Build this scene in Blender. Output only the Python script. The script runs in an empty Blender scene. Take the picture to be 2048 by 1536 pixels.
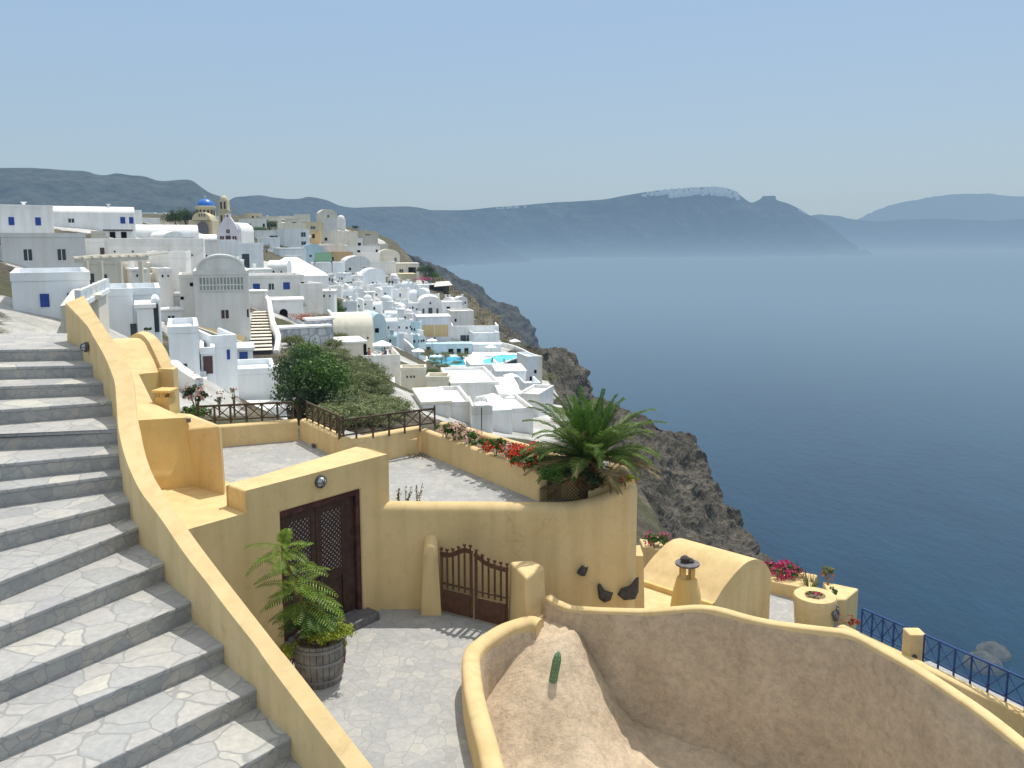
import bpy, bmesh, math, random
import numpy as np
from mathutils import Vector, Matrix, noise
from mathutils.bvhtree import BVHTree
R = math.radians
random.seed(7)
sc = bpy.context.scene
COL = sc.collection
sc.view_settings.view_transform = 'Standard'; sc.view_settings.look = 'None'; sc.view_settings.exposure = 0

# ------------------------------------------------------------------ camera
F, CX, CY, YH = 1650.0, 1024.0, 690.0, 478.0
TH = math.atan((CY - YH) / F)
cam = bpy.data.cameras.new('camera')
camo = bpy.data.objects.new('camera', cam)
COL.objects.link(camo)
camo.rotation_euler = (math.pi / 2 - TH, 0, 0)
cam.sensor_width = 36.0
cam.lens = F / 2048 * 36
cam.shift_y = (CY - 768) / 2048
cam.clip_start = 0.1
cam.clip_end = 120000
sc.camera = camo

def ray(px, py):
    a = (px - CX) / F; b = -(py - CY) / F
    y = math.cos(TH) + b * math.sin(TH); z = -math.sin(TH) + b * math.cos(TH)
    return Vector((a / y, 1.0, z / y))
def Z(px, py, z):
    r = ray(px, py); return r * (z / r.z)
def D(px, py, d):
    return ray(px, py) * d

# ------------------------------------------------------------------ materials
SUN_EL, SUN_AZ = R(66), R(25)      # azimuth measured from +Y towards +X
HAZE = (0.245, 0.355, 0.485)
def new_mat(name):
    m = bpy.data.materials.new(name); m.use_nodes = True
    nt = m.node_tree; nt.nodes.clear()
    return m, nt
def N(nt, t, **kw):
    n = nt.nodes.new(t)
    for k, v in kw.items():
        if k.startswith('i_'):
            key = k[2:]
            key = int(key) if key.isdigit() else key.replace('_', ' ')
            n.inputs[key].default_value = v
        else: setattr(n, k, v)
    return n
def L(nt, a, b): nt.links.new(a, b)
def rgba(c): return (c[0], c[1], c[2], 1.0)
def ramp(nt, fac, stops):
    n = nt.nodes.new('ShaderNodeValToRGB')
    e = n.color_ramp.elements
    while len(e) > 1: e.remove(e[-1])
    e[0].position = stops[0][0]; e[0].color = rgba(stops[0][1])
    for p, c in stops[1:]:
        x = e.new(p); x.color = rgba(c)
    L(nt, fac, n.inputs[0]); return n.outputs[0]
def math_(nt, op, a, b=None):
    n = nt.nodes.new('ShaderNodeMath'); n.operation = op
    for i, v in enumerate((a, b)):
        if v is None: continue
        if isinstance(v, (int, float)): n.inputs[i].default_value = v
        else: L(nt, v, n.inputs[i])
    return n.outputs[0]
def mix(nt, fac, a, b, typ='MIX'):
    n = nt.nodes.new('ShaderNodeMix'); n.data_type = 'RGBA'; n.blend_type = typ
    for idx, v in ((0, fac), (6, a), (7, b)):
        if isinstance(v, (int, float)): n.inputs[idx].default_value = v
        elif isinstance(v, tuple): n.inputs[idx].default_value = rgba(v)
        else: L(nt, v, n.inputs[idx])
    return n.outputs[2]
def noise_(nt, scale, detail=4, rough=.55, vec=None, dist=0):
    n = N(nt, 'ShaderNodeTexNoise'); n.inputs['Scale'].default_value = scale
    n.inputs['Detail'].default_value = detail; n.inputs['Roughness'].default_value = rough
    n.inputs['Distortion'].default_value = dist
    if vec is None:
        g = N(nt, 'ShaderNodeNewGeometry'); vec = g.outputs['Position']
    L(nt, vec, n.inputs['Vector']); return n.outputs[0]
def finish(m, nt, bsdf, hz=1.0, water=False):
    """painted haze: glow mixed into the surface, growing with distance and near the water"""
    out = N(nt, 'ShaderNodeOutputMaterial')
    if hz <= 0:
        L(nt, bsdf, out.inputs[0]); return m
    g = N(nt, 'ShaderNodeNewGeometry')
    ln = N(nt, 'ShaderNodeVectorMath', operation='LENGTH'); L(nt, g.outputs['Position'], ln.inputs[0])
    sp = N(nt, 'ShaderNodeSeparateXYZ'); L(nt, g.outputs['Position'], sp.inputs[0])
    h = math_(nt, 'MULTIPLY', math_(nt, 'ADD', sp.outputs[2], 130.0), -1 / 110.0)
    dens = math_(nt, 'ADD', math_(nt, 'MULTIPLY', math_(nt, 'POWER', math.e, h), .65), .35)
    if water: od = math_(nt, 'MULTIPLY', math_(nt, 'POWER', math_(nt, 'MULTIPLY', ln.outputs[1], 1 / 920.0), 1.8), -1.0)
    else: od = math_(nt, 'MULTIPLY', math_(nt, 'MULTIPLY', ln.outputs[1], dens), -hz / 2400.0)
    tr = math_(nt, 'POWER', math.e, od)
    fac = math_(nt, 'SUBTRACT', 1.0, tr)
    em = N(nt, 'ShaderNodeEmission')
    # painted haze colour: surface glows misty low over the water, paler farther off
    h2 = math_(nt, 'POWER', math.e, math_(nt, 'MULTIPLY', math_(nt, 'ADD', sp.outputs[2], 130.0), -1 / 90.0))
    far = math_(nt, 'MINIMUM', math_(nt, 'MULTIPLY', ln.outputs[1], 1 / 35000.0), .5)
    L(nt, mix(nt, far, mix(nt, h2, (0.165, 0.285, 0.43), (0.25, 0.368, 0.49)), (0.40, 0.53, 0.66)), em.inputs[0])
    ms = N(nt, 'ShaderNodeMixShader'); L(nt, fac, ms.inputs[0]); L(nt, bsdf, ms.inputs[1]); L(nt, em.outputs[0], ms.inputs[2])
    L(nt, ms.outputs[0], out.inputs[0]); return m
def bsdf(nt, color, rough=.8, spec=.3, bump=None, bs=.3, bd=.02, metal=0):
    b = N(nt, 'ShaderNodeBsdfPrincipled')
    if isinstance(color, tuple): b.inputs['Base Color'].default_value = rgba(color)
    else: L(nt, color, b.inputs['Base Color'])
    b.inputs['Roughness'].default_value = rough
    b.inputs['Specular IOR Level'].default_value = spec
    b.inputs['Metallic'].default_value = metal
    if bump is not None:
        bp = N(nt, 'ShaderNodeBump'); bp.inputs['Strength'].default_value = bs; bp.inputs['Distance'].default_value = bd
        L(nt, bump, bp.inputs['Height']); L(nt, bp.outputs[0], b.inputs['Normal'])
    return b
def sub_(nt, c, f):  # multiply colour by value socket
    n = nt.nodes.new('ShaderNodeMix'); n.data_type = 'RGBA'; n.blend_type = 'MULTIPLY'
    n.inputs[0].default_value = 1.0
    if isinstance(c, tuple): n.inputs[6].default_value = rgba(c)
    else: L(nt, c, n.inputs[6])
    L(nt, f, n.inputs[7]); return n.outputs[2]

def plaster(name, col, scale=1.0, var=.10, crack=0, rnd=.0, stain=(.75, .68, .55), stain_amt=.35, bump=.25, hz=1.0, bd=.012):
    m, nt = new_mat(name)
    n1 = noise_(nt, 1.3 * scale, 5, .6)
    c = ramp(nt, n1, [(.30, tuple(x * (1 - var) for x in col)), (.55, col), (.8, tuple(min(1, x * (1 + var * .45)) for x in col))])
    n2 = noise_(nt, .9 * scale, 6, .7, dist=.6)
    st = ramp(nt, n2, [(.56, (1, 1, 1)), (.78, tuple(1 - (1 - s) * stain_amt * 2 for s in stain))])
    c = mix(nt, 1.0, c, st, 'MULTIPLY')
    # rain streaks, running down the walls
    g = N(nt, 'ShaderNodeNewGeometry'); mp = N(nt, 'ShaderNodeMapping'); mp.inputs['Scale'].default_value = (5, 5, .5)
    L(nt, g.outputs['Position'], mp.inputs[0])
    ns = noise_(nt, 1.0 * scale, 3, .5, mp.outputs[0])
    c = mix(nt, 1.0, c, ramp(nt, ns, [(.42, (1, 1, 1)), (.75, (.88, .86, .82))]), 'MULTIPLY')
    if crack:
        w = N(nt, 'ShaderNodeTexNoise'); w.inputs['Scale'].default_value = 3; w.inputs['Detail'].default_value = 5
        g2 = N(nt, 'ShaderNodeNewGeometry'); L(nt, g2.outputs['Position'], w.inputs['Vector'])
        ad = N(nt, 'ShaderNodeVectorMath', operation='MULTIPLY_ADD'); L(nt, w.outputs['Color'], ad.inputs[0]); ad.inputs[1].default_value = (.5, .5, .5); L(nt, g2.outputs['Position'], ad.inputs[2])
        v2 = N(nt, 'ShaderNodeTexVoronoi', feature='DISTANCE_TO_EDGE'); v2.inputs['Scale'].default_value = .9; L(nt, ad.outputs[0], v2.inputs['Vector'])
        ck = ramp(nt, v2.outputs['Distance'], [(0, (1 - crack, 1 - crack, 1 - crack)), (.007, (1, 1, 1))])
        c = mix(nt, ramp(nt, noise_(nt, .8, 2), [(.50, (0, 0, 0)), (.58, (1, 1, 1))]), c, mix(nt, 1.0, c, ck, 'MULTIPLY'))
        n5 = noise_(nt, .45, 3, .5)
        c = mix(nt, 1.0, c, ramp(nt, n5, [(.35, (.93, .925, .91)), (.65, (1.03, 1.03, 1.04))]), 'MULTIPLY')
        n6 = noise_(nt, 7, 6, .75)
        c = mix(nt, 1.0, c, ramp(nt, n6, [(.30, (.90, .89, .87)), (.48, (1, 1, 1))]), 'MULTIPLY')
    if rnd:
        oi = N(nt, 'ShaderNodeObjectInfo')
        c = mix(nt, 1.0, c, ramp(nt, oi.outputs['Random'], [(0, (1 - rnd, 1 - rnd, 1 - rnd * .9)), (.5, (1 - rnd * .3, 1 - rnd * .3, 1 - rnd * .4)), (1, (1, 1, 1))]), 'MULTIPLY')
    b = bsdf(nt, c, .85, .25, noise_(nt, 22 * scale, 4, .6), bump, bd)
    return finish(m, nt, b.outputs[0], hz)
def simple(name, col, rough=.7, spec=.3, var=.12, scale=8, bump=.2, bd=.01, metal=0, hz=1.0):
    m, nt = new_mat(name)
    n1 = noise_(nt, scale, 4)
    c = ramp(nt, n1, [(.3, tuple(x * (1 - var) for x in col)), (.7, tuple(min(1, x * (1 + var)) for x in col))])
    b = bsdf(nt, c, rough, spec, noise_(nt, scale * 3, 3), bump, bd, metal)
    return finish(m, nt, b.outputs[0], hz)
def leafmat(name, c0, c1, trans=.25, rough=.5):
    m, nt = new_mat(name)
    g = N(nt, 'ShaderNodeNewGeometry')
    c = ramp(nt, g.outputs['Random Per Island'], [(0, c0), (1, c1)])
    c = mix(nt, 1.0, c, ramp(nt, noise_(nt, 2.2, 2), [(.3, (.62, .62, .62)), (.7, (1.15, 1.15, 1.15))]), 'MULTIPLY')
    b = bsdf(nt, c, rough, .3)
    t = N(nt, 'ShaderNodeBsdfTranslucent'); L(nt, c, t.inputs[0])
    ms = N(nt, 'ShaderNodeMixShader'); ms.inputs[0].default_value = trans
    L(nt, b.outputs[0], ms.inputs[1]); L(nt, t.outputs[0], ms.inputs[2])
    return finish(m, nt, ms.outputs[0])
def paving(name, scale, cols, mortar=(.22, .215, .20), mw=.05, side=None):
    m, nt = new_mat(name)
    g = N(nt, 'ShaderNodeNewGeometry')
    # warp coordinates so that the slabs are irregular
    w = N(nt, 'ShaderNodeTexNoise'); w.inputs['Scale'].default_value = 2.2; w.inputs['Detail'].default_value = 2
    L(nt, g.outputs['Position'], w.inputs['Vector'])
    ad = N(nt, 'ShaderNodeVectorMath', operation='MULTIPLY_ADD'); L(nt, w.outputs['Color'], ad.inputs[0]); ad.inputs[1].default_value = (.22, .22, .22); L(nt, g.outputs['Position'], ad.inputs[2])
    v1 = N(nt, 'ShaderNodeTexVoronoi', feature='F1'); v1.inputs['Scale'].default_value = scale
    v2 = N(nt, 'ShaderNodeTexVoronoi', feature='DISTANCE_TO_EDGE'); v2.inputs['Scale'].default_value = scale
    L(nt, ad.outputs[0], v1.inputs['Vector']); L(nt, ad.outputs[0], v2.inputs['Vector'])
    sp = N(nt, 'ShaderNodeSeparateColor'); L(nt, v1.outputs['Color'], sp.inputs[0])
    k = len(cols)
    c = ramp(nt, sp.outputs[0], [(i / (k - 1), cc) for i, cc in enumerate(cols)])
    c = mix(nt, 1.0, c, ramp(nt, noise_(nt, 14, 6, .65), [(.3, (.82, .82, .83)), (.7, (1.08, 1.07, 1.05))]), 'MULTIPLY')
    c = mix(nt, 1.0, c, ramp(nt, noise_(nt, 1.1, 4), [(.3, (.85, .85, .86)), (.65, (1.03, 1.02, 1.0))]), 'MULTIPLY')
    mk = ramp(nt, v2.outputs['Distance'], [(mw * .35, (1, 1, 1)), (mw, (0, 0, 0))])
    c = mix(nt, mk, c, mortar)
    hgt = math_(nt, 'ADD', math_(nt, 'MULTIPLY', mk, -.6), math_(nt, 'MULTIPLY', noise_(nt, 30, 4), .4))
    b = bsdf(nt, c, .7, .35, hgt, .5, .012)
    return finish(m, nt, b.outputs[0])
def rockmat(name, cols, scale=.05, strata=0, bd=1.5, fine=1.0, green=0.0, hz=1.0, bump=.9):
    m, nt = new_mat(name)
    g = N(nt, 'ShaderNodeNewGeometry'); mp = N(nt, 'ShaderNodeMapping')
    mp.inputs['Scale'].default_value = (1, 1, 1 + strata); L(nt, g.outputs['Position'], mp.inputs[0])
    n1 = noise_(nt, scale, 10, .72, mp.outputs[0], .5)
    k = len(cols)
    c = ramp(nt, n1, [(.30 + .42 * i / (k - 1), cc) for i, cc in enumerate(cols)])
    n2 = noise_(nt, scale * 9 * fine, 6, .75)
    c = mix(nt, 1.0, c, ramp(nt, n2, [(.38, (.42, .42, .44)), (.52, (.95, .95, .95)), (.66, (1.45, 1.4, 1.3))]), 'MULTIPLY')
    if green:
        n3 = noise_(nt, scale * 14, 5, .7)
        c = mix(nt, ramp(nt, n3, [(.50, (0, 0, 0)), (.62, (green, green, green))]), c, (.10, .115, .05))
    hgt = math_(nt, 'ADD', n1, math_(nt, 'MULTIPLY', n2, .35))
    b = bsdf(nt, c, .9, .15, hgt, bump, bd)
    return finish(m, nt, b.outputs[0], hz)

M = {}
YEL = (.71, .535, .28)
M['yellow'] = plaster('yellow plaster', YEL, .9, .07, crack=.2, stain=(.86, .78, .62), stain_amt=.30)
M['orange'] = plaster('deep yellow plaster', (.69, .49, .20), .9, .07, stain=(.86, .78, .62), stain_amt=.3)
M['brownwall'] = None
M['white'] = plaster('whitewash', (.90, .90, .90), .35, .05, 0, .08, (.78, .78, .76), .25, .3)
M['bluewhite'] = plaster('bluish whitewash', (.84, .875, .91), .35, .05, 0, .06, (.78, .80, .82), .3, .3)
M['greywhite'] = plaster('grey whitewash', (.84, .83, .81), .35, .07, 0, .10, (.72, .70, .66), .45, .35)
M['cream'] = plaster('cream plaster', (.80, .75, .64), .35, .08, 0, .12, (.75, .70, .6), .4, .3)
M['tan'] = plaster('tan plaster', (.66, .57, .39), .35, .08, 0, .08, (.8, .72, .6), .4, .3)
M['teal'] = plaster('pale blue plaster', (.50, .66, .74), .35, .06, 0, .05, (.8, .82, .84), .3, .3)
M['pinkish'] = plaster('pale lilac plaster', (.74, .71, .76), .35, .06, 0, .05, (.8, .8, .84), .3, .3)
M['ochre'] = plaster('ochre plaster', (.66, .47, .24), .35, .08, 0, .05, (.8, .72, .6), .4, .3)
M['stonewall'] = paving('whitewashed rubble', 1.3, [(.40, .44, .50), (.58, .60, .63), (.50, .53, .58), (.66, .67, .68)], (.30, .32, .36), .12)
M['paving'] = paving('crazy paving', 4.4, [(.34, .345, .35), (.41, .41, .405), (.37, .375, .38), (.45, .44, .42), (.36, .365, .375)], (.31, .31, .305), .03)
M['steps'] = paving('stair slabs', 2.7, [(.35, .355, .36), (.45, .44, .42), (.39, .39, .40), (.52, .505, .46), (.37, .38, .39)], (.29, .29, .285), .03)
M['riser'] = paving('stair risers', 6.0, [(.33, .335, .33), (.41, .41, .39), (.46, .43, .39), (.36, .365, .36)], (.30, .30, .30), .03)
M['blockstone'] = simple('dark basalt block', (.075, .066, .064), .9, .2, .3, 12, .6, .03)
M['wood'] = simple('dark brown door wood', (.055, .030, .022), .6, .3, .35, 9, .35, .01)
M['woodframe'] = simple('worn purple brown timber', (.075, .030, .028), .75, .25, .5, 7, .6, .02)
M['black'] = simple('dark interior', (.008, .008, .008), .9, .1, .1)
M['gallery'] = simple('old pale window glass', (.34, .37, .35), .25, .5, .3, 1.5)
M['lining'] = simple('pale lining', (.85, .76, .74), .9, .1, .1)
M['rust'] = simple('rust brown painted iron', (.085, .036, .018), .55, .4, .3, 10, .3, .005)
M['fence'] = simple('weathered brown timber', (.095, .070, .045), .8, .2, .35, 10, .4, .01)
M['lattice'] = simple('olive brown lattice', (.22, .15, .06), .8, .2, .35, 10, .4, .01)
M['bluepaint'] = simple('deep blue paint', (.015, .055, .20), .5, .4, .2, 6)
M['shutter'] = simple('blue shutters', (.02, .06, .30), .5, .4, .2, 6)
M['brownpaint'] = simple('dark brown shutters', (.09, .05, .05), .6, .3, .2, 6)
M['barrel'] = simple('weathered grey oak', (.20, .185, .17), .8, .2, .35, 6, .5, .01)
M['hoop'] = simple('iron hoop', (.22, .22, .22), .5, .4, .2, 6, metal=.5)
M['metal'] = simple('cast lamp metal', (.10, .10, .10), .45, .5, .3, 12, metal=.6)
M['glass'] = simple('lamp glass', (.45, .47, .48), .2, .5, .1, 12)
M['window'] = simple('window glass', (.035, .045, .055), .15, .6, .2, 3)
M['domeblue'] = simple('glossy blue dome paint', (.015, .16, .58), .35, .5, .1, 1)
M['cloth'] = simple('white canvas', (.82, .82, .80), .8, .2, .06, 2)
M['beige'] = simple('beige canvas', (.60, .52, .36), .8, .2, .06, 2)
M['slate'] = simple('slate cap', (.14, .13, .14), .7, .3, .3, 12, .5, .01)
M['soil'] = simple('dry earth', (.20, .15, .10), .95, .1, .35, 5, .8, .05)
M['darkpool'] = simple('dark pool wall', (.05, .06, .07), .7, .3, .3, 2)
M['cane'] = simple('cane roof', (.26, .21, .13), .9, .1, .35, 9, .7, .03)
M['skin'] = simple('skin', (.42, .24, .16), .6, .3, .05)
M['hair'] = simple('dark hair', (.03, .02, .015), .6, .3, .1)
M['redcloth'] = simple('red cloth', (.45, .05, .05), .8, .2, .1)
M['bluecloth'] = simple('blue cloth', (.05, .10, .30), .8, .2, .1)
M['g_fern'] = leafmat('bright fern green', (.10, .20, .02), (.26, .36, .04), .4)
M['g_sedum'] = leafmat('yellow green groundcover', (.24, .32, .03), (.50, .54, .08), .35)
M['g_dark'] = leafmat('dark green leaves', (.025, .055, .02), (.07, .12, .04))
M['g_mid'] = leafmat('mid green leaves', (.04, .11, .015), (.10, .20, .03), .3)
M['g_olive'] = leafmat('grey olive leaves', (.13, .16, .055), (.25, .28, .11))
M['g_palm'] = leafmat('palm green', (.06, .14, .02), (.22, .30, .08), .35)
M['g_palmlight'] = leafmat('young palm green', (.06, .16, .02), (.16, .28, .05), .35)
M['g_palmdry'] = leafmat('dry palm leaves', (.20, .17, .07), (.38, .29, .15), .25)
M['g_brown'] = leafmat('dry brown leaves', (.14, .09, .03), (.28, .20, .07))
M['f_red'] = leafmat('red petals', (.60, .02, .01), (.85, .08, .03))
M['f_pink'] = leafmat('pink petals', (.65, .32, .28), (.80, .55, .45))
M['f_magenta'] = leafmat('magenta petals', (.45, .02, .10), (.65, .06, .22))
M['f_orange'] = leafmat('rust orange petals', (.35, .08, .03), (.55, .16, .06))
M['stem'] = simple('plant stem', (.16, .10, .05), .8, .2, .3, 12)
M['trunk'] = simple('palm trunk', (.13, .09, .05), .9, .1, .4, 12, .9, .03)
M['cactus'] = simple('cactus green', (.13, .24, .12), .5, .4, .2, 12)

def mat_brown():
    m, nt = new_mat('rough brown render')
    n1 = noise_(nt, .9, 7, .65, dist=.8)
    c = ramp(nt, n1, [(.25, (.50, .385, .27)), (.5, (.62, .49, .35)), (.7, (.70, .56, .41)), (.84, (.82, .69, .52))])
    n2 = noise_(nt, 9, 8, .75)
    c = mix(nt, 1.0, c, ramp(nt, n2, [(.3, (.70, .70, .72)), (.6, (1.05, 1.05, 1.05))]), 'MULTIPLY')
    b = bsdf(nt, c, .95, .15, n2, .8, .05)
    return finish(m, nt, b.outputs[0])
M['brownwall'] = mat_brown()

# ------------------------------------------------------------------ objects
def tag(o, label=None, cat=None, group=None, kind=None):
    if label: o['label'] = label
    if cat: o['category'] = cat
    if group: o['group'] = group
    if kind: o['kind'] = kind
    return o
def thing(name, label, cat, loc=(0, 0, 0), rz=0, group=None):
    o = bpy.data.objects.new(name, None); COL.objects.link(o)
    o.empty_display_size = .3
    o.location = loc; o.rotation_euler = (0, 0, rz)
    return tag(o, label, cat, group)
def kids(o): return [c for c in bpy.data.objects if c.parent == o]
KID = {}
def copy_tree(o, parent=None):
    c = o.copy(); COL.objects.link(c)
    if parent is not None: c.parent = parent; KID.setdefault(parent.name, []).append(c)
    for ch in list(KID.get(o.name, [])): copy_tree(ch, c)
    return c
class MB:
    def __init__(s): s.v = []; s.f = []; s.mi = []; s.cur = 0
    def quad(s, pts):
        n = len(s.v); s.v += [tuple(p) for p in pts]; s.f.append(tuple(range(n, n + len(pts)))); s.mi.append(s.cur)
    def raw(s, vs, fs):
        n = len(s.v); s.v += [tuple(p) for p in vs]
        for f in fs: s.f.append(tuple(i + n for i in f)); s.mi.append(s.cur)
    def box(s, x0, x1, y0, y1, z0, z1, top=None, m=None):
        """box, optionally tapering to a smaller top; m: 4x4 matrix"""
        t = top or 0
        vs = [(x0, y0, z0), (x1, y0, z0), (x1, y1, z0), (x0, y1, z0),
              (x0 + t, y0 + t, z1), (x1 - t, y0 + t, z1), (x1 - t, y1 - t, z1), (x0 + t, y1 - t, z1)]
        if m is not None: vs = [tuple(m @ Vector(v)) for v in vs]
        s.raw(vs, [(0, 3, 2, 1), (4, 5, 6, 7), (0, 1, 5, 4), (1, 2, 6, 5), (2, 3, 7, 6), (3, 0, 4, 7)])
    def slab(s, top, zb, flare=0):
        """top: list of 3D points counter-clockwise seen from above; walls go down to zb"""
        n = len(top); cx = sum(p[0] for p in top) / n; cy = sum(p[1] for p in top) / n
        a = sum(top[i][0] * top[(i + 1) % n][1] - top[(i + 1) % n][0] * top[i][1] for i in range(n))
        if a < 0: top = list(reversed(top))
        vs = [tuple(p) for p in top] + [(p[0] + (p[0] - cx) * flare, p[1] + (p[1] - cy) * flare, zb if not callable(zb) else zb(p)) for p in top]
        fs = [tuple(range(n)), tuple(range(2 * n - 1, n - 1, -1))]
        for i in range(n):
            j = (i + 1) % n; fs.append((i, i + n, j + n, j))
        s.raw(vs, fs)
    def bar(s, a, b, w, h=None, up=(0, 0, 1)):
        a = Vector(a); b = Vector(b); h = h or w
        d = (b - a)
        if d.length < 1e-6: return
        d.normalize(); u = Vector(up)
        if abs(d.dot(u)) > .98: u = Vector((1, 0, 0))
        r = d.cross(u).normalized(); u = r.cross(d)
        vs = []
        for p in (a, b):
            for i, j in ((-1, -1), (1, -1), (1, 1), (-1, 1)): vs.append(p + r * (w / 2 * i) + u * (h / 2 * j))
        s.raw(vs, [(0, 1, 2, 3), (7, 6, 5, 4), (0, 4, 5, 1), (1, 5, 6, 2), (2, 6, 7, 3), (3, 7, 4, 0)])
    def tube(s, pts, rad, n=8, cap=True):
        pts = [Vector(p) for p in pts]; rs = rad if isinstance(rad, (list, tuple)) else [rad] * len(pts)
        vs = []; fs = []
        for k, p in enumerate(pts):
            d = (pts[min(k + 1, len(pts) - 1)] - pts[max(k - 1, 0)]).normalized()
            u = Vector((0, 0, 1)) if abs(d.z) < .95 else Vector((1, 0, 0))
            r = d.cross(u).normalized(); u = r.cross(d)
            for i in range(n):
                t = 2 * math.pi * i / n; vs.append(p + (r * math.cos(t) + u * math.sin(t)) * rs[k])
        for k in range(len(pts) - 1):
            for i in range(n):
                j = (i + 1) % n; fs.append((k * n + i, (k + 1) * n + i, (k + 1) * n + j, k * n + j))
        if cap:
            fs.append(tuple(range(n))); fs.append(tuple(range(len(pts) * n - 1, (len(pts) - 1) * n - 1, -1)))
        s.raw(vs, fs)
    def lathe(s, prof, c=(0, 0, 0), n=24, a0=0, a1=2 * math.pi):
        """prof: list of (r, z)"""
        vs = []; fs = []; full = abs(a1 - a0 - 2 * math.pi) < 1e-6; m = n if full else n + 1
        for r, z in prof:
            for i in range(m):
                t = a0 + (a1 - a0) * i / n; vs.append((c[0] + r * math.cos(t), c[1] + r * math.sin(t), c[2] + z))
        for k in range(len(prof) - 1):
            for i in range(n):
                j = (i + 1) % m; fs.append((k * m + i, k * m + j, (k + 1) * m + j, (k + 1) * m + i))
        s.raw(vs, fs)
    def sweep(s, path, half, zb, rz=.0, seg=6, out=0.0, m=None):
        """wall along path [(x,y,ztop)], thickness 2*half, rounded top of height rz, bottom zb, batter out"""
        P = [Vector(p) for p in path]; vs = []; fs = []
        prof = []
        for i in range(seg + 1):
            t = math.pi * i / seg; prof.append((-math.cos(t) * half, math.sin(t) * rz - rz))
        prof = [(-half - out, None)] + prof + [(half + out, None)]
        k = len(prof)
        for i, p in enumerate(P):
            d = (P[min(i + 1, len(P) - 1)] - P[max(i - 1, 0)]); d.z = 0; d.normalize(); r = Vector((d.y, -d.x, 0))
            for o, z in prof:
                q = p + r * o
                q.z = (p.z + z) if z is not None else (zb(p) if callable(zb) else zb)
                vs.append(q)
        for i in range(len(P) - 1):
            for j in range(k - 1):
                fs.append((i * k + j, i * k + j + 1, (i + 1) * k + j + 1, (i + 1) * k + j))
        fs.append(tuple(range(k - 1, -1, -1))); fs.append(tuple(range((len(P) - 1) * k, len(P) * k)))
        s.raw(vs, fs)
    def build(s, name, mat, parent=None, smooth=False, bevel=0, seg=2, local=False, angle=35):
        me = bpy.data.meshes.new(name)
        if parent is not None and not local:
            root = parent; loc = Vector((0, 0, 0))
            while root.parent is not None: root = root.parent
            inv = Matrix.Rotation(-root.rotation_euler.z, 3, 'Z'); loc = Vector(root.location)
            vs = [tuple(inv @ (Vector(p) - loc)) for p in s.v]
        else: vs = s.v
        me.from_pydata(vs, [], s.f)
        mats = mat if isinstance(mat, (list, tuple)) else [mat]
        for mm in mats: me.materials.append(mm)
        if len(mats) > 1: me.polygons.foreach_set('material_index', s.mi)
        me.update()
        o = bpy.data.objects.new(name, me); COL.objects.link(o)
        if parent is not None: o.parent = parent; KID.setdefault(parent.name, []).append(o)
        if bevel or smooth:
            bm = bmesh.new(); bm.from_mesh(me); bmesh.ops.remove_doubles(bm, verts=bm.verts, dist=1e-4)
            bmesh.ops.recalc_face_normals(bm, faces=bm.faces) if bevel else None
            if smooth:
                for f in bm.faces: f.smooth = True
                for e in bm.edges:
                    if len(e.link_faces) == 2 and e.calc_face_angle(0) > R(angle): e.smooth = False
            bm.to_mesh(me); bm.free()
        if bevel:
            b = o.modifiers.new('bevel', 'BEVEL'); b.width = bevel; b.segments = seg; b.limit_method = 'ANGLE'; b.angle_limit = R(32)
        return o

def leaves(mb, c, rad, n, size, flat=.0, hollow=.5, top=False):
    """n little leaf quads spread through an ellipsoid shell"""
    c = Vector(c)
    for _ in range(n):
        while 1:
            d = Vector((random.gauss(0, 1), random.gauss(0, 1), random.gauss(0, 1)))
            if d.length > .01: break
        d.normalize()
        if top and d.z < -.2: d.z = -d.z
        r = hollow + (1 - hollow) * random.random() ** .6
        p = c + Vector((d.x * rad[0] * r, d.y * rad[1] * r, d.z * rad[2] * r))
        leaf(mb, p, (d + Vector((random.gauss(0, .5), random.gauss(0, .5), random.gauss(.3, .5)))).normalized(), size * random.uniform(.6, 1.3))
def leaf(mb, p, nrm, s, asp=.55):
    t = Vector((random.gauss(0, 1), random.gauss(0, 1), random.gauss(0, 1)))
    a = nrm.cross(t)
    if a.length < 1e-3: return
    a.normalize(); b = nrm.cross(a)
    mb.quad([p - a * s * .5, p + b * s * asp * .5, p + a * s * .5, p - b * s * asp * .5])
def clumps(mb, c, rad, k, n, cs, size, top=False):
    """k clumps of n leaves each"""
    c = Vector(c)
    for _ in range(k):
        d = Vector((random.gauss(0, 1), random.gauss(0, 1), random.gauss(0, 1))).normalized()
        if top and d.z < -.1: d.z = -d.z * .6
        r = random.uniform(.35, 1)
        p = c + Vector((d.x * rad[0] * r, d.y * rad[1] * r, d.z * rad[2] * r)); q = cs * random.uniform(.6, 1.3)
        leaves(mb, p, (q, q, q * .8), n, size, hollow=.3)
# ------------------------------------------------------------------ light
w = bpy.data.worlds.new('World'); sc.world = w; w.use_nodes = True
nt = w.node_tree; nt.nodes.clear()
sky = N(nt, 'ShaderNodeTexSky', sky_type='NISHITA', sun_disc=False)
sky.sun_elevation = SUN_EL; sky.sun_rotation = SUN_AZ; sky.altitude = 0; sky.air_density = 1.0; sky.dust_density = 2.2; sky.ozone_density = 1.0
bg = N(nt, 'ShaderNodeBackground')
tc = N(nt, 'ShaderNodeTexCoord'); sp = N(nt, 'ShaderNodeSeparateXYZ'); L(nt, tc.outputs['Generated'], sp.inputs[0])
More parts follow.
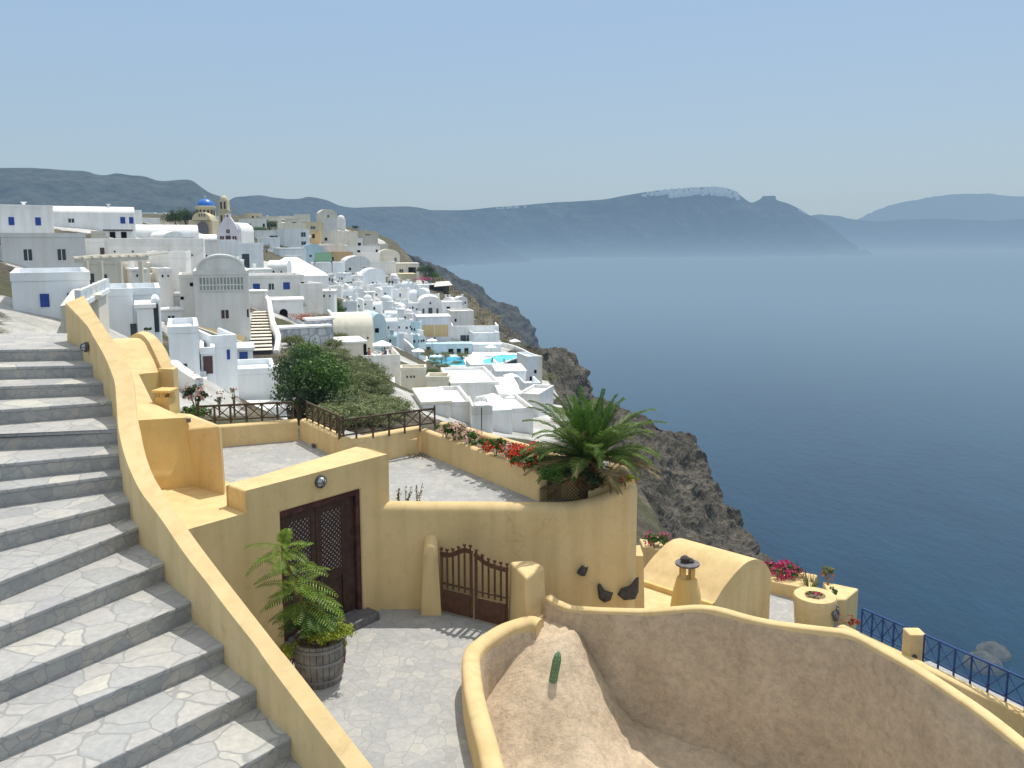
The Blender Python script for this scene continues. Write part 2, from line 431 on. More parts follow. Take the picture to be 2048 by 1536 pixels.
# milky summer haze over the bay; unseen zenith stops brightened for fill light
hz = ramp(nt, sp.outputs[2], [(0.0, (4.25, 5.55, 6.45)), (.06, (4.1, 5.45, 6.5)), (.25, (3.55, 5.2, 7.3)), (.42, (4.6, 6.0, 7.6)), (.65, (9.0, 9.7, 10.0)), (1, (10.2, 10.6, 10.4))])
skyc = mix(nt, .80, sky.outputs[0], hz)
L(nt, skyc, bg.inputs[0]); bg.inputs[1].default_value = .105
L(nt, bg.outputs[0], N(nt, 'ShaderNodeOutputWorld').inputs[0])
sl = bpy.data.lights.new('sun', 'SUN'); sl.energy = 3.8; sl.angle = R(.53); sl.color = (1, .955, .87)
so = bpy.data.objects.new('sun', sl); COL.objects.link(so)
sd = Vector((math.sin(SUN_AZ) * math.cos(SUN_EL), math.cos(SUN_AZ) * math.cos(SUN_EL), math.sin(SUN_EL)))
so.rotation_euler = sd.to_track_quat('Z', 'Y').to_euler(); so.location = (0, 0, 60)

# ------------------------------------------------------------------ sea
SEA = -130.0
def sea_mat():
    m, nt = new_mat('sea water')
    g = N(nt, 'ShaderNodeNewGeometry')
    mp = N(nt, 'ShaderNodeMapping'); mp.inputs['Scale'].default_value = (1.0, .55, 1); mp.inputs['Rotation'].default_value = (0, 0, .4)
    L(nt, g.outputs['Position'], mp.inputs[0])
    n1 = noise_(nt, .16, 5, .62, mp.outputs[0]); n2 = noise_(nt, .006, 4, .55, mp.outputs[0]); n3 = noise_(nt, .05, 4, .6, mp.outputs[0])
    c = ramp(nt, n2, [(.35, (.002, .026, .062)), (.65, (.003, .038, .078))])
    # shallow water along the foot of the cliff
    sp = N(nt, 'ShaderNodeSeparateXYZ'); L(nt, g.outputs['Position'], sp.inputs[0])
    c = mix(nt, 1.0, c, ramp(nt, n3, [(.35, (.85, .88, .9)), (.7, (1.15, 1.12, 1.1))]), 'MULTIPLY')
    hgt = math_(nt, 'ADD', n1, math_(nt, 'MULTIPLY', n3, .8))
    b = bsdf(nt, c, .24, .05, hgt, .8, 2.0)
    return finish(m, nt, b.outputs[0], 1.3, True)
mb = MB(); rs = [0, 300, 700, 1500, 3000, 6000, 12000, 25000, 60000]; n = 64
mb.v = [(0, 0, SEA)]
for r in rs[1:]:
    for i in range(n): mb.v.append((r * math.cos(2 * math.pi * i / n), r * math.sin(2 * math.pi * i / n), SEA))
for i in range(n): mb.f.append((0, 1 + i, 1 + (i + 1) % n))
for k in range(len(rs) - 2):
    for i in range(n):
        j = (i + 1) % n; mb.f.append((1 + k * n + i, 1 + (k + 1) * n + i, 1 + (k + 1) * n + j, 1 + k * n + j))
mb.mi = [0] * len(mb.f)
tag(mb.build('sea', sea_mat()), kind='structure', label='hazy blue caldera sea stretching to the far shore')

# ------------------------------------------------------------------ lofts
def resample(line, n):
    P = [Vector(p) for p in line]; d = [0]
    for a, b in zip(P, P[1:]): d.append(d[-1] + 1)
    out = []
    for i in range(n):
        t = d[-1] * i / (n - 1); k = min(int(t), len(P) - 2); f = t - k
        p0 = P[max(k - 1, 0)]; p1 = P[k]; p2 = P[k + 1]; p3 = P[min(k + 2, len(P) - 1)]
        out.append(.5 * ((2 * p1) + (p2 - p0) * f + (2 * p0 - 5 * p1 + 4 * p2 - p3) * f * f + (3 * p1 - p0 - 3 * p2 + p3) * f ** 3) if True else p1.lerp(p2, f))
    return out
def loft(name, rows, nu, nv, amp, freq, mat, label, keep=0.0, ridge=True, seed=0, lin=True, stratum=0, parent=None, kind='structure', crest=0):
    rr = [resample(r, nu) for r in rows]
    V = []
    for i in range(nu):
        colp = [r[i] for r in rr]
        V.append([colp[0].lerp(colp[0], 0)] * 0 + lerp_line(colp, nv))
    mb = MB(); off = Vector((seed * 17.3, seed * 7.7, seed * 3.1))
    for i in range(nu):
        for j in range(nv):
            p = V[i][j]
            a = V[min(i + 1, nu - 1)][j] - V[max(i - 1, 0)][j]; b = V[i][min(j + 1, nv - 1)] - V[i][max(j - 1, 0)]
            nn = a.cross(b)
            nn = nn.normalized() if nn.length > 1e-9 else Vector((0, 0, 1))
            if nn.z < 0: nn = -nn
            q = p * freq + off
            if ridge: h = noise.ridged_multi_fractal(q, .9, 2.1, 6, 1.0, 2.0) - 1.0
            else: h = noise.fractal(q, .9, 2.1, 5)
            h2 = 0
            if stratum: h2 = stratum * (abs(math.sin(p.z * .22 + 1.5 * noise.noise(q * .5))) - .5)
            k = 1.0 if keep == 0 else min(1.0, keep + (1 - keep) * min(j, nv) / (nv * .12))
            if crest: k *= min(1.0, crest + abs(j / (nv - 1) - .5) * 5)
            mb.v.append(tuple(p + nn * (amp * h * k + h2 * k)))
    for i in range(nu - 1):
        for j in range(nv - 1):
            mb.f.append((i * nv + j, (i + 1) * nv + j, (i + 1) * nv + j + 1, i * nv + j + 1)); mb.mi.append(0)
    o = mb.build(name, mat, parent)
    if kind: tag(o, label, kind=kind)
    return o
def lerp_line(pts, n):
    out = []
    m = len(pts) - 1
    for i in range(n):
        t = m * i / (n - 1); k = min(int(t), m - 1); f = t - k
        out.append(pts[k].lerp(pts[k + 1], f))
    return out

far_cols = [(.035, .04, .045), (.06, .062, .06), (.085, .08, .07), (.12, .11, .09)]
hill_cols = [(.055, .060, .045), (.085, .085, .062), (.12, .11, .08), (.16, .15, .11)]
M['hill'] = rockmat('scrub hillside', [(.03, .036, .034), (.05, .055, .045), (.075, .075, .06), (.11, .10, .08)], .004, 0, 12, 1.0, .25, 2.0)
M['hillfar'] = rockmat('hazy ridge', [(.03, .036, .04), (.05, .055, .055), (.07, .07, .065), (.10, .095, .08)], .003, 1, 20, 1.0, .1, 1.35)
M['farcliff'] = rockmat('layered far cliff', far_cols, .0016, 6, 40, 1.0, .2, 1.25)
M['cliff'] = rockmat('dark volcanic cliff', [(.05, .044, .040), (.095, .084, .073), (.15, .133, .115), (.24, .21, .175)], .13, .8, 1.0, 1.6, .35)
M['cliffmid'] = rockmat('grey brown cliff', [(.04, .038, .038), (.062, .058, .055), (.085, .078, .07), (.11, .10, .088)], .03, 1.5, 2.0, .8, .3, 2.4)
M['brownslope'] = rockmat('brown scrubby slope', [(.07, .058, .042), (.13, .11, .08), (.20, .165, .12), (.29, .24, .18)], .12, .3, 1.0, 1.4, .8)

def ridge_rows(prof, base, d0, d1, dz=.92, n_mid=2, back=1.12, taper=0):
    """prof: [(px,py,d)] skyline; base: py of the foot or None for the sea"""
    top = [D(px, py, d) for px, py, d in prof]
    foot = []
    for i_, ((px, py, d), t) in enumerate(zip(prof, top)):
        fy = d * (dz + (1 - dz) * max(0, (i_ / (len(prof) - 1) - .78) / .22) * taper)
        foot.append(Vector((t.x * fy / d, fy, base)))
    mid = [t.lerp(f, .35) * 1.0 + Vector((0, 0, (t.z - base) * .05)) for t, f in zip(top, foot)]
    bk = [Vector((t.x * back, t.y * back, base)) for t in top]
    return [bk, [a.lerp(b, .75) for a, b in zip(bk, top)], top, mid, foot]
def skyl(pts, d0, d1):
    x0 = pts[0][0]; x1 = pts[-1][0]
    return [(x, y, d0 + (d1 - d0) * (x - x0) / (x1 - x0)) for x, y in pts]
A = skyl([(-200, 350), (-60, 338), (60, 336), (120, 340), (172, 342), (190, 347), (210, 350), (235, 347), (262, 350), (290, 353), (315, 361), (340, 362), (368, 359), (384, 361), (398, 370), (420, 385), (445, 395), (470, 412), (500, 430), (540, 455)], 1500, 1750)
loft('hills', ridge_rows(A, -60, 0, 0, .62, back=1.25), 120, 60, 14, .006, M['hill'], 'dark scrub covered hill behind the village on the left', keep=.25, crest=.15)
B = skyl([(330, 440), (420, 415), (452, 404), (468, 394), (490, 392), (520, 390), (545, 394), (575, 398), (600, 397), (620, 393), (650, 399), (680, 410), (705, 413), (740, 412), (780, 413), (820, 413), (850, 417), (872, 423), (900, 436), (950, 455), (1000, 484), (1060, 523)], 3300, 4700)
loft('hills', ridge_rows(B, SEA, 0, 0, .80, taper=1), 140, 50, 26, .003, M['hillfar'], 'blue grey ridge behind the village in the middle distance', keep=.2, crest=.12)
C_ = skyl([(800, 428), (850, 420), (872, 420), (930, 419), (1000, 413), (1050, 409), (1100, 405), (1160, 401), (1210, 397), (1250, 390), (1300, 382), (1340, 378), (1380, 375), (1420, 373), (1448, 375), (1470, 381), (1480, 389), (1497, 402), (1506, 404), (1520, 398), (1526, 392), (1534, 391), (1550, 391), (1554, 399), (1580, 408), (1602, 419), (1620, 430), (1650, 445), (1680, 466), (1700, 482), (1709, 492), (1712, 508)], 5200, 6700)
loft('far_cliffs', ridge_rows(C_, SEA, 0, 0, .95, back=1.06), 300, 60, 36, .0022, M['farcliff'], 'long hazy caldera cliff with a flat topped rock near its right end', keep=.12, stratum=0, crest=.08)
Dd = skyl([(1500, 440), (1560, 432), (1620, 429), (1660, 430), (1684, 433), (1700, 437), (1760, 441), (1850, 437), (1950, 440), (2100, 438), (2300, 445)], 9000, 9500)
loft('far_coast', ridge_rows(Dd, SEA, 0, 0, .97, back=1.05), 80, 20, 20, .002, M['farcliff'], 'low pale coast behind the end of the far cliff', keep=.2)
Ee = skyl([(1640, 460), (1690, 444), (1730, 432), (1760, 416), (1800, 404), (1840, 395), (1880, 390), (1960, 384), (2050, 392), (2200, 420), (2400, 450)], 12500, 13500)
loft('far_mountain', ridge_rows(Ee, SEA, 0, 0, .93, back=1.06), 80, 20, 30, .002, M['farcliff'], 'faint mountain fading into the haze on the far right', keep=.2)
mb = MB()
c = D(1727, 508, 6600); c.z = SEA
mb.lathe([(70, -5), (62, 18), (40, 34), (18, 46), (0, 50)], c, 14)
o = mb.build('islet', M['farcliff'], smooth=False); tag(o, 'small hazy islet off the tip of the far cliff', kind='structure')
# white towns on the rim, a far-off mass
M['farwhite'] = simple('far whitewash', (.8, .8, .78), .9, .1, .05, .01)
mb = MB()
def skyy(prof, x):
    for a, b in zip(prof, prof[1:]):
        if a[0] <= x <= b[0]:
            t = (x - a[0]) / (b[0] - a[0]); return a[1] + (b[1] - a[1]) * t, a[2] + (b[2] - a[2]) * t
for _ in range(330):
    x = random.choice([random.gauss(1400, 32), random.gauss(1340, 22), random.uniform(1420, 1478)])
    if not 1285 < x < 1480: continue
    y, d = skyy(C_, x)
    t = random.random() ** 1.3 * (13 if x > 1340 else 6)
    p = D(x, y + 1.5 + t, d * (1 - t * .0011)); s = random.uniform(4, 13)
    mb.box(p.x - s, p.x + s, p.y - s, p.y + s, p.z - 14, p.z + random.uniform(3, 8))
for _ in range(26):
    x = random.choice([random.uniform(985, 1060), random.uniform(1595, 1610)]); y, d = skyy(C_, x)
    p = D(x, y + random.uniform(1, 4), d * .997); mb.box(p.x - 6, p.x + 6, p.y - 6, p.y + 6, p.z - 12, p.z + 3)
tag(mb.build('far_town', M['farwhite']), 'hazy white town scattered along the top of the far cliff', 'town', kind='stuff')
mb = MB()
for _ in range(60):
    x = random.choice([random.uniform(398, 414) if _ % 9 == 0 else 300 + _, random.uniform(250, 350), random.uniform(300, 345)])
    if x > 393: continue
    y = random.uniform(427, 447)
    d = 1400 if y < 400 else random.uniform(700, 900)
    p = D(x, y, d); s = random.uniform(1.5, 3.2) * d / 900
    mb.box(p.x - s * 1.6, p.x + s * 1.6, p.y - s, p.y + s, p.z - 6, p.z + s * .6)
tag(mb.build('hill_town', M['farwhite']), 'small white houses dotted over the hill behind the village', 'town', kind='stuff')

# ------------------------------------------------------------------ village hillside
G = [  # px, py, distance : points of the ground
 (60, 620, 34), (200, 640, 35), (300, 684, 40), (400, 762, 45), (480, 806, 47), (560, 806, 44), (450, 706, 70), (520, 700, 68), (520, 625, 80), (610, 690, 75),
 (690, 850, 40), (660, 690, 72), (780, 838, 45), (800, 812, 60), (850, 795, 75), (760, 783, 80), (940, 858, 62), (1050, 862, 66), (1000, 800, 82),
 (760, 706, 100), (890, 735, 140), (1000, 722, 150), (1080, 760, 140), (870, 660, 180), (980, 690, 170), (700, 692, 92), (760, 695, 108),
 (560, 602, 100), (640, 625, 112), (700, 605, 150), (800, 605, 190), (905, 600, 220), (650, 565, 180), (750, 565, 230), (840, 565, 258), (900, 590, 235),
 (450, 535, 140), (480, 490, 170), (400, 510, 145), (300, 545, 85), (250, 500, 105), (200, 520, 75), (400, 470, 240), (550, 505, 225), (610, 485, 275), (690, 488, 300),
 (760, 510, 310), (830, 545, 300), (500, 452, 320), (600, 445, 360), (680, 452, 355), (740, 480, 345), (790, 505, 335), (300, 452, 240), (200, 458, 120), (60, 460, 110), (-60, 520, 60),
 (850, 850, 48), (950, 905, 36), (1100, 930, 34), (600, 880, 34)]
pts = [D(*g) for g in G]
pts += [Vector(p) for p in ((-12, 18, -7), (-6, 18, -8.5), (0, 18, -10), (8, 20, -16), (-10, 5, -8), (0, 5, -10), (8, 8, -12), (-25, 15, -3), (-30, 5, -3),
    (-200, 120, 6), (-200, 300, 9), (-120, 420, 10), (-250, 500, -5), (-60, 480, -12), (-140, 480, 2), (-60, 60, 1), (-80, 120, 3))]
X = np.array([[p.x, p.y, p.z] for p in pts]); S = 60.0
def kern(r2): return np.where(r2 > 0, r2 * np.log(np.maximum(r2, 1e-12)) * .5, 0)
A_ = X[:, :2] / S; r2 = ((A_[:, None] - A_[None]) ** 2).sum(-1); n = len(X)
Kx = np.zeros((n + 3, n + 3)); Kx[:n, :n] = kern(r2) + np.eye(n) * .004; Kx[:n, n] = 1; Kx[:n, n + 1:] = A_; Kx[n:, :n] = Kx[:n, n:].T
sol = np.linalg.solve(Kx, np.concatenate([X[:, 2], np.zeros(3)]))
# the edge of the cliff in plan: (y, x)
EDGE = [(0, 9), (20, 8), (34, 6), (60, 7), (90, 7), (120, 6.5), (150, 6.2), (170, 4), (200, -7), (222, -15), (240, -20), (262, -26), (300, -33), (340, -42), (420, -70), (520, -140), (620, -230)]
def edge(y): return np.interp(y, [e[0] for e in EDGE], [e[1] for e in EDGE])
def ground(x, y):
    x = np.atleast_1d(np.asarray(x, float)); y = np.atleast_1d(np.asarray(y, float))
    q = np.stack([x, y], 1) / S
    r2 = ((q[:, None] - A_[None]) ** 2).sum(-1)
    z = kern(r2) @ sol[:n] + sol[n] + q @ sol[n + 1:]
    z = np.clip(z, -60, 14)
    over = np.maximum(x - edge(y), 0)
    z = z - over * 1.15 - np.minimum(over, 4) * .4
    return np.maximum(z, SEA - 3)
xs = np.concatenate([np.arange(-300, -120, 5), np.arange(-120, 60, 1.25), np.arange(60, 130, 4)]); ys = np.concatenate([np.arange(2, 160, 1.25), np.arange(160, 640, 2.5)])
gx, gy = np.meshgrid(xs, ys, indexing='ij')
gz = np.empty_like(gx)
for i in range(gx.shape[0]): gz[i] = ground(gx[i], gy[i])
nu, nv = gx.shape
ov = np.maximum(gx - edge(gy.ravel()).reshape(gy.shape), 0)
V = []
for i in range(nu):
    for j in range(nv):
        x, y, z = float(gx[i, j]), float(gy[i, j]), float(gz[i, j])
        p = Vector((x, y, z)); k = min(1.0, float(ov[i, j]) / 6)
        h = noise.fractal(p * .15, 1, 2, 4) * .25
        if k > 0: h += k * (noise.ridged_multi_fractal(p * .05, .9, 2.1, 6, 1, 2) - 1.0) * 3.0
        V.append((x, y, z + h))
Fc = [(i * nv + j, (i + 1) * nv + j, (i + 1) * nv + j + 1, i * nv + j + 1) for i in range(nu - 1) for j in range(nv - 1)]
BV = BVHTree.FromPolygons(V, Fc)
def hit(px, py):
    d = ray(px, py).normalized()
    h = BV.ray_cast(Vector((0, 0, 0)) + d * 22, d)
    return h[0]
GX, GY, GZ, GV, GF = gx, gy, gz, V, Fc

# spurs of the cliff; rows run from behind the crest, over it and down the near side
def spur(name, crest, side, label, nu, nv, amp, freq, mat, seed=0, keep=.35, back=(10, 25)):
    """crest [(px,py,d)]; side: list of rows, each [(px,py,d)]"""
    top = [D(*c) for c in crest]
    b2 = [p + Vector((back[0] * 1.2, back[0], -back[1] * 2.2)) for p in top]
    b1 = [p + Vector((back[0] * .35, back[0] * .4, -back[1] * .45)) for p in top]
    return loft(name, [b2, b1, top] + [[D(*c) for c in r] for r in side], nu, nv, amp, freq, mat, label, keep=0, seed=seed)
spur('distant_cliff', [(780, 492, 430), (820, 508, 425), (870, 527, 420), (930, 562, 410), (1000, 603, 400), (1040, 632, 395), (1056, 655, 390), (1068, 680, 386), (1086, 705, 380), (1100, 745, 375)],
     [[(760, 560, 400), (800, 590, 390), (850, 620, 380), (900, 660, 370), (960, 700, 360), (990, 740, 350), (1010, 760, 345), (1030, 780, 345), (1045, 800, 340), (1060, 840, 340)]],
     'bare grey brown headland sloping to the sea behind the village', 150, 80, 4, .045, M['cliffmid'], 1, back=(20, 60))
spur('scrub_slope', [(868, 548, 262), (900, 568, 250), (925, 585, 238), (955, 606, 225), (985, 628, 214), (1010, 648, 206), (1035, 672, 199), (1055, 690, 194), (1068, 706, 190)],
     [[(850, 600, 240), (880, 625, 225), (905, 650, 212), (930, 670, 200), (955, 690, 190), (985, 710, 182), (1005, 725, 178), (1030, 735, 174), (1045, 745, 170)],
      [(850, 660, 205), (880, 685, 195), (905, 710, 185), (930, 730, 175), (955, 750, 168), (985, 770, 162), (1005, 785, 158), (1030, 800, 155), (1045, 810, 150)]],
     'brown scrub covered slope between the village and the bare headland', 100, 70, 1.3, .12, M['brownslope'], 6, back=(8, 20))
spur('rocky_bluff', [(985, 640, 200), (1020, 668, 198), (1055, 690, 192), (1085, 694, 190), (1115, 697, 187), (1148, 708, 184), (1160, 722, 181), (1169, 745, 178), (1172, 780, 174), (1180, 830, 168)],
     [[(985, 700, 188), (1020, 730, 182), (1050, 750, 176), (1070, 765, 172), (1090, 775, 168), (1120, 790, 165), (1130, 800, 162), (1140, 810, 160), (1150, 840, 156), (1160, 880, 150)],
      [(985, 800, 170), (1020, 830, 160), (1050, 850, 150), (1070, 865, 145), (1090, 875, 140), (1120, 890, 136), (1130, 900, 134), (1140, 910, 132), (1150, 940, 130), (1160, 980, 126)]],
     'dark rocky bluff below the swimming pools', 120, 90, 1.7, .13, M['cliff'], 2, back=(8, 25))
spur('near_cliff', [(1020, 800, 112), (1090, 805, 110), (1160, 805, 108), (1225, 808, 105), (1262, 822, 103), (1300, 838, 101), (1345, 862, 99), (1385, 888, 97), (1402, 930, 94), (1425, 975, 91), (1450, 1010, 89), (1475, 1040, 87), (1500, 1065, 85), (1522, 1100, 83), (1550, 1128, 81), (1600, 1180, 79), (1650, 1260, 77)],
     [[(1000, 850, 96), (1060, 860, 94), (1120, 870, 92), (1180, 880, 90), (1215, 900, 88), (1250, 920, 86), (1290, 950, 84), (1320, 985, 82), (1340, 1020, 80), (1360, 1050, 78), (1390, 1080, 76), (1410, 1110, 74), (1440, 1135, 72), (1460, 1160, 71), (1490, 1190, 70), (1530, 1250, 68), (1580, 1340, 66)],
      [(960, 1000, 66), (1020, 1030, 64), (1080, 1060, 63), (1140, 1080, 62), (1180, 1110, 61), (1220, 1130, 60), (1250, 1150, 59), (1280, 1170, 58), (1300, 1200, 57), (1320, 1230, 56), (1340, 1260, 55), (1370, 1290, 54), (1400, 1310, 53), (1420, 1330, 52), (1450, 1360, 51), (1480, 1420, 50), (1530, 1500, 49)]],
     'steep dark volcanic cliff behind the yellow terrace', 330, 230, 1.3, .17, M['cliff'], 3, back=(10, 30))
# ================================================================== FOREGROUND
Y_ = M['yellow']
CT = -6.1                                   # courtyard level
SK = 1.15                                   # stair scale
NOS = dict(d=(449, 1290), c=(383.5, 1203.6), b=(324, 1127), a=(281.7, 1051), e=(255, 1003.5), f=(230, 950), g=(223.5, 907), h=(225, 858.7), i=(211, 804))
LEFT = dict(d=(350, 1331), c=(170, 1291), b=(170, 1187), a=(170, 1095), e=(170, 1024), f=(170, 958), g=(170, 912), h=(170, 861), i=(170, 807))
order = 'dcbaefghi'
# ---- courtyard
mb = MB()
_c2 = [Z(*c) for c in [(1010, 1640, -5.62), (980, 1500, -5.62), (958, 1420, -5.62), (943, 1335, -5.58), (942, 1310, -5.57), (950, 1290, -5.57), (972, 1272, -5.57), (1004, 1252, -5.55), (1036, 1240, -5.53), (1062, 1234, -5.52)]]
pv = [(-9, 3, CT), (_c2[0].x, 3, CT)] + [(p.x, p.y, CT) for p in _c2] + [(.35, 12.4, CT), (1.2, 13.2, CT), (-2.3, 13.4, CT), (-7, 9.0, CT), (-9, 9.0, CT)]
mb.slab(pv, CT - .5)
tag(mb.build('courtyard_paving', M['paving'], bevel=0), 'crazy paved grey courtyard floor', kind='structure')

# ---- stairs
st = thing('stone_staircase', 'grey crazy paved stone staircase climbing along the left edge', 'staircase', (-4.2, 9.5, -4))
def zs(k): return (-3.62 + .19 * k) * SK
lv = []
for k, n_ in enumerate(order):
    z = zs(k); r = Z(*NOS[n_], z); l = Z(*LEFT[n_], z)
    lv.append((r, l, z))
# two more steps below and five above
for q in range(1, 5):
    r, l, z = lv[0]; r0, l0, z0 = lv[1]
    d = (lv[0][0] - lv[1][0]); lv.insert(0, (r + Vector((.46, -.50, -.2)), l + Vector((.5, -.46, -.2)), z - .2))
for q in range(3):
    r, l, z = lv[-1]; st_ = Vector((-.40, .52, .2)); lv.append((r + st_, l + st_ + Vector((-.2, 0, 0)), z + .2))
for k, (r, l, z) in enumerate(lv):
    dl = (l - r); dl.z = 0; dl.normalize()
    L_ = r + dl * 4.5; Rr = r - dl * .32
    if k + 1 < len(lv):
        r2, l2, z2 = lv[k + 1]; d2 = (l2 - r2); d2.z = 0; d2.normalize()
        B0 = r2 - d2 * .35 + Vector((0, 0, 0)); B1 = r2 + d2 * 4.5
    else: B0 = Rr + Vector((-1.4, 2.2, 0)); B1 = L_ + Vector((-.8, 2.5, 0))
    nrm = Vector((-dl.y, dl.x, 0)); nrm = nrm if nrm.y > 0 else -nrm
    ov_ = nrm * .04
    t = MB(); t.slab([(Rr.x, Rr.y, z), (L_.x, L_.y, z), (B1.x + ov_.x, B1.y + ov_.y, z), (B0.x + ov_.x, B0.y + ov_.y, z)], z - .05)
    s_ = t.build('step', M['steps'], st, bevel=.012)
    t = MB(); o2 = nrm * .012
    t.slab([(Rr.x + o2.x, Rr.y + o2.y, z - .052), (L_.x + o2.x, L_.y + o2.y, z - .052), (B1.x, B1.y, z - .052), (B0.x, B0.y, z - .052)], z - .9)
    t.build('riser', M['riser'], s_ if False else st)
# ---- curved stair parapet
capL = [(536, 1331), (508, 1290), (449, 1215), (414, 1168), (376, 1120), (350, 1083), (322.5, 1041.5), (298, 1009), (279, 983), (266, 958), (256.5, 937), (247, 911), (241, 889), (236, 866), (233, 840), (231, 805), (228, 769), (222, 748), (214, 728), (205, 708), (193, 687), (184, 672), (171, 650)]
capR = [(589, 1331), (560, 1296), (503, 1223), (460, 1168), (418, 1113), (392, 1078), (362, 1036), (336, 996), (318, 968), (305, 944), (296, 921), (288, 893), (283, 868), (278, 845), (274, 820), (272, 790), (268, 760), (261, 738), (251, 716), (238, 694), (222, 672), (210, 654), (195, 632)]
def zc(py): return (-3.26 + (1215 - py) / 493 * 1.66) * SK
PL = []; PR = []
for a, b in zip(capL, capR):
    for q_, lst in ((a, PL), (b, PR)):
        r_ = ray(*q_); lst.append(r_ * (-7.20 / (r_.z - .432)))
# extend below the picture and away at the top
d0 = (PL[0] - PL[1]).normalized(); d1 = Vector((-.62, .78, .16))
e0 = (PL[0] - PL[3]).normalized()
PL.insert(0, PL[0] + e0 * 1.3); PR.insert(0, PR[0] + e0 * 1.3); PL.insert(0, PL[0] + e0 * 1.3); PR.insert(0, PR[0] + e0 * 1.3)
PL.append(PL[-1] + d1 * 1.6); PR.append(PR[-1] + d1 * 1.6 + Vector((.1, .1, 0)))
PL = resample(PL, 90); PR = resample(PR, 90)
def strip_wall(mb, Lp, Rp, zbL, zbR, round_=.03):
    n = len(Lp); vs = []; fs = []
    for l, r in zip(Lp, Rp):
        m_ = (r - l)
        vs += [(l.x, l.y, zbL(l)), l - Vector((0, 0, round_)), l + m_ * .05, r - m_ * .05, r - Vector((0, 0, round_)), (r.x, r.y, zbR(r))]
    for i in range(n - 1):
        for j in range(5): fs.append((i * 6 + j, i * 6 + j + 1, (i + 1) * 6 + j + 1, (i + 1) * 6 + j))
    fs.append((5, 4, 3, 2, 1, 0)); k = (n - 1) * 6; fs.append(tuple(k + i for i in range(6)))
    mb.raw(vs, fs)
mb = MB(); strip_wall(mb, PL, PR, lambda p: p.z - 3.0, lambda p: CT - .3)
pp = tag(mb.build('stair_parapet', Y_, smooth=True, angle=20), 'long curving yellow parapet wall sweeping down beside the stone stairs', 'wall')
def bulkhead(parent, c, nrm, r=.085):
    """round wall lamp with a cast guard"""
    nrm = Vector(nrm).normalized(); rot = nrm.to_track_quat('Z', 'Y').to_matrix().to_4x4(); rot.translation = Vector(c)
    def L_(prof, name, mat, n=20):
        t = MB(); t.lathe(prof, (0, 0, 0), n); t.v = [tuple(rot @ Vector(v)) for v in t.v]
        return t.build(name, mat, parent, smooth=True)
    lamp = L_([(0, 0), (r, 0), (r, .035), (r * .82, .045), (r * .8, .02)], 'wall_lamp', M['metal'])
    t = MB(); t.lathe([(r * .8, .03), (r * .7, .06), (r * .4, .085), (0, .095)], (0, 0, 0), 18); t.v = [tuple(rot @ Vector(v)) for v in t.v]
    t.build('lamp_glass', M['glass'], lamp, smooth=True)
    t = MB()
    for k in range(3):
        a = k * math.pi / 3; dx, dy = math.cos(a), math.sin(a)
        t.tube([rot @ Vector((dx * r * q, dy * r * q, h)) for q, h in ((-.85, .04), (-.6, .085), (0, .105), (.6, .085), (.85, .04))], r * .07, 5)
    t.build('lamp_guard', M['metal'], lamp)
    return lamp
def cap_side(px, py):   # point on the stair face of the parapet
    best = min(range(len(PL)), key=lambda i: abs((PL[i].x / PL[i].y) - ray(px, py).x))
    p = PL[best]; k = p.y / 1.0
    return ray(px, py) * p.y
c_ = cap_side(242, 960); bulkhead(pp, c_ - Vector((.02, .02, 0)), (-.8, -.6, .1), .085)
c_ = cap_side(178, 694); bulkhead(pp, c_ - Vector((.02, .02, 0)), (-.8, -.6, .1), .085)

# ---- gatehouse block: platform, door wall, doors
WA = Vector((-3.74, 11.2, 0)); WD = Vector((1.7, 2.0, 0)).normalized(); WN = Vector((WD.y, -WD.x, 0))   # along the wall, out of the wall (towards the camera)
gh = thing('gatehouse', 'yellow gate building with double brown doors and a flat sunlit ledge', 'building', (WA.x, WA.y, CT))
def W(u, v, z): # u along, v outwards
    q = WA + WD * u + WN * v; return Vector((q.x, q.y, z))
def uray(px, py):  # intersection with wall plane -> u, z
    r = ray(px, py); # WA + WD u = r t
    det = WD.x * (-r.y) - WD.y * (-r.x)
    ux = (-WA.x) * (-r.y) - (-WA.y) * (-r.x); u = ux / det
    t = (WA.y + WD.y * u) / r.y; return u, r.z * t
uT0, zT0 = uray(490, 982); uT1, zT1 = uray(777, 908)
uD0, zD0 = uray(561, 1023); uD1, zD1 = uray(722, 979)
DZ1 = (zD0 + zD1) / 2; TZ = -3.5; PZ = -3.82
TH_ = .50
# wall with an opening, built as pieces butted together around the door
u0 = -1.9; u1 = uT1
mb = MB()
def piece(ua, ub, za, zb, th=TH_): mb.slab([W(ua, 0, zb), W(ub, 0, zb), W(ub, -th, zb), W(ua, -th, zb)], za)
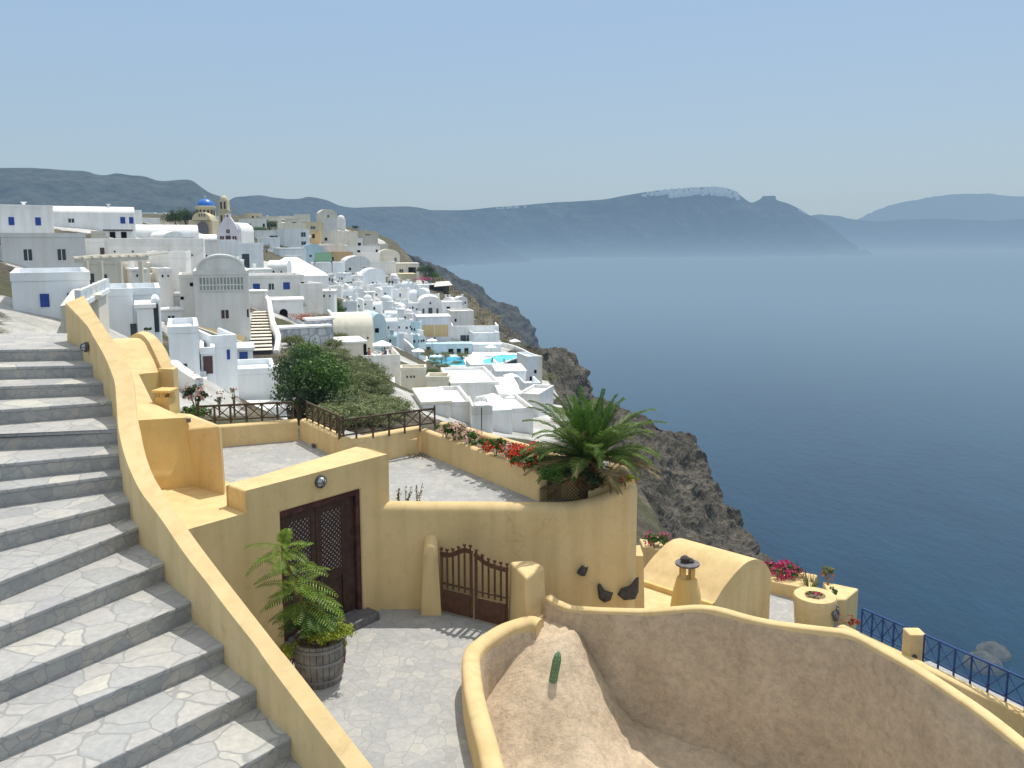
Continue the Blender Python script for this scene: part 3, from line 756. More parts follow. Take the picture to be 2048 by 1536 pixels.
# single outline face set: front with hole
def wall_hole(mb, ua, ub, z0, ztop, da, db, dz, th):
    F_ = [W(ua, 0, z0), W(da, 0, z0), W(da, 0, dz), W(db, 0, dz), W(db, 0, z0), W(ub, 0, z0), W(ub, 0, ztop), W(0, 0, ztop), W(0, 0, PZ), W(ua, 0, PZ)]
    B_ = [p - WN * th for p in F_]
    n = len(F_); vs = F_ + B_
    # triangulated ngon faces with concave outline are handled by quads
    fs = []
    idx = {}
    def add(p): vs.append(p); return len(vs) - 1
    for s, off in ((0, 0), (1, th)):
        q = lambda u, z: add(W(u, -off, z))
        a = [q(ua, z0), q(da, z0), q(da, dz), q(da, PZ), q(ua, PZ)]
        b_ = [q(db, z0), q(ub, z0), q(ub, dz), q(ub, ztop), q(db, ztop), q(db, dz)]
        c_ = [q(da, dz), q(db, dz), q(db, ztop), q(0, ztop), q(0, PZ), q(da, PZ)]
        for poly in (a, b_, c_): fs.append(tuple(poly) if s == 0 else tuple(reversed(poly)))
    for i in range(n):
        j = (i + 1) % n; fs.append((i, i + n, j + n, j))
    mb.raw(vs, fs)
# the raised part starts at u = 0
uR = 0.0
wall_hole(mb, u0, u1, CT - .2, TZ, uD0, uD1, DZ1, TH_)
body = mb.build('wall', Y_, gh)
bm = bmesh.new(); bm.from_mesh(body.data); bmesh.ops.remove_doubles(bm, verts=bm.verts, dist=1e-4); bmesh.ops.recalc_face_normals(bm, faces=bm.faces); bm.to_mesh(body.data); bm.free()
bv = body.modifiers.new('bevel', 'BEVEL'); bv.width = .035; bv.segments = 3; bv.limit_method = 'ANGLE'; bv.angle_limit = R(40)
# thick top of the door wall: back part up to the terrace
bt = [Z(452, 971, TZ - .004), Z(712, 893, TZ - .004), Z(776, 904, TZ - .004)]
mb = MB(); mb.slab([W(.0, -TH_ + .003, TZ - .003), W(u1, -TH_ + .003, TZ - .003), bt[2], bt[1], bt[0]], CT)
mb.build('wall_top', Y_, gh, bevel=.03)
# ledge (flat platform left of the doors)
pf = [Z(312, 961, PZ), Z(376, 1056, PZ), W(0, -TH_, PZ), Z(450, 1018, PZ), Z(449, 986, PZ), Z(393, 950, PZ)]
mb = MB(); mb.slab([W(u0, -TH_ + .002, PZ - .003), W(0.3, -TH_ + .002, PZ - .003), Z(452, 985, PZ - .003) + Vector((.1, .25, 0)), Z(393, 948, PZ - .003) + Vector((0, .3, 0)), Z(300, 950, PZ - .003) + Vector((-.8, .4, 0)), Z(220, 1000, PZ - .003)], CT)
mb.build('ledge', Y_, gh)
# doors
DR = .09   # recess
fr = MB(); fw = .085
for ua, ub in ((uD0, uD0 + fw), (uD1 - fw, uD1)):
    fr.slab([W(ua, -.035, DZ1 - .002), W(ub, -.035, DZ1 - .002), W(ub, -DR - .06, DZ1 - .002), W(ua, -DR - .06, DZ1 - .002)], CT + .1)
fr.slab([W(uD0 + fw, -.035, DZ1 - .002), W(uD1 - fw, -.035, DZ1 - .002), W(uD1 - fw, -DR - .06, DZ1 - .002), W(uD0 + fw, -DR - .06, DZ1 - .002)], DZ1 - .10)
fr.build('door_frame', M['woodframe'], gh, bevel=.012)
bk = MB(); bk.quad([W(uD0, -TH_ + .02, CT), W(uD1, -TH_ + .02, CT), W(uD1, -TH_ + .02, DZ1), W(uD0, -TH_ + .02, DZ1)]); bk.build('dark_doorway', M['black'], gh)
ua, ub = uD0 + fw + .005, uD1 - fw - .005 - .16
um = (ua + ub) / 2; zb_, zt_ = CT + .14, DZ1 - .105; zmid = zb_ + .72
for (a, b) in ((ua, um - .004), (um + .004, ub)):
    leafd = MB(); s_ = .085; v0, v1 = -DR, -DR - .05
    def pb(a_, b_, z0, z1, va=v0, vb=v1, m_=leafd): m_.slab([W(a_, va, z1), W(b_, va, z1), W(b_, vb, z1), W(a_, vb, z1)], z0)
    pb(a, a + s_, zb_, zt_); pb(b - s_, b, zb_, zt_)
    pb(a + s_, b - s_, zt_ - .12, zt_); pb(a + s_, b - s_, zb_, zb_ + .12); pb(a + s_, b - s_, zmid - .06, zmid + .06)
    pb(a + s_, b - s_, zb_ + .12, zmid - .06, v0 - .022, v1 + .008)
    pb(a + s_ + .05, b - s_ - .05, zb_ + .18, zmid - .12, v0 - .010, v0 - .024)
    dl = leafd.build('door', M['wood'], gh, bevel=.006)
    lat = MB(); za, zz = zmid + .06, zt_ - .12; xa, xb = a + s_, b - s_
    # diagonal lattice
    step = .078; wd = .029; w_ = xb - xa; h_ = zz - za; k = -h_
    while k < w_:
        for sgn in (1, -1):
            x0, x1 = max(0, k), min(w_, k + h_)
            if x1 > x0 + .01:
                y0, y1 = x0 - k, x1 - k
                if sgn < 0: y0, y1 = h_ - y0, h_ - y1
                lat.bar(W(xa + x0, v0 - .012 - .006 * sgn, za + y0), W(xa + x1, v0 - .012 - .006 * sgn, za + y1), wd, .006, up=tuple(WN))
        k += step
    lat.build('lattice', M['wood'], dl)
    kn = MB(); kn.quad([W(xa, v0 - .024, za), W(xb, v0 - .024, za), W(xb, v0 - .024, zz), W(xa, v0 - .024, zz)])
    kn.build('pale_lining', M['lining'], dl)
jb = MB(); jb.slab([W(ub + .003, -DR - .01, zt_), W(uD1 - fw - .003, -DR - .01, zt_), W(uD1 - fw - .003, -DR - .05, zt_), W(ub + .003, -DR - .05, zt_)], zb_); jb.build('shadow_gap_strip', M['wood'], gh)  # dark strip stands in for the deep shadow beside the door leaf
hd = MB(); hd.tube([W(um + .05, -DR + .01, zmid + .02), W(um + .05, -DR + .05, zmid + .02)], .018, 8); hd.tube([W(um + .05, -DR + .05, zmid + .02), W(um + .05, -DR + .05, zmid - .07)], .012, 8)
hd.build('door_handle', M['metal'], gh)
th = MB(); th.slab([W(uD0 - .08, .28, CT + .13), W(uD1 + .1, .28, CT + .13), W(uD1 + .1, -.2, CT + .13), W(uD0 - .08, -.2, CT + .13)], CT - .1)
th.build('threshold', M['slate'], gh, bevel=.015)
ul, zl = uray(640, 963); bulkhead(gh, W(ul, .0, zl), tuple(WN), .10)

# ---- concave deep yellow block with its sunlit top, left of the ledge
def curve_loft(name, rows, nu, nv, mat, parent=None, label=None, cat=None, back=None):
    rr = [resample(r, nu) for r in rows]; mb = MB()
    colsv = []
    for i in range(nu): colsv.append(resample([r[i] for r in rr], nv))
    for i in range(nu):
        for j in range(nv): mb.v.append(tuple(colsv[i][j]))
    for i in range(nu - 1):
        for j in range(nv - 1): mb.f.append((i * nv + j, i * nv + j + 1, (i + 1) * nv + j + 1, (i + 1) * nv + j)); mb.mi.append(0)
    o = mb.build(name, mat, parent, smooth=True, angle=60)
    return o
wb = thing('winged_buttress', 'deep yellow concave buttress with a sunlit sloping top beside the curving parapet', 'buttress', (-5, 12.5, PZ))
pT = [D(262, 839, 12.62), D(271, 841, 12.6), D(320, 838, 12.68), D(375, 835, 12.75)]
pB = [D(292, 966, 12.25), D(312, 962.5, 12.3), D(352, 960, 12.38), D(394, 953, 12.5)]
rows = []
for t, bulge in ((0, 0), (.3, .0), (.6, .01), (.82, .03), (1, .0)):
    rows.append([a.lerp(b, t) + Vector((0, 0 , 0)) for a, b in zip(pT, pB)])
rows.append([Vector((p.x, p.y - .05, PZ - .3)) for p in pB])
curve_loft('face', rows, 14, 18, M['orange'], wb)
# top surface: fans from the parapet to the vault
tp = [pT[0], pT[1], pT[2], pT[3], D(351, 827, 13.3), D(330, 818, 13.7), D(306, 806, 14.1), D(292, 778, 14.9), D(277, 747, 15.7), D(256, 735, 16.0), D(236, 722, 16.3), D(215, 700, 16.3), D(222, 730, 15.2), D(232, 770, 14.2), D(236, 805, 13.2)]
mb = MB(); mb.quad(tp); 
o = mb.build('sloping_top', Y_, wb)
bm = bmesh.new(); bm.from_mesh(o.data); bmesh.ops.triangulate(bm, faces=bm.faces); bm.to_mesh(o.data); bm.free()
# right side and back of the block
sd_ = [pT[3], D(351, 827, 13.3), D(330, 818, 13.7), D(306, 806, 14.1), D(292, 778, 14.9), D(277, 747, 15.7)]
mb = MB()
for a, b in zip(sd_, sd_[1:]): mb.quad([a, b, (b.x, b.y, PZ - 1), (a.x, a.y, PZ - 1)])
mb.quad([pT[3], pB[3], (pB[3].x, pB[3].y + .3, PZ - 1), (pT[3].x, pT[3].y + .1, PZ - 1)])
mb.build('side', M['orange'], wb)
t = MB(); q = D(377, 838, 12.7); t.lathe([(0, 0), (.035, 0), (.035, .06), (0, .06)], q - Vector((0, 0, .05)), 10); t.build('spout', M['slate'], wb)

# ---- second block right of it
blk = MB(); f0 = D(376, 860, 12.62); f1 = D(438, 851, 12.15); z_ = -2.86
ft = [Z(376, 859, -2.93), Z(438, 851, -2.80)]
b0, b1 = Z(385, 829, -2.93), Z(440, 851, -2.80)
vs = [ft[0], ft[1], Z(440, 850, -2.80), Z(383, 828, -2.93), Z(350, 824, -2.93)]
top = [D(376, 859, 12.62), D(438, 851, 12.2), D(442, 852, 12.35), D(384, 828, 13.6), D(352, 825, 13.6)]
lo = [D(396, 965, 12.38), D(452, 1005, 11.95), D(454, 1000, 12.15), D(400, 965, 13.5), D(352, 960, 13.5)]
lo = [Vector((b.x, b.y, PZ - .5)) for b in lo]
blk.raw(top + lo, [(0, 1, 2, 3, 4), (0, 5, 6, 1), (1, 6, 7, 2), (2, 7, 8, 3), (3, 8, 9, 4), (4, 9, 5, 0)])
tag(blk.build('wall_block', Y_, bevel=.03, seg=3), 'plain yellow wall block at the near left corner of the upper terrace', 'wall')

# ---- small barrel vaulted roof with raised rim, behind the parapet
vt = thing('vaulted_roof', 'small yellow barrel vaulted roof with raised arched rim above the stairs', 'roof', tuple(D(290, 750, 17)))
dF = 17.2
def archpts(pxs, d): return [D(px, py, d) for px, py in pxs]
rimF = [(341, 748), (338, 722), (331, 703), (320, 684), (306, 671), (292, 665), (281, 666)]
# vault surface: generators from the left end to the rim
arcR = [D(x, y, d) for x, y, d in ((322, 744, 16.4), (313, 722, 16.6), (302, 700, 16.9), (292, 683, 17.2), (283, 676, 17.6), (270, 676, 18.3), (258, 682, 18.9))]
arcL = [D(x, y, d) for x, y, d in ((277, 750, 15.6), (262, 738, 15.9), (244, 722, 16.3), (226, 700, 16.8), (216, 683, 17.2), (205, 678, 17.9), (190, 684, 18.5))]
curve_loft('vault', [arcL, [a.lerp(b, .5) for a, b in zip(arcL, arcR)], arcR], 24, 4, Y_, vt)
rim_o = [D(x, y, d) for x, y, d in ((345, 744, 16.3), (341, 722, 16.5), (331, 698, 16.8), (316, 678, 17.1), (303, 667, 17.5), (286, 662, 18.2), (272, 668, 18.8))]
rim_i = [D(x, y, d) for x, y, d in ((326, 744, 16.25), (317, 722, 16.45), (306, 699, 16.75), (296, 681, 17.05), (284, 669, 17.45), (271, 667, 18.15), (260, 673, 18.75))]
mb = MB(); a = resample(rim_i, 20); b = resample(rim_o, 20); n = 20; vs = []; fs = []
for p, q in zip(a, b): vs += [p - Vector((0, 0, .14)), p, q, q - Vector((0, 0, .14))]
for i in range(n - 1):
    for j in range(3): fs.append((i * 4 + j, i * 4 + j + 1, (i + 1) * 4 + j + 1, (i + 1) * 4 + j))
fs.append((0, 1, 2, 3)); mb.raw(vs, fs); mb.build('arched_rim', Y_, vt, smooth=True, angle=40)
# walls below
mb = MB(); p0 = D(277, 748, 15.62); p1 = D(323, 744, 16.35); mb.slab([p0, p1, p1 + Vector((-.1, .2, 0)), p0 + Vector((-.1, .2, 0))], -6)
for p, q in zip(rim_o, rim_o[1:]): mb.quad([p - Vector((0, 0, .1)), q - Vector((0, 0, .1)), (q.x, q.y, -6), (p.x, p.y, -6)])
mb.build('wall', M['orange'], vt)
mb = MB(); p0 = D(316, 740, 16.3); p1 = D(346, 738, 16.2); zz = D(330, 738, 16.2).z
mb.slab([Vector((p0.x, p0.y, zz)), Vector((p1.x, p1.y, zz)), Vector((p1.x - .02, p1.y + .3, zz)), Vector((p0.x, p0.y + .3, zz))], -6); mb.build('end_wall', Y_, vt, bevel=.02)

# ---- chimney
def chimney(label, base, rb, rt, h, capr, name='chimney', slate=True, mat=None, sq=False, vent=0):
    c = thing(name, label, 'chimney', tuple(base)); n = 4 if sq else 28; mat = mat or M['orange']
    t = MB(); t.lathe([(rb, 0), (rb * .5 + rt * .5 + .01, h * .5), (rt, h * .88), (rt * .93, h * .92), (0, h * .92)], (0, 0, 0), n); t.build('shaft', mat, c, smooth=not sq, local=True)
    t = MB()
    for k in range(4):
        a = math.pi / 4 + k * math.pi / 2; x, y = rt * .62 * math.cos(a), rt * .62 * math.sin(a)
        t.box(x - rt * .2, x + rt * .2, y - rt * .2, y + rt * .2, h * .92, h * 1.06 + vent)
    t.build('vent_post', mat, c, local=True)
    t = MB(); t.lathe([(0, h * 1.06 + vent), (capr, h * 1.06 + vent), (capr, h * 1.06 + .035 + vent), (capr * .9, h * 1.06 + .045 + vent), (0, h * 1.06 + .05 + vent)], (0, 0, 0), n if sq else 22); t.build('cap', M['slate'] if slate else mat, c, local=True)
    return c
b = D(333, 826, 14.2); b.z -= .25
c1 = chimney('small yellow chimney with flat pale cap next to the flowering shrub', b, .23, .17, .60, .23, slate=False, sq=True)
c1.rotation_euler.z = R(38)

# ---- upper terraces
T1, T2 = -4.2, -4.4
mb = MB(); mb.slab([Z(447, 1010, T1), Z(760, 880, T1), Z(690, 860, T1), Z(596, 880, T1), Z(440, 893, T1), Z(395, 960, T1)], T1 - 1)
tag(mb.build('terrace_floor', M['paving']), 'grey crazy paved floor of the smaller left terrace', kind='structure')
mb = MB(); mb.slab([Z(700, 893, T2), Z(842, 893, T2), (1.15, 13.35, T2), (-2.1, 13.35, T2), (-2.3, 13.5, T2), Z(640, 960, T2)], T2 - 1)
tag(mb.build('terrace_floor', M['paving']), 'grey crazy paved floor of the larger terrace behind the curved wall', kind='structure')
wz = -3.76
def low_wall(name, pts, half, label, zb=-6.5, rz=.05, mat=Y_, parent=None, cat='wall', out=0, group=None):
    mb = MB(); mb.sweep(pts, half, zb, rz, 6, out)
    o = mb.build(name, mat, parent, smooth=True, angle=50)
    if parent is None: tag(o, label, cat, group)
    return o
def off(a, b, k):
    d = (b - a); d.z = 0; d.normalize(); return Vector((d.y, -d.x, 0)) * k
A0, A1, A2, A3 = Z(425, 853, wz), Z(595, 840, wz), Z(681, 876, wz), Z(842, 853, -3.86)
h = .11
o1 = off(A0, A1, -h); low_wall('terrace_wall', [A0 + o1, A1 + o1], h, 'low yellow wall along the back of the left terrace with a small oval light')
W2_a, W2_b = A1 + Vector((.02, .0, -.001)), A2
o2 = off(W2_a, W2_b, -h); low_wall('terrace_wall', [W2_a + o2 + Vector((0, .1, -.002)), W2_b + o2 + Vector((0, 0, -.002))], h, 'low yellow wall with railing between the left terrace and the scrubby hill')
o3 = off(A2, A3, -h); a2b = A2 + Vector((0, 0, -.06)); low_wall('terrace_wall', [a2b + o3, A3 + o3 + (A3 - A2) * .01], h, 'low yellow wall with railing along the back of the larger terrace')
lw = MB(); q0, q1 = Z(678, 893, -4.02), Z(836, 877, -4.08); oo = off(q0, q1, -.12)
lw.slab([q0, q1, q1 + oo * 3, q0 + oo * 3], -6); tag(lw.build('bench_ledge', Y_, bevel=.02), 'low yellow bench ledge at the foot of the back terrace wall', 'ledge')
# small recessed lights
for (px, py, o_, nm) in ((465, 883, (0, -1, 0), 0), (628, 891, (-.7, -.7, 0), 0)):
    par = bpy.data.objects['terrace_wall'] if px == 465 else bpy.data.objects['terrace_wall.001']
    y0 = (A0.y + A1.y) / 2 - .02 if px == 465 else A1.y + (A2.y - A1.y) * .38 - .02
    p = ray(px, py) * y0
    t = MB(); rot = Vector(o_).to_track_quat('Z', 'Y').to_matrix().to_4x4(); rot.translation = p
    t.lathe([(0, 0), (.07, 0), (.07, .02), (.05, .03), (0, .03)], (0, 0, 0), 16); t.v = [tuple(rot @ Vector((v[0], v[1] * .6, v[2]))) for v in t.v]
    t.build('wall_light', M['metal'], par, smooth=True)

def x_railing(label, a, b, h, nb, mat, name='railing', post=.035, group=None, endpost=0):
    r = thing(name, label, 'railing', tuple(a), group=group); a = Vector(a); b = Vector(b); up = Vector((0, 0, h))
    t = MB(); t.bar(a + up, b + up, post * 1.15); t.build('top_rail', mat, r)
    t = MB(); t.bar(a + up * .12, b + up * .12, post * .8); t.build('bottom_rail', mat, r)
    for i in range(nb + 1):
        p = a.lerp(b, i / nb); t = MB(); e = endpost if i in (0, nb) else 0
        t.bar(p - Vector((0, 0, .1)), p + up * (1.0 + e), post); t.build('post', mat, r)
    for i in range(nb):
        p, q = a.lerp(b, i / nb), a.lerp(b, (i + 1) / nb); t = MB()
        t.bar(p + up * .14, q + up * .97, post * .55); q2 = off(p, q, .012); t.bar(p + up * .97 + q2, q + up * .14 + q2, post * .55)
        t.build('cross_brace', mat, r)
    return r
up_ = Vector((0, 0, .01))
fh = .34
x_railing('dark timber railing with crossed bars on the back wall of the left terrace', Z(398, 848, -3.74) + o1, A1 + o1 + Vector((-.08, 0, .02)), fh, 6, M['fence'])
x_railing('dark timber railing stepping forward down the wall beside the scrubby hill', A1 + o2 + Vector((.1, 0, .02)), A2 + o2 + Vector((-.06, .08, .02)), fh, 6, M['fence'], endpost=.12)
E3 = Z(872, 850, -3.84)
x_railing('dark timber railing with crossed bars along the back of the larger terrace', A2 + o3 + Vector((.04, 0, -.02)), E3 + Vector((-.03, .05, .0)), fh, 6, M['fence'], endpost=.2)

# ---- planter with two walls
PZt = -3.9
I0, I1 = Z(842, 858, PZt), Z(1079, 946, PZt)
O0, O1, O2, O3 = Z(905, 846, PZt), Z(1006, 876, PZt), Z(1123, 908, PZt), Z(1262, 958, PZt)
hi = .085
oi = off(I0, I1, -hi)
pl = thing('flower_planter', 'long yellow raised planter full of geraniums running towards the palm', 'planter', tuple(I1 + Vector((.5, 1, -1))))
low_wall('inner_wall', [I0 + oi, I1 + oi], hi, None, parent=pl)
oo = off(O0, O3, hi)
low_wall('outer_wall', [O0 - Vector((.25, -.1, 0)), O0, O1, O2, O3], .1, None, parent=pl, zb=-12)
mb = MB(); pass
so_ = MB(); zz = PZt - .08
so_.slab([(I0.x + .2, I0.y, zz), (I1.x + .15, I1.y + .2, zz), (1.2, 13.72, zz), (1.8, 13.55, zz), (O3.x - .05, O3.y, zz), (O2.x - .05, O2.y - .05, zz), (O0.x, O0.y - .1, zz)], -5); so_.build('earth', M['soil'], pl)

# ---- the curved courtyard wall
lwp = [D(px, py, 13.2) for px, py in ((745, 1003), (800, 1003), (885, 1004), (960, 1004), (1040, 1005), (1105, 1005), (1140, 1004), (1165, 1000), (1190, 993), (1220, 981), (1240, 971), (1255, 964))]
zc_ = lwp[-1].z
lwp += [Vector((1.86, 13.24, zc_ + .03)), Vector((1.90, 13.36, zc_ + .035)), Vector((1.91, 13.6, zc_ + .03)), Vector((1.88, 14.4, zc_ + .02))]
cw = thing('courtyard_wall', 'long curved yellow courtyard wall with rounded top behind the iron gate', 'wall', (0, 13.1, CT))
mb = MB(); mb.sweep(resample(lwp, 90), .17, -9.5, .14, 10); mb.build('wall', Y_, cw, smooth=True, angle=60)
# planter parapet rising behind it on the right
mb = MB(); mb.sweep([D(1176, 976, 13.5), D(1215, 968, 13.48), D(1250, 958, 13.45)], .07, -6, .05); mb.build('planter_edge', Y_, cw, smooth=True)
# half round buttress at the left of the gate
mb = MB(); mb.sweep([(-1.33, 13.1, -4.80), (-1.33, 12.98, -4.82), (-1.32, 12.88, -4.86), (-1.32, 12.82, -4.92), (-1.32, 12.80, -5.0)], .12, CT - .1, .11, 8, .05); mb.build('buttress', Y_, cw, smooth=True, angle=70)
# corner flare at the far right foot of the wall
mb = MB(); a = D(1287, 1112, 13.5); b = D(1309, 1150, 13.3); c = D(1309, 1215, 13.2); d = D(1280, 1215, 13.2)
mb.slab([a, a + Vector((.02, .5, 0)), Vector((a.x - .3, a.y + .5, a.z)), Vector((a.x - .3, a.y, a.z))], -8, flare=.55); mb.build('flared_foot', Y_, cw, smooth=True, angle=20)
# embedded lava stones
def emb(px, py, s, pts, y=12.955):
    c = ray(px, py) * y; t = MB(); n_ = len(pts)
    vs = [(c.x + x * s, y + .02, c.z + z * s) for x, z in pts] + [(c.x + x * s * .8, y - .045, c.z + z * s * .8) for x, z in pts]
    t.raw(vs, [tuple(range(n_, 2 * n_))] + [(i, (i + 1) % n_, n_ + (i + 1) % n_, n_ + i) for i in range(n_)]); t.build('embedded_stone', M['blockstone'], cw, bevel=.012)
emb(1165, 1141, .10, [(-1, -.5), (-.4, -.95), (.5, -1), (.8, -.2), (1, .6), (.5, .4), (0, .9), (-.6, .2)])
emb(1209, 1186, .15, [(-.7, .1), (-.6, -.7), (0, -1.2), (.7, -.9), (1, 0), (.5, .1), (0, .3), (-.5, 1.1), (-.8, .9)])
emb(1257, 1180, .17, [(-1.1, -.5), (-.4, -1.1), (.7, -1), (1, -.2), (1, 1.3), (.7, 1.2), (.1, .4), (-.7, .1)])

# ---- lattice screen in front of the palm
ls = thing('lattice_screen', 'brown diagonal lattice screen with a sloping top in front of the palm', 'screen', tuple(Z(1120, 1004, -4.35)))
l0, l1 = D(1079, 1008, 13.5), D(1169, 1008, 13.44); tz0, tz1 = D(1079, 978, 13.5).z, D(1169, 951, 13.44).z
t = MB(); wa_, wb_ = D(1078, 950, 13.72), D(1178, 956, 13.66); t.slab([wa_, wb_, wb_ + Vector((0, .12, 0)), wa_ + Vector((0, .12, 0))], -6); t.build('front_wall', Y_, pl, bevel=.02)
t = MB(); t.bar((l0.x, l0.y, l0.z - .1), (l0.x, l0.y, tz0 + .02), .03); t.build('post', M['fence'], ls); t = MB(); t.bar((l1.x, l1.y, l1.z - .1), (l1.x, l1.y, tz1 + .03), .035); t.build('post', M['fence'], ls)
t = MB(); t.bar((l0.x, l0.y, tz0), (l1.x, l1.y, tz1), .03); t.build('top_rail', M['fence'], ls)
t = MB(); w_ = (l1 - l0).length; zb_ = l0.z - .05; k = -1.0
dv = Vector((l1.x - l0.x, l1.y - l0.y, 0)).normalized()
def ztop(s): return tz0 + (tz1 - tz0) * s / w_
while k < w_ + 1.0:
    for sg in (1, -1):
        seg = []
        for q in range(0, 61):
            s = k + sg * q * .012; zq = zb_ + q * .012
            if 0 <= s <= w_ and zq <= ztop(s): seg.append((s, zq))
        if len(seg) > 2:
            (s0, z0), (s1, z1) = seg[0], seg[-1]; oy = .006 * sg
            t.bar((l0.x + dv.x * s0, l0.y + dv.y * s0 + oy, z0), (l0.x + dv.x * s1, l0.y + dv.y * s1 + oy, z1), .013, .006, up=(0, 1, 0))
    k += .062
t.build('lattice', M['lattice'], ls)

# ---- iron gate
gt = thing('iron_gate', 'rust brown double iron gate with wavy top and ball finials', 'gate', (-1.13, 13.0, CT))
g0 = Vector((-1.16, 12.86, 0)); g1 = Z(1016, 1262, CT); g1.z = 0
gd = (g1 - g0); gl = gd.length; gd.normalize(); gn = Vector((gd.y, -gd.x, 0))
def Gp(s, z, o=0): return Vector((g0.x + gd.x * s + gn.x * o, g0.y + gd.y * s + gn.y * o, z))
zb = CT + .07
def gtop(t):  # wavy top rail, t in 0..1
    return CT + 1.02 + .17 * math.exp(-((t - .42) / .20) ** 2) - .02 * t
nb = 11
for li, (ta, tb) in enumerate(((0, .5), (.5, 1))):
    lf = MB(); n_ = 10
    sa, sb = ta * gl + (.02 if li else 0.0), tb * gl - (.0 if li else .02)
    lf.bar(Gp(sa + .02, zb), Gp(sa + .02, gtop(ta) + .02), .05, .04); lf.bar(Gp(sb - .02, zb), Gp(sb - .02, gtop(tb) + .02), .05, .04)
    gate = lf.build('gate_leaf', M['rust'], gt, bevel=.004)
    t = MB(); P_ = [Gp(sa + (sb - sa) * i / n_, gtop(ta + (tb - ta) * i / n_)) for i in range(n_ + 1)]
    for p, q in zip(P_, P_[1:]): t.bar(p, q, .035, .075)
    t.build('top_rail', M['rust'], gate)
    t = MB(); t.slab([Gp(sa + .045, zb + .36, .012), Gp(sb - .045, zb + .36, .012), Gp(sb - .045, zb + .36, -.012), Gp(sa + .045, zb + .36, -.012)], zb); t.build('kick_panel', M['rust'], gate)
    t = MB(); t.bar(Gp(sa, zb + .47), Gp(sb, zb + .47), .03, .025); t.build('lower_rail', M['rust'], gate)
for i in range(nb + 1):
    t_ = i / nb; s = .015 + t_ * (gl - .03); leaf_ = KID[gt.name][0 if t_ < .5 else 1]
    t = MB(); zt = gtop(t_)
    if 0 < i < nb: t.bar(Gp(s, zb + .40), Gp(s, zt), .034)
    t.tube([Gp(s, zt), Gp(s, zt + .075)], .012, 6)
    t.lathe([(0, .062), (.022, .07), (.032, .092), (.022, .114), (0, .124)], tuple(Gp(s, zt)), 10)
    t.build('bar', M['rust'], leaf_)

# ---- pillar, rough footing and brown enclosure walls
pr = thing('gate_pillar', 'tapering yellow gate pillar with flat sunlit top right of the iron gate', 'pillar', (.2, 12, CT))
zt = -5.0
tp = [Z(1019, 1122, zt), Z(1052, 1155, zt), Z(1090, 1132, zt), Z(1066, 1122, zt) + Vector((0, .05, 0))]
lo = [D(1004, 1250, 12.3), D(1058, 1250, 11.35), D(1118, 1240, 11.7), D(1100, 1200, 12.6)]
cx, cy = .27, 12.1
vs = []; K = 7
for k in range(K + 1):
    t = k / K; f = t ** 1.8
    for a, b in zip(tp, lo):
        bb = Vector((b.x, b.y, 0)); q = Vector((a.x, a.y, 0)).lerp(bb, f * .55 + t * .45 * .5); vs.append((q.x, q.y, zt + (-6.9 - zt) * t))
fs = [(0, 1, 2, 3)]
for k in range(K):
    for i in range(4):
        j = (i + 1) % 4; fs.append((k * 4 + i, (k + 1) * 4 + i, (k + 1) * 4 + j, k * 4 + j))
t = MB(); t.raw(vs, fs); t.build('pillar_body', Y_, pr, bevel=.05, seg=4)

bw = thing('enclosure_wall', 'rough brown rendered wall with a thin yellow coping in the right foreground', 'wall', (2, 10.5, -6))
cp = [(1098, 1190, -5.38), (1112, 1200, -5.40), (1140, 1211, -5.40), (1180, 1215, -5.36), (1230, 1217, -5.28), (1290, 1218, -5.2), (1350, 1214, -5.1), (1400, 1211, -5.03), (1440, 1216, -5.0), (1490, 1230, -5.0), (1540, 1241, -4.98), (1590, 1248, -4.95), (1640, 1254, -4.9), (1690, 1260, -4.85), (1725, 1272, -4.83), (1760, 1291, -4.82), (1800, 1313, -4.82), (1840, 1336, -4.82), (1900, 1375, -4.85), (1980, 1430, -4.9), (2080, 1510, -4.95)]
path = resample([Z(*c) for c in cp], 90)
t = MB(); t.sweep(path, .075, -9, .03, 6); t.build('coping', Y_, bw, smooth=True, angle=60)
t = MB(); vs = []; fs = []
for i, p in enumerate(path):
    d = (path[min(i + 1, 89)] - path[max(i - 1, 0)]); d.z = 0; d.normalize(); rn = Vector((d.y, -d.x, 0))
    for j in range(14):
        u = j / 13; z = p.z - .035 - u * 2.6; k = .082 + .10 * u + .02 * noise.noise(Vector((p.x * 3, p.y * 3, z * 3))) + (.012 if j else -.015)
        if j == 0: k = .07
        if j == 0: z += .012 * noise.noise(Vector((p.x * 5, p.y * 5, 0)))
        q = p + rn * k; vs.append((q.x, q.y, z))
for i in range(89):
    for j in range(13): fs.append((i * 14 + j, i * 14 + j + 1, (i + 1) * 14 + j + 1, (i + 1) * 14 + j))
t.raw(vs, fs); t.build('rough_render', M['brownwall'], bw, smooth=True, angle=80)
cw2 = thing('enclosure_wall', 'short curved yellow coped wall with rough brown inner face beside the pillar', 'wall', (0, 10.5, -6))
cp = [(1010, 1640, -5.62), (980, 1500, -5.62), (958, 1420, -5.62), (947, 1370, -5.60), (943, 1335, -5.58), (942, 1310, -5.57), (950, 1290, -5.57), (972, 1272, -5.57), (1004, 1252, -5.55), (1036, 1240, -5.53), (1062, 1234, -5.52), (1080, 1240, -5.54)]
path2 = resample([Z(*c) for c in cp], 60)
for p in path2: p.z = min(p.z, -5.5)
t = MB(); t.sweep(path2, .125, -7.5, .08, 8); t.build('coping', Y_, cw2, smooth=True, angle=60)
t = MB(); vs = []; fs = []
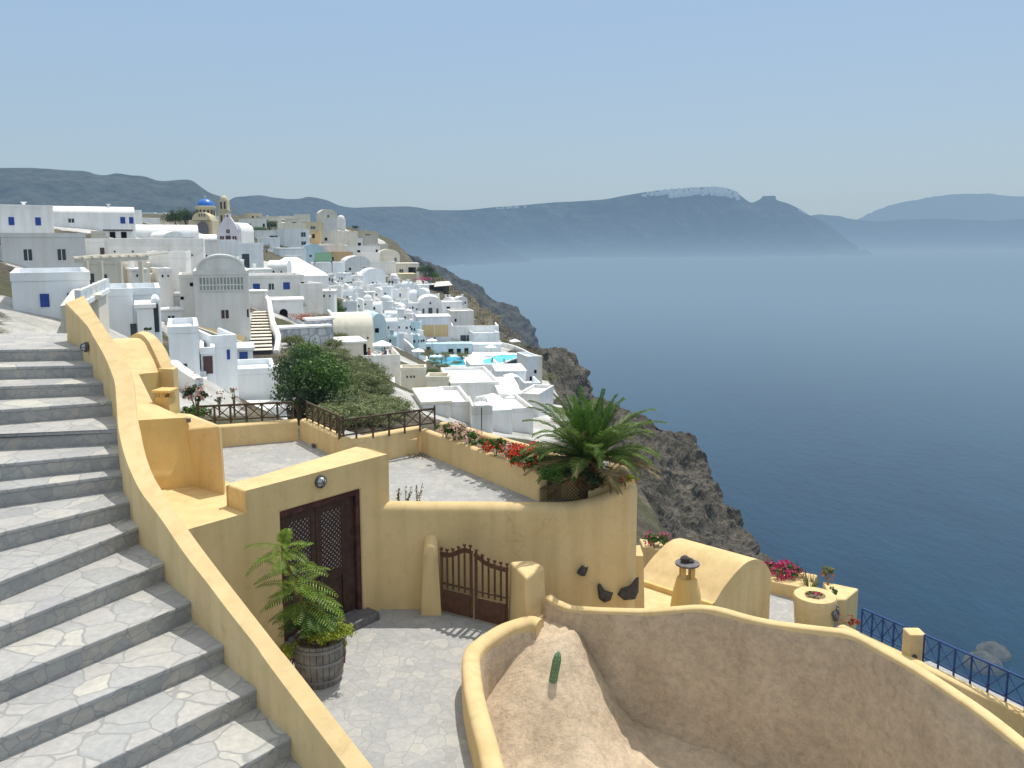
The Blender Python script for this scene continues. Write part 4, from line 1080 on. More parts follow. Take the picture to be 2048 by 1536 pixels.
for i, p in enumerate(path2):
    d = (path2[min(i + 1, 59)] - path2[max(i - 1, 0)]); d.z = 0; d.normalize(); rn = Vector((d.y, -d.x, 0))
    for j in range(8):
        u = j / 7; q = p + rn * ((.115 if j == 0 else .14) + .10 * u + .015 * noise.noise(Vector((p.x * 4, p.y * 4, u * 6)))); vs.append((q.x, q.y, p.z - .09 - u * 1.5))
for i in range(59):
    for j in range(7): fs.append((i * 8 + j, i * 8 + j + 1, (i + 1) * 8 + j + 1, (i + 1) * 8 + j))
t.raw(vs, fs); t.build('rough_render', M['brownwall'], cw2, smooth=True, angle=80)
# rough ground and rubble footing inside the enclosure
g = MB(); nx, ny = 60, 60
for i in range(nx):
    for j in range(ny):
        x = -.50 + 6.9 * i / (nx - 1); y = 5.0 + 7.7 * j / (ny - 1)
        z = -7.0 + .10 * noise.fractal(Vector((x * 1.5, y * 1.5, 0)), 1, 2, 5)
        dd = math.hypot((x - .72) * (1.5 if x > .72 else .75), (y - 11.6) * .62)
        z += 1.35 * math.exp(-dd * dd / 1.3) + .05 * noise.noise(Vector((x * 9, y * 9, 1))) * (1 + .25 * noise.noise(Vector((x * 4, y * 4, 3)))) 
        g.v.append((x, y, z))
for i in range(nx - 1):
    for j in range(ny - 1): g.f.append((i * ny + j, (i + 1) * ny + j, (i + 1) * ny + j + 1, i * ny + j + 1)); g.mi.append(0)
tag(g.build('rough_ground', M['brownwall'], smooth=True, angle=80), 'rough brown ground and rubble heap inside the walled enclosure', kind='structure')
ct = thing('cactus', 'tall green ribbed cactus stem poking up inside the brown walled enclosure', 'cactus', tuple(D(1104, 1368, 10.62)))
t = MB(); b = D(1104, 1372, 10.62); q = D(1117, 1303, 10.6); ax = (q - b); vs = []; fs = []
for k in range(9):
    u = k / 8; rr_ = .062 * (1 if k < 7 else (.8 if k == 7 else .3))
    for i in range(16):
        a = 2 * math.pi * i / 16; r2_ = rr_ * (1 if i % 2 else .78); p = b.lerp(q, u); vs.append((p.x + r2_ * math.cos(a), p.y + r2_ * math.sin(a), p.z))
for k in range(8):
    for i in range(16): j = (i + 1) % 16; fs.append((k * 16 + i, k * 16 + j, (k + 1) * 16 + j, (k + 1) * 16 + i))
fs.append(tuple(range(8 * 16, 9 * 16))); t.raw(vs, fs); t.build('stem', M['cactus'], ct, smooth=True, angle=80)
t = MB()
for k in range(9):
    for i in range(1, 16, 2):
        a = 2 * math.pi * i / 16; p = b.lerp(q, k / 8 * .9); e = Vector((math.cos(a), math.sin(a), .3)); t.bar(p + e * .05, p + e * .075, .003)
t.build('spines', M['cloth'], ct)

# ---- lower terrace on the right: vault, chimney, planters, blue railing
lt = -9.2
_f0 = D(1722, 1264, 17.5); _f1 = D(2060, 1428, 13.3)
mb = MB(); mb.slab([(2.3, 12.9, lt), (_f1.x, _f1.y, lt), (_f0.x, _f0.y + .3, lt), (_f0.x + .1, _f0.y + 2.0, lt), Z(1560, 1165, lt), Z(1300, 1165, lt), (2.0, 21, lt)], -16)
tag(mb.build('terrace_floor', M['paving']), 'pale grey floor of the lower terrace beside the round planter', kind='structure')
lv_ = thing('vaulted_house', 'yellow barrel vaulted house roof below the courtyard wall', 'house', tuple(D(1450, 1200, 20)))
fp = [(1429, 1206), (1438, 1190), (1447.5, 1175), (1462, 1156), (1479, 1137.5), (1492, 1126), (1504, 1120), (1519, 1119), (1532, 1128), (1542, 1146)]
cz = -7.55
# front arch plane through these points: distances chosen so that the crest stays level
fd = [18.0, 18.15, 18.25, 18.4, 18.55, 18.68, 18.8, 18.95, 19.05, 19.15]
front = [D(x, y, d) for (x, y), d in zip(fp, fd)]
far_off = D(1366, 1080, 20.35) - D(1519, 1119, 18.95)
far_off.z = 0
FO = far_off * 1.0
rows = [front, [p + FO * .5 for p in front], [p + FO for p in front]]
curve_loft('vault', rows, 30, 4, Y_, lv_)
mb = MB(); fr_ = resample(front, 30); mb.quad([p for p in fr_] + [Vector((fr_[-1].x, fr_[-1].y, lt - .5)), Vector((fr_[0].x, fr_[0].y, lt - .5))])
mb.build('front_wall', Y_, lv_)
bk_ = [p + FO for p in fr_]; mb = MB(); mb.quad(list(reversed(bk_)) + [Vector((bk_[0].x, bk_[0].y, lt - .5)), Vector((bk_[-1].x, bk_[-1].y, lt - .5))]); mb.build('rear_wall', Y_, lv_)
mb = MB(); a, b = fr_[-1], bk_[-1]; mb.quad([a, b, (b.x, b.y, lt - .5), (a.x, a.y, lt - .5)]); mb.build('side_wall', Y_, lv_)
# gutter ledge along the vault and the flat roof under the chimney
mb = MB(); a, b = fr_[0], bk_[0]; n2 = off(b, a, 1.0); n2 = n2 if n2.x < 0 else -n2
mb.slab([a + Vector((0, 0, .02)), b + Vector((0, 0, .02)), b + n2 * .12 + Vector((0, 0, .02)), a + n2 * .12 + Vector((0, 0, .02))], a.z - .6); mb.build('ledge', M['orange'], lv_, bevel=.02)
mb = MB(); mb.slab([a + n2 * .12 - Vector((0, 0, .1)), b + n2 * .12 + FO * .2 - Vector((0, 0, .1)), b + n2 * 3.2 + FO * .2 - Vector((0, 0, .1)), a + n2 * 3.2 - FO * .3 - Vector((0, 0, .1))], lt - 1); mb.build('flat_roof', Y_, lv_)
cb = D(1372, 1222, 16.4); chimney('round yellow chimney with dark slate cap and stone on top', cb, .34, .215, .80, .25, mat=M['orange'], vent=.17)
lc = [o for o in COL.objects if o.name.startswith('chimney')][-1]
t = MB(); 
for k in range(3): t.lathe([(0, -.03), (.09, -.02), (.10, .02), (.05, .06), (0, .07)], (random.uniform(-.06, .06), random.uniform(-.05, .05), .80 * 1.06 + .17 + .06 + k * .03), 7)
t.build('cap_stone', M['blockstone'], lc, local=True)

# planter walls behind the vault
mb = MB(); a, b = D(1286, 1094, 22.5), D(1330, 1104, 21.8); mb.slab([a, b, b + Vector((.2, .7, 0)), a + Vector((0, .7, 0))], -12)
pw = tag(mb.build('planter_wall', Y_, bevel=.03), 'yellow planter wall between the tall wall and the vaulted roof', 'planter')
q0, q1, q2 = D(1543, 1163, 20.6), D(1592, 1172, 20.3), D(1622, 1178, 20.0)
mb = MB(); mb.slab([q0, q2, q2 + Vector((.5, .9, 0)), q0 + Vector((.2, 1.1, 0))], -12)
tag(mb.build('planter_wall', Y_, bevel=.03), 'low yellow planter wall with magenta flowers right of the vaulted roof', 'planter')
zt = -8.6
mb = MB(); mb.slab([Z(1664, 1199, zt), Z(1691, 1199, zt), Z(1718, 1177, zt), Z(1645, 1162, zt)], -14)
tag(mb.build('yellow_block', Y_, bevel=.04, seg=3), 'square yellow wall block behind the round planter', 'wall')
rp = thing('round_planter', 'round yellow planter with a wide rim and reddish succulents', 'planter', tuple(Z(1632, 1200, -8.75)))
c = Z(1630, 1190, -8.35)
t = MB(); t.lathe([(.42, -.9), (.46, -.35), (.50, -.06), (.47, 0), (.24, 0), (.22, -.06), (0, -.06)], tuple(c), 36); t.build('bowl', Y_, rp, smooth=True, angle=50)
t = MB(); t.lathe([(0, -.03), (.22, -.03), (.22, -.07)], tuple(c), 24); t.build('earth', M['soil'], rp)
t = MB()
for k in range(9):
    a = -.9 + k * .13; r_ = .50; t.lathe([(0, -.08), (.055, -.07), (.07, -.02), (.04, .03), (0, .04)], (c.x + r_ * math.cos(a), c.y + r_ * math.sin(a), c.z - .25 - (k % 3) * .09), 7)
t.build('rubble', M['slate'], rp)
# blue railing and pillar
f0, f1, f2 = D(1722, 1264, 17.5), D(1812, 1306, 16.3), D(1880, 1339, 15.4)
def low(a, b, label, hh=.12):
    low_wall('railing_wall', [a, b], .12, label, -12)
low(f0 + Vector((-.3, .35, 0)), D(2060, 1428, 13.3), 'low yellow wall carrying the blue railing')
x_railing('deep blue metal railing with curved braces left of the yellow post', f0 + Vector((0, 0, .02)), D(1808, 1304, 16.35) + Vector((0, 0, .02)), .53, 4, M['bluepaint'], post=.03)
x_railing('deep blue metal railing right of the yellow post at the cliff edge', D(1846, 1321, 15.85) + Vector((0, 0, .02)), D(2050, 1420, 13.4) + Vector((0, 0, .02)), .53, 6, M['bluepaint'], post=.03)
pc = D(1826, 1312, 16.1); t = MB(); s_ = .17; pt = D(1826, 1262, 16.1).z
yp = thing('fence_post', 'square yellow masonry post dividing the blue railing', 'post', (pc.x, pc.y, pc.z))
t.box(pc.x - s_, pc.x + s_, pc.y - s_, pc.y + s_, pc.z - 1.0, pt); o = t.build('post_body', Y_, yp, bevel=.03); yp.rotation_euler.z = 0
t = MB(); t.tube([(pc.x - .06, pc.y - s_ - .001, pc.z + .08), (pc.x - .06, pc.y - s_ - .03, pc.z + .08)], .05, 12); t.build('recessed_light', M['metal'], yp)
# floor strip in front of the railing
mb = MB(); mb.slab([Z(1800, 1330, -8.9), Z(1860, 1322, -8.9), Z(2060, 1420, -8.9), Z(2000, 1480, -8.9), Z(1850, 1400, -8.9)], -12)
tag(mb.build('path', M['paving']), 'pale strip of paving beside the blue railing', kind='structure')
# white arch behind the palm
wa = thing('white_arch', 'small white arched bell wall behind the palm', 'arch', tuple(D(1226, 945, 22)))
t = MB(); c = D(1222, 950, 22); c.z = D(1222, 948, 22).z
vs = []; fs = []; n_ = 18
for i in range(n_ + 1):
    a = math.pi * i / n_; ro, ri = 1.0, .72
    for (r_, y_) in ((ro, -.12), (ro, .12), (ri, .12), (ri, -.12)):
        vs.append((c.x + r_ * .26 * math.cos(a), c.y + y_, c.z + r_ * .62 * math.sin(a)))
for i in range(n_):
    for j in range(4): fs.append((i * 4 + j, i * 4 + (j + 1) % 4, (i + 1) * 4 + (j + 1) % 4, (i + 1) * 4 + j))
t.raw(vs, fs); t.build('arch', M['white'], wa, smooth=True, angle=50)
t = MB(); t.box(c.x - .24, c.x + .24, c.y - .13, c.y + .13, c.z - 3.5, c.z - .0); t.build('wall', M['white'], wa)
t = MB(); 
for k in range(5): t.bar((c.x - .14 + k * .07, c.y, c.z), (c.x - .14 + k * .07, c.y, c.z + .44), .02)
t.build('grille', M['bluewhite'], wa)
# ================================================================== VILLAGE
PLACED = []      # (x, y, radius) of what stands on the hillside
WM = {'o': 'ochre', 'b': 'shutter', 'd': 'window', 'w': 'brownpaint', 'g': 'window', 'k': 'black'}
def add_win(root, x, y, z, w, h, kind, face=-1, arch=False):
    """window or door standing slightly proud of the wall at local y"""
    door = kind.isupper(); m = M[WM.get(kind.lower(), 'window')]
    t = MB()
    if arch:
        n = 8; pts = [(x - w / 2, y - .04, z - h / 2), (x + w / 2, y - .04, z - h / 2)] + [(x + w / 2 * math.cos(math.pi * i / n), y - .04, z + h / 2 - w / 2 + w / 2 * math.sin(math.pi * i / n)) for i in range(n + 1)]
        t.quad(pts); k = len(pts)
        t.raw([(p[0], p[1] + .06, p[2]) for p in pts] + pts, [(i, (i + 1) % k, k + (i + 1) % k, k + i) for i in range(k)])
    else: t.box(x - w / 2, x + w / 2, y - .04, y + .02, z - h / 2, z + h / 2)
    o = t.build('door' if door else 'window', m, root, local=True)
    if w > .5 and not arch and kind in 'dwg':
        t = MB(); e = .05
        t.box(x - w / 2 - e, x + w / 2 + e, y - .06, y + .015, z - h / 2 - e - .02, z - h / 2 - .002)
        t.box(x - e / 2, x + e / 2, y - .055, y - .041, z - h / 2, z + h / 2)
        t.build('frame', M['white'], o, local=True)
    return o
def arc(w, rise, n=12):
    return [(w / 2 * math.cos(math.pi * i / n), rise * math.sin(math.pi * i / n)) for i in range(n + 1)]
def vault_mesh(w, dep, h, rise, axis):
    """barrel roof between walls; the two arched ends are closed"""
    t = MB()
    if axis == 'y':
        A = arc(w, rise); f = [(x, 0, h + z) for x, z in A]; b = [(x, dep, h + z) for x, z in A]
    else:
        A = arc(dep, rise); f = [(-w / 2, dep / 2 - x, h + z) for x, z in A]; b = [(w / 2, dep / 2 - x, h + z) for x, z in A]
    n = len(A)
    t.raw(f + b, [(i, i + 1, n + i + 1, n + i) for i in range(n - 1)])
    t.raw(f, [tuple(range(n))]); t.raw(b, [tuple(range(n - 1, -1, -1))])
    return t
def house(pos, w, h, dep, kind, mat, label=None, yaw=0, win=(), group=None, name='house', cat='house', down=4.0, roofmat=None, rise=None, chim=0, extra=None):
    r = thing(name, label, cat, tuple(pos), yaw, group)
    PLACED.append((pos[0] + math.sin(-yaw) * dep / 2 * 0, pos[1] + dep / 2, max(w, dep) * .7))
    mt = M[mat]; rm = M[roofmat or mat]
    t = MB(); t.box(-w / 2, w / 2, 0, dep, -down, h)
    t.build('wall', mt, r, local=True, bevel=.06, seg=2)
    if kind == 'flat':
        e = .18; t = MB(); hh = h + .32
        t.box(-w / 2 - .03, w / 2 + .03, -.03, e, h - .02, hh); t.box(-w / 2 - .03, w / 2 + .03, dep - e, dep + .03, h - .02, hh)
        t.box(-w / 2 - .03, -w / 2 + e, e, dep - e, h - .02, hh - .002); t.box(w / 2 - e, w / 2 + .03, e, dep - e, h - .02, hh - .002)
        t.build('parapet', rm, r, local=True)
    elif kind == 'slab':
        t = MB(); t.box(-w / 2 - .12, w / 2 + .12, -.12, dep + .12, h + .002, h + .2); t.build('roof', rm, r, local=True, bevel=.03)
    elif kind in ('vx', 'vy'):
        rs = rise or (dep if kind == 'vx' else w) * .30
        t = vault_mesh(w * .995, dep * .995, h - .01, rs, kind[1]); t.build('vaulted_roof', rm, r, smooth=True, local=True, angle=50)
    elif kind == 'dome':
        rr = min(w, dep) * .44; t = MB(); t.lathe([(rr, -.1), (rr, .25)] + [(rr * math.cos(a * math.pi / 16), .25 + rr * .85 * math.sin(a * math.pi / 16)) for a in range(1, 9)], (0, dep / 2, h), 20); t.build('dome', rm, r, smooth=True, local=True)
    elif kind == 'pyr':
        rs = rise or w * .25; t = MB(); t.raw([(-w / 2, 0, h), (w / 2, 0, h), (w / 2, dep, h), (-w / 2, dep, h), (-w * .08, dep * .5, h + rs), (w * .08, dep * .5, h + rs)], [(0, 1, 5, 4), (1, 2, 5), (2, 3, 4, 5), (3, 0, 4)]); t.build('roof', rm, r, local=True)
    elif kind == 'terr':
        e = .2; t = MB(); hh = h + .7
        t.box(-w / 2, w / 2, 0, e, h - .02, hh); t.box(-w / 2, -w / 2 + e, e, dep, h - .02, hh - .003); t.box(w / 2 - e, w / 2, e, dep, h - .02, hh - .003); t.build('parapet', rm, r, local=True, bevel=.04)
    for q in win:
        u, v, ww, wh, k = q[:5]; add_win(r, (u - .5) * w, 0, v * h, ww, wh, k, arch=(len(q) > 5))
    if chim:
        for c in range(chim):
            x = random.uniform(-.35, .35) * w; y = random.uniform(.2, .8) * dep; z0 = h + (0 if kind in ('flat', 'slab', 'terr') else .5)
            t = MB(); t.box(x - .22, x + .22, y - .22, y + .22, z0 - .3, z0 + .75, top=.05); t.box(x - .3, x + .3, y - .3, y + .3, z0 + .751, z0 + .83); t.build('chimney', mt, r, local=True)
    return r
def H(x0, x1, base, top, kind, mat, label, yaw=0, dep=None, win=(), d=None, dd=0, **kw):
    """pixel span on the hillside -> a house standing there at real size"""
    mx = (x0 + x1) / 2
    if d is None:
        p = hit(mx, base); p = p if p is not None else D(mx, base, 300)
        p = p.copy()
    else: p = D(mx, base, d)
    if dd: p = D(mx, base, p.y + dd)
    k = p.y / F * 1.0
    w = (x1 - x0) * k * 1.01; h = (base - top) * k
    W_ = [(u, v, a * k, b * k, *r) for (u, v, a, b, *r) in win]       # window sizes are given in picture pixels
    return house(p, w, h, dep or max(2.5, min(w * 1.0, 9)), kind, mat, label, R(yaw) + math.atan2(-p.x, p.y), W_, **kw)

# ---- far left block of houses on the ridge
H(100, 262, 458, 426, 'vx', 'white', 'long white rounded roof house with two blue windows on the far left ridge', 0, 7, [(.86, .55, 9, 13, 'b'), (.955, .55, 8, 13, 'b'), (.30, .5, 10, 8, 'd')], rise=1.0, chim=1)
H(246, 283, 452, 424, 'flat', 'white', 'small stepped white annexe at the right end of the long ridge house', 0, 5)
H(-90, 96, 470, 415, 'flat', 'white', 'wide white flat roofed house beyond the left end of the ridge', 8, 8, [(.3, .5, 10, 16, 'b'), (.6, .5, 10, 16, 'b'), (.85, .5, 10, 16, 'b')], chim=1)
H(262, 393, 488, 468, 'vx', 'white', 'long bright white barrel vaulted roof below the ridge on the left', 2, 6, [(.48, .3, 4, 4, 'k')], rise=1.6)
H(172, 208, 515, 484, 'flat', 'greywhite', 'grey white stepped house with a tall brown doorway at the left edge', 0, 4, [(.88, .30, 8, 20, 'W')])
H(186, 212, 498, 468, 'flat', 'cream', 'small cream block with a slit window above the brown doorway', 0, 3, [(.3, .3, 4, 14, 'd')])
H(212, 262, 478, 462, 'slab', 'greywhite', 'shaded terrace room under a dark flat canopy on the left', 0, 4, [(.3, .5, 10, 12, 'k'), (.7, .5, 10, 12, 'k')], roofmat='slate')
H(20, 165, 545, 475, 'flat', 'greywhite', 'broad grey white house behind the pergola outside the left edge', 0, 8, [(.3, .5, 14, 22, 'd'), (.7, .5, 14, 22, 'd')])
H(222, 402, 548, 492, 'terr', 'greywhite', 'long grey retaining wall pierced with rows of small drain holes', -6, 3, [(.1 + .06 * i, .8 - (i % 3) * .14, 3, 3, 'k') for i in range(14)], name='retaining_wall', cat='wall')
H(300, 372, 580, 518, 'terr', 'greywhite', 'lower grey retaining wall stepping down beside the big glazed house', -10, 3, [(.4, .3, 6, 5, 'k')], name='retaining_wall', cat='wall')
H(330, 372, 500, 474, 'vy', 'white', 'small rounded white roof hump on the long retaining wall', 25, 8, rise=.9)
H(372, 392, 510, 478, 'flat', 'greywhite', 'narrow grey tower block beside the long barrel roof', 0, 3, [(.5, .8, 6, 6, 'k')])
# cream jumble behind the pergola
H(172, 236, 588, 528, 'flat', 'cream', 'cream house with deep openings behind the pergola posts', 4, 5, [(.25, .4, 8, 34, 'D'), (.6, .4, 9, 30, 'D')])
H(236, 300, 590, 534, 'flat', 'cream', 'plain cream house right of the pergola', 0, 5, [(.2, .2, 4, 8, 'k'), (.5, .25, 6, 9, 'k')])
H(296, 348, 600, 560, 'vy', 'greywhite', 'low grey white vaulted annexe beside the big glazed house', 10, 5, [(.5, .5, 6, 8, 'k')])
H(318, 372, 618, 592, 'slab', 'white', 'bright flat white roof left of the big glazed house', 8, 6)
H(322, 364, 646, 622, 'slab', 'white', 'second bright white roof stepping below the glazed house', 8, 5, [(.5, .4, 12, 10, 'd')])
H(365, 402, 660, 556, 'flat', 'greywhite', 'tall grey side wing with three small dark windows left of the big glazed house', 0, 5, [(.6, .88, 6, 7, 'k'), (.1, .62, 6, 6, 'k'), (.85, .40, 3, 6, 'k')], d=70.5)
big = H(398, 501, 712, 548, 'flat', 'greywhite', 'big grey three storey house with a wide glazed gallery and an arched roof', 0, 8, [(.54, .515, 14, 17, 'w'), (.96, .52, 3, 16, 'k'), (.97, .08, 5, 22, 'D')], d=69)
k = 69 / F
# glazed gallery and arched gable of the big house
t = MB(); w_ = 84 * k; h_ = 27 * k; x0 = -w_ / 2 - .2 * 0; zc_ = (712 - 566) * k
t.box(-w_ / 2, w_ / 2, -.03, .01, zc_ - h_ / 2, zc_ + h_ / 2); gl_ = t.build('glazed_gallery', M['gallery'], big, local=True)
t = MB(); n_ = 13
for i in range(n_ + 1):
    x = -w_ / 2 + w_ * i / n_; t.box(x - .045, x + .045, -.07, -.031, zc_ - h_ / 2, zc_ + h_ / 2)
for z in (-h_ / 2, -.1, h_ / 2): t.box(-w_ / 2 - .04, w_ / 2 + .04, -.085, -.071, zc_ + z - .05, zc_ + z + .05)
t.build('glazing_bars', M['greywhite'], gl_, local=True)
t = MB(); w_ = 92 * k; A = arc(w_, 30 * k, 16); zt = (712 - 547) * k + .3
f = [(x, .3, zt + z) for x, z in A]; b = [(x, 7.6, zt + z) for x, z in A]; n_ = len(A); t.raw(f + b, [(i, i + 1, n_ + i + 1, n_ + i) for i in range(n_ - 1)]); t.build('vaulted_roof', M['white'], big, smooth=True, local=True)
t = MB(); t.raw([(x * .97, .28, zt + z * .95) for x, z in A], [tuple(range(n_))]); t.build('arched_gable', M['greywhite'], big, local=True)
t = MB(); f2 = [(x * 1.03, .2, zt + z * 1.06) for x, z in A]; g2 = [(x * .96, .2, zt + z * .92) for x, z in A]; f3 = [(a, .45, c) for a, b_, c in f2]; g3 = [(a, .45, c) for a, b_, c in g2]
t.raw(f2 + g2 + f3 + g3, [(i, i + 1, n_ + i + 1, n_ + i) for i in range(n_ - 1)] + [(i, 2 * n_ + i, 2 * n_ + i + 1, i + 1) for i in range(n_ - 1)]); t.build('arched_trim', M['white'], big, local=True)
# low canted tiled porch under it
H(386, 402, 706, 668, 'slab', 'cream', 'narrow cream wall at the left foot of the big glazed house', 0, 3, d=66)
pch = thing('porch_roof', 'sloping brown cane porch roof at the foot of the big glazed house', 'roof', tuple(D(440, 690, 62)))
t = MB(); a, b, c, d_ = D(390, 650, 66), D(396, 655, 62), D(487, 686, 61), D(492, 672, 66)
t.slab([a, b, c, d_], lambda p: p[2] - .18); t.build('cane_roof', M['cane'], pch)
t = MB(); t.bar(b - Vector((0, .03, .05)), c - Vector((0, .03, .05)), .16); t.build('pale_edge', M['cream'], pch)
for q in (0.05, .5, .95):
    p = b.lerp(c, q); t = MB(); t.bar(p - Vector((0, -.1, 2.6)), p - Vector((0, -.1, .1)), .12); t.build('post', M['fence'], pch)
# ---- bluish white house at left
H(214, 268, 694, 590, 'flat', 'bluewhite', 'pale bluish house wall with grey door just behind the yellow parapet', 0, 5, [(.98, .28, 12, 34, 'D')], d=38.5)
H(262, 322, 678, 588, 'flat', 'bluewhite', 'pale bluish house with a curved parapet behind the small porch', 0, 5, d=41)
H(278, 308, 665, 616, 'slab', 'bluewhite', 'small white porch block in front of the bluish house', 0, 2.5, d=37.5, roofmat='white')
H(306, 322, 668, 604, 'vy', 'bluewhite', 'narrow vaulted entrance with tall arched blue grey door', 0, 3, [(.5, .52, 10, 58, 'D', 1)], d=38, rise=.2)
H(172, 198, 640, 600, 'slab', 'cream', 'yellowish stone wall end below the slatted parapet at left', 0, 5, d=30)
H(40, 176, 640, 560, 'flat', 'bluewhite', 'bluish white house beyond the slatted parapet at the far left', 0, 6, [(.4, .5, 16, 26, 'b'), (.75, .5, 16, 26, 'b')], d=34)
# slatted parapet at left edge
sp_ = thing('slatted_parapet', 'whitewashed parapet of short piers with dark gaps above the yellowish wall', 'parapet', tuple(D(190, 612, 30)))
t = MB(); a, b = D(160, 605, 27.5), D(212, 578, 34); t.bar(a - Vector((0, 0, .05)), b - Vector((0, 0, .05)), .28, .16); t.build('base', M['bluewhite'], sp_)
for i in range(6):
    p = a.lerp(b, i / 5); t = MB(); t.box(p.x - .1, p.x + .1, p.y - .12, p.y + .12, p.z, p.z + .42); t.build('pier', M['bluewhite'], sp_)
t = MB(); t.bar(a + Vector((-.1, .3, .38)), b + Vector((-.1, .3, .38)), .1, .08); t.build('back_rail', M['greywhite'], sp_)
t = MB(); q = D(172, 640, 29); t.slab([D(120, 612, 28), a, b, D(214, 572, 36), D(150, 572, 36)], -7); t.build('wall', M['cream'], sp_)
# ---- low white house with outside stairs and brown door
H(344, 400, 775, 663, 'flat', 'bluewhite', 'white courtyard house wall with small recessed window by the outdoor stairs', 0, 5, [(.5, .32, 8, 26, 'd')], d=42)
H(404, 430, 750, 706, 'flat', 'bluewhite', 'white block with a dark brown door beside the outdoor stairs', 0, 4, [(.5, .47, 18, 36, 'W')], d=43, dd=0)
H(424, 476, 752, 694, 'terr', 'bluewhite', 'white sloping parapet wall right of the brown door', 12, 4, [(.66, .75, 6, 20, 'b')], d=45)
H(476, 506, 730, 700, 'slab', 'bluewhite', 'small bluish yard wall with blue gate below the big house', 0, 3, [(.4, .5, 16, 24, 'B')], d=55)
def stairs(label, a, b, w, n, mat, rise_side=1, group=None, side=True):
    """flight from the foot a to the head b"""
    r = thing('staircase', label, 'staircase', tuple(a), 0, group); a = Vector(a); b = Vector(b); d = b - a; hd = Vector((d.x, d.y, 0)); rn = Vector((hd.y, -hd.x, 0)).normalized() * w / 2
    for i in range(n):
        p = a + hd * (i / n); q = a + hd * ((i + 1) / n); z = a.z + d.z * (i + 1) / n; t = MB()
        t.slab([(p.x - rn.x, p.y - rn.y, z), (p.x + rn.x, p.y + rn.y, z), (q.x + rn.x, q.y + rn.y, z), (q.x - rn.x, q.y - rn.y, z)], z - d.z / n * .28); t.build('step', M[mat], r)
        t = MB(); z -= d.z / n * .281; hh_ = hd / n * .25; t.slab([(p.x - rn.x + hh_.x, p.y - rn.y + hh_.y, z), (p.x + rn.x + hh_.x, p.y + rn.y + hh_.y, z), (q.x + rn.x, q.y + rn.y, z), (q.x - rn.x, q.y - rn.y, z)], z - d.z / n * 1.2 - .6); t.build('riser', M['slate' if mat == 'cream' else mat], r)
    return r
stairs('short white outdoor stairs climbing beside the brown door', D(392, 748, 42.5), D(402, 704, 45.5), .95, 9, 'bluewhite')
stairs('long stone staircase with dark risers climbing beside the big glazed house', D(522, 704, 66), D(523, 622, 81), 1.75, 13, 'cream')
t = MB(); P_ = [D(x, y, d) for x, y, d in ((552, 700, 66.5), (556, 668, 70), (546, 642, 74), (541, 618, 79), (534, 592, 84), (506, 578, 88))]
t.sweep(resample(P_, 40), .22, -12, .1, 5); tag(t.build('stair_wall', M['white'], smooth=True), 'curving white wall on the right of the long stone staircase', 'wall')
H(501, 534, 628, 585, 'slab', 'greywhite', 'grey wall panel at the head of the long staircase', 0, 2, d=84)
# near white wall, patio
H(402, 549, 800, 748, 'flat', 'bluewhite', 'long smooth pale wall with thin moulding behind the flowering shrubs', 0, 4, d=46.5)
H(548, 566, 802, 742, 'flat', 'greywhite', 'narrow shaded end wall beside the dark green bush', -25, 4, d=46)
t = MB(); t.slab([D(385, 838, 40), D(575, 838, 40), D(570, 800, 46.3), D(400, 800, 46.3)], -12); tag(t.build('patio', M['white']), 'bright white patio behind the dark timber railing', kind='structure')
H(350, 398, 805, 778, 'slab', 'white', 'low white ledge with a small dark opening left of the patio', -8, 3, [(.3, .3, 9, 20, 'k')], d=40)
# ---- white house with blue windows, white hip roof behind
H(500, 608, 606, 556, 'flat', 'greywhite', 'white house with two blue shuttered windows and one small white window', 6, 7, [(.15, .68, 13, 11, 'b'), (.41, .66, 10, 12, 'd'), (.68, .68, 13, 14, 'b'), (.97, .72, 6, 10, 'k')], name='house')
H(512, 655, 562, 552, 'pyr', 'white', 'broad bright white hipped roof above the blue windowed house', 0, 12, rise=3.3)
H(600, 648, 640, 578, 'terr', 'greywhite', 'tall shaded wall stepping down right of the blue windowed house', 18, 5)
H(540, 606, 634, 602, 'slab', 'white', 'white garden terrace wall with a dark arched opening', 0, 4, [(.42, .2, 16, 20, 'K', 1)])
H(560, 628, 618, 598, 'terr', 'greywhite', 'pale terrace below the blue windows holding flower pots', -5, 4)
# ---- rubble wall and neighbours
rw = H(560, 664, 690, 656, 'slab', 'stonewall', 'long bluish rubble stone wall with a bright white coping above the scrub', 14, 1.6, roofmat='white', name='stone_wall', cat='wall', d=74)
H(618, 668, 684, 640, 'slab', 'stonewall', 'higher end of the rubble stone wall under the red bush', 16, 1.5, roofmat='white', name='stone_wall', cat='wall', d=76)
H(667, 748, 692, 666, 'vx', 'cream', 'long cream vaulted roof with three tiny vents above the umbrella terrace', 8, 5, [(.3, .6, 3, 4, 'k'), (.6, .6, 3, 4, 'k'), (.85, .6, 3, 4, 'k'), (.12, -.1, 10, 8, 'd')], rise=2.2, d=92)
H(744, 774, 700, 650, 'vy', 'teal', 'pale blue gable with a rounded top and one dark window', 14, 6, [(.35, .8, 8, 9, 'k')], rise=1.5)
H(680, 733, 712, 686, 'slab', 'cream', 'cream cube with bright slanting roof left of the umbrella terrace', 10, 4.5, [(.95, .4, 6, 26, 'K')], roofmat='white', d=84)
H(722, 802, 784, 722, 'terr', 'greywhite', 'tall grey retaining wall carrying the umbrella terrace', 6, 7, d=84, name='terrace_house')
H(802, 853, 782, 740, 'flat', 'cream', 'plain cream wall with three little niches right of the tall retaining wall', 0, 2, [(.25, .7, 3, 4, 'k'), (.4, .7, 3, 4, 'k'), (.52, .7, 3, 4, 'k')], d=82)
H(852, 898, 800, 758, 'flat', 'cream', 'plain pale wall below the left swimming pool', -6, 2.4, d=80)
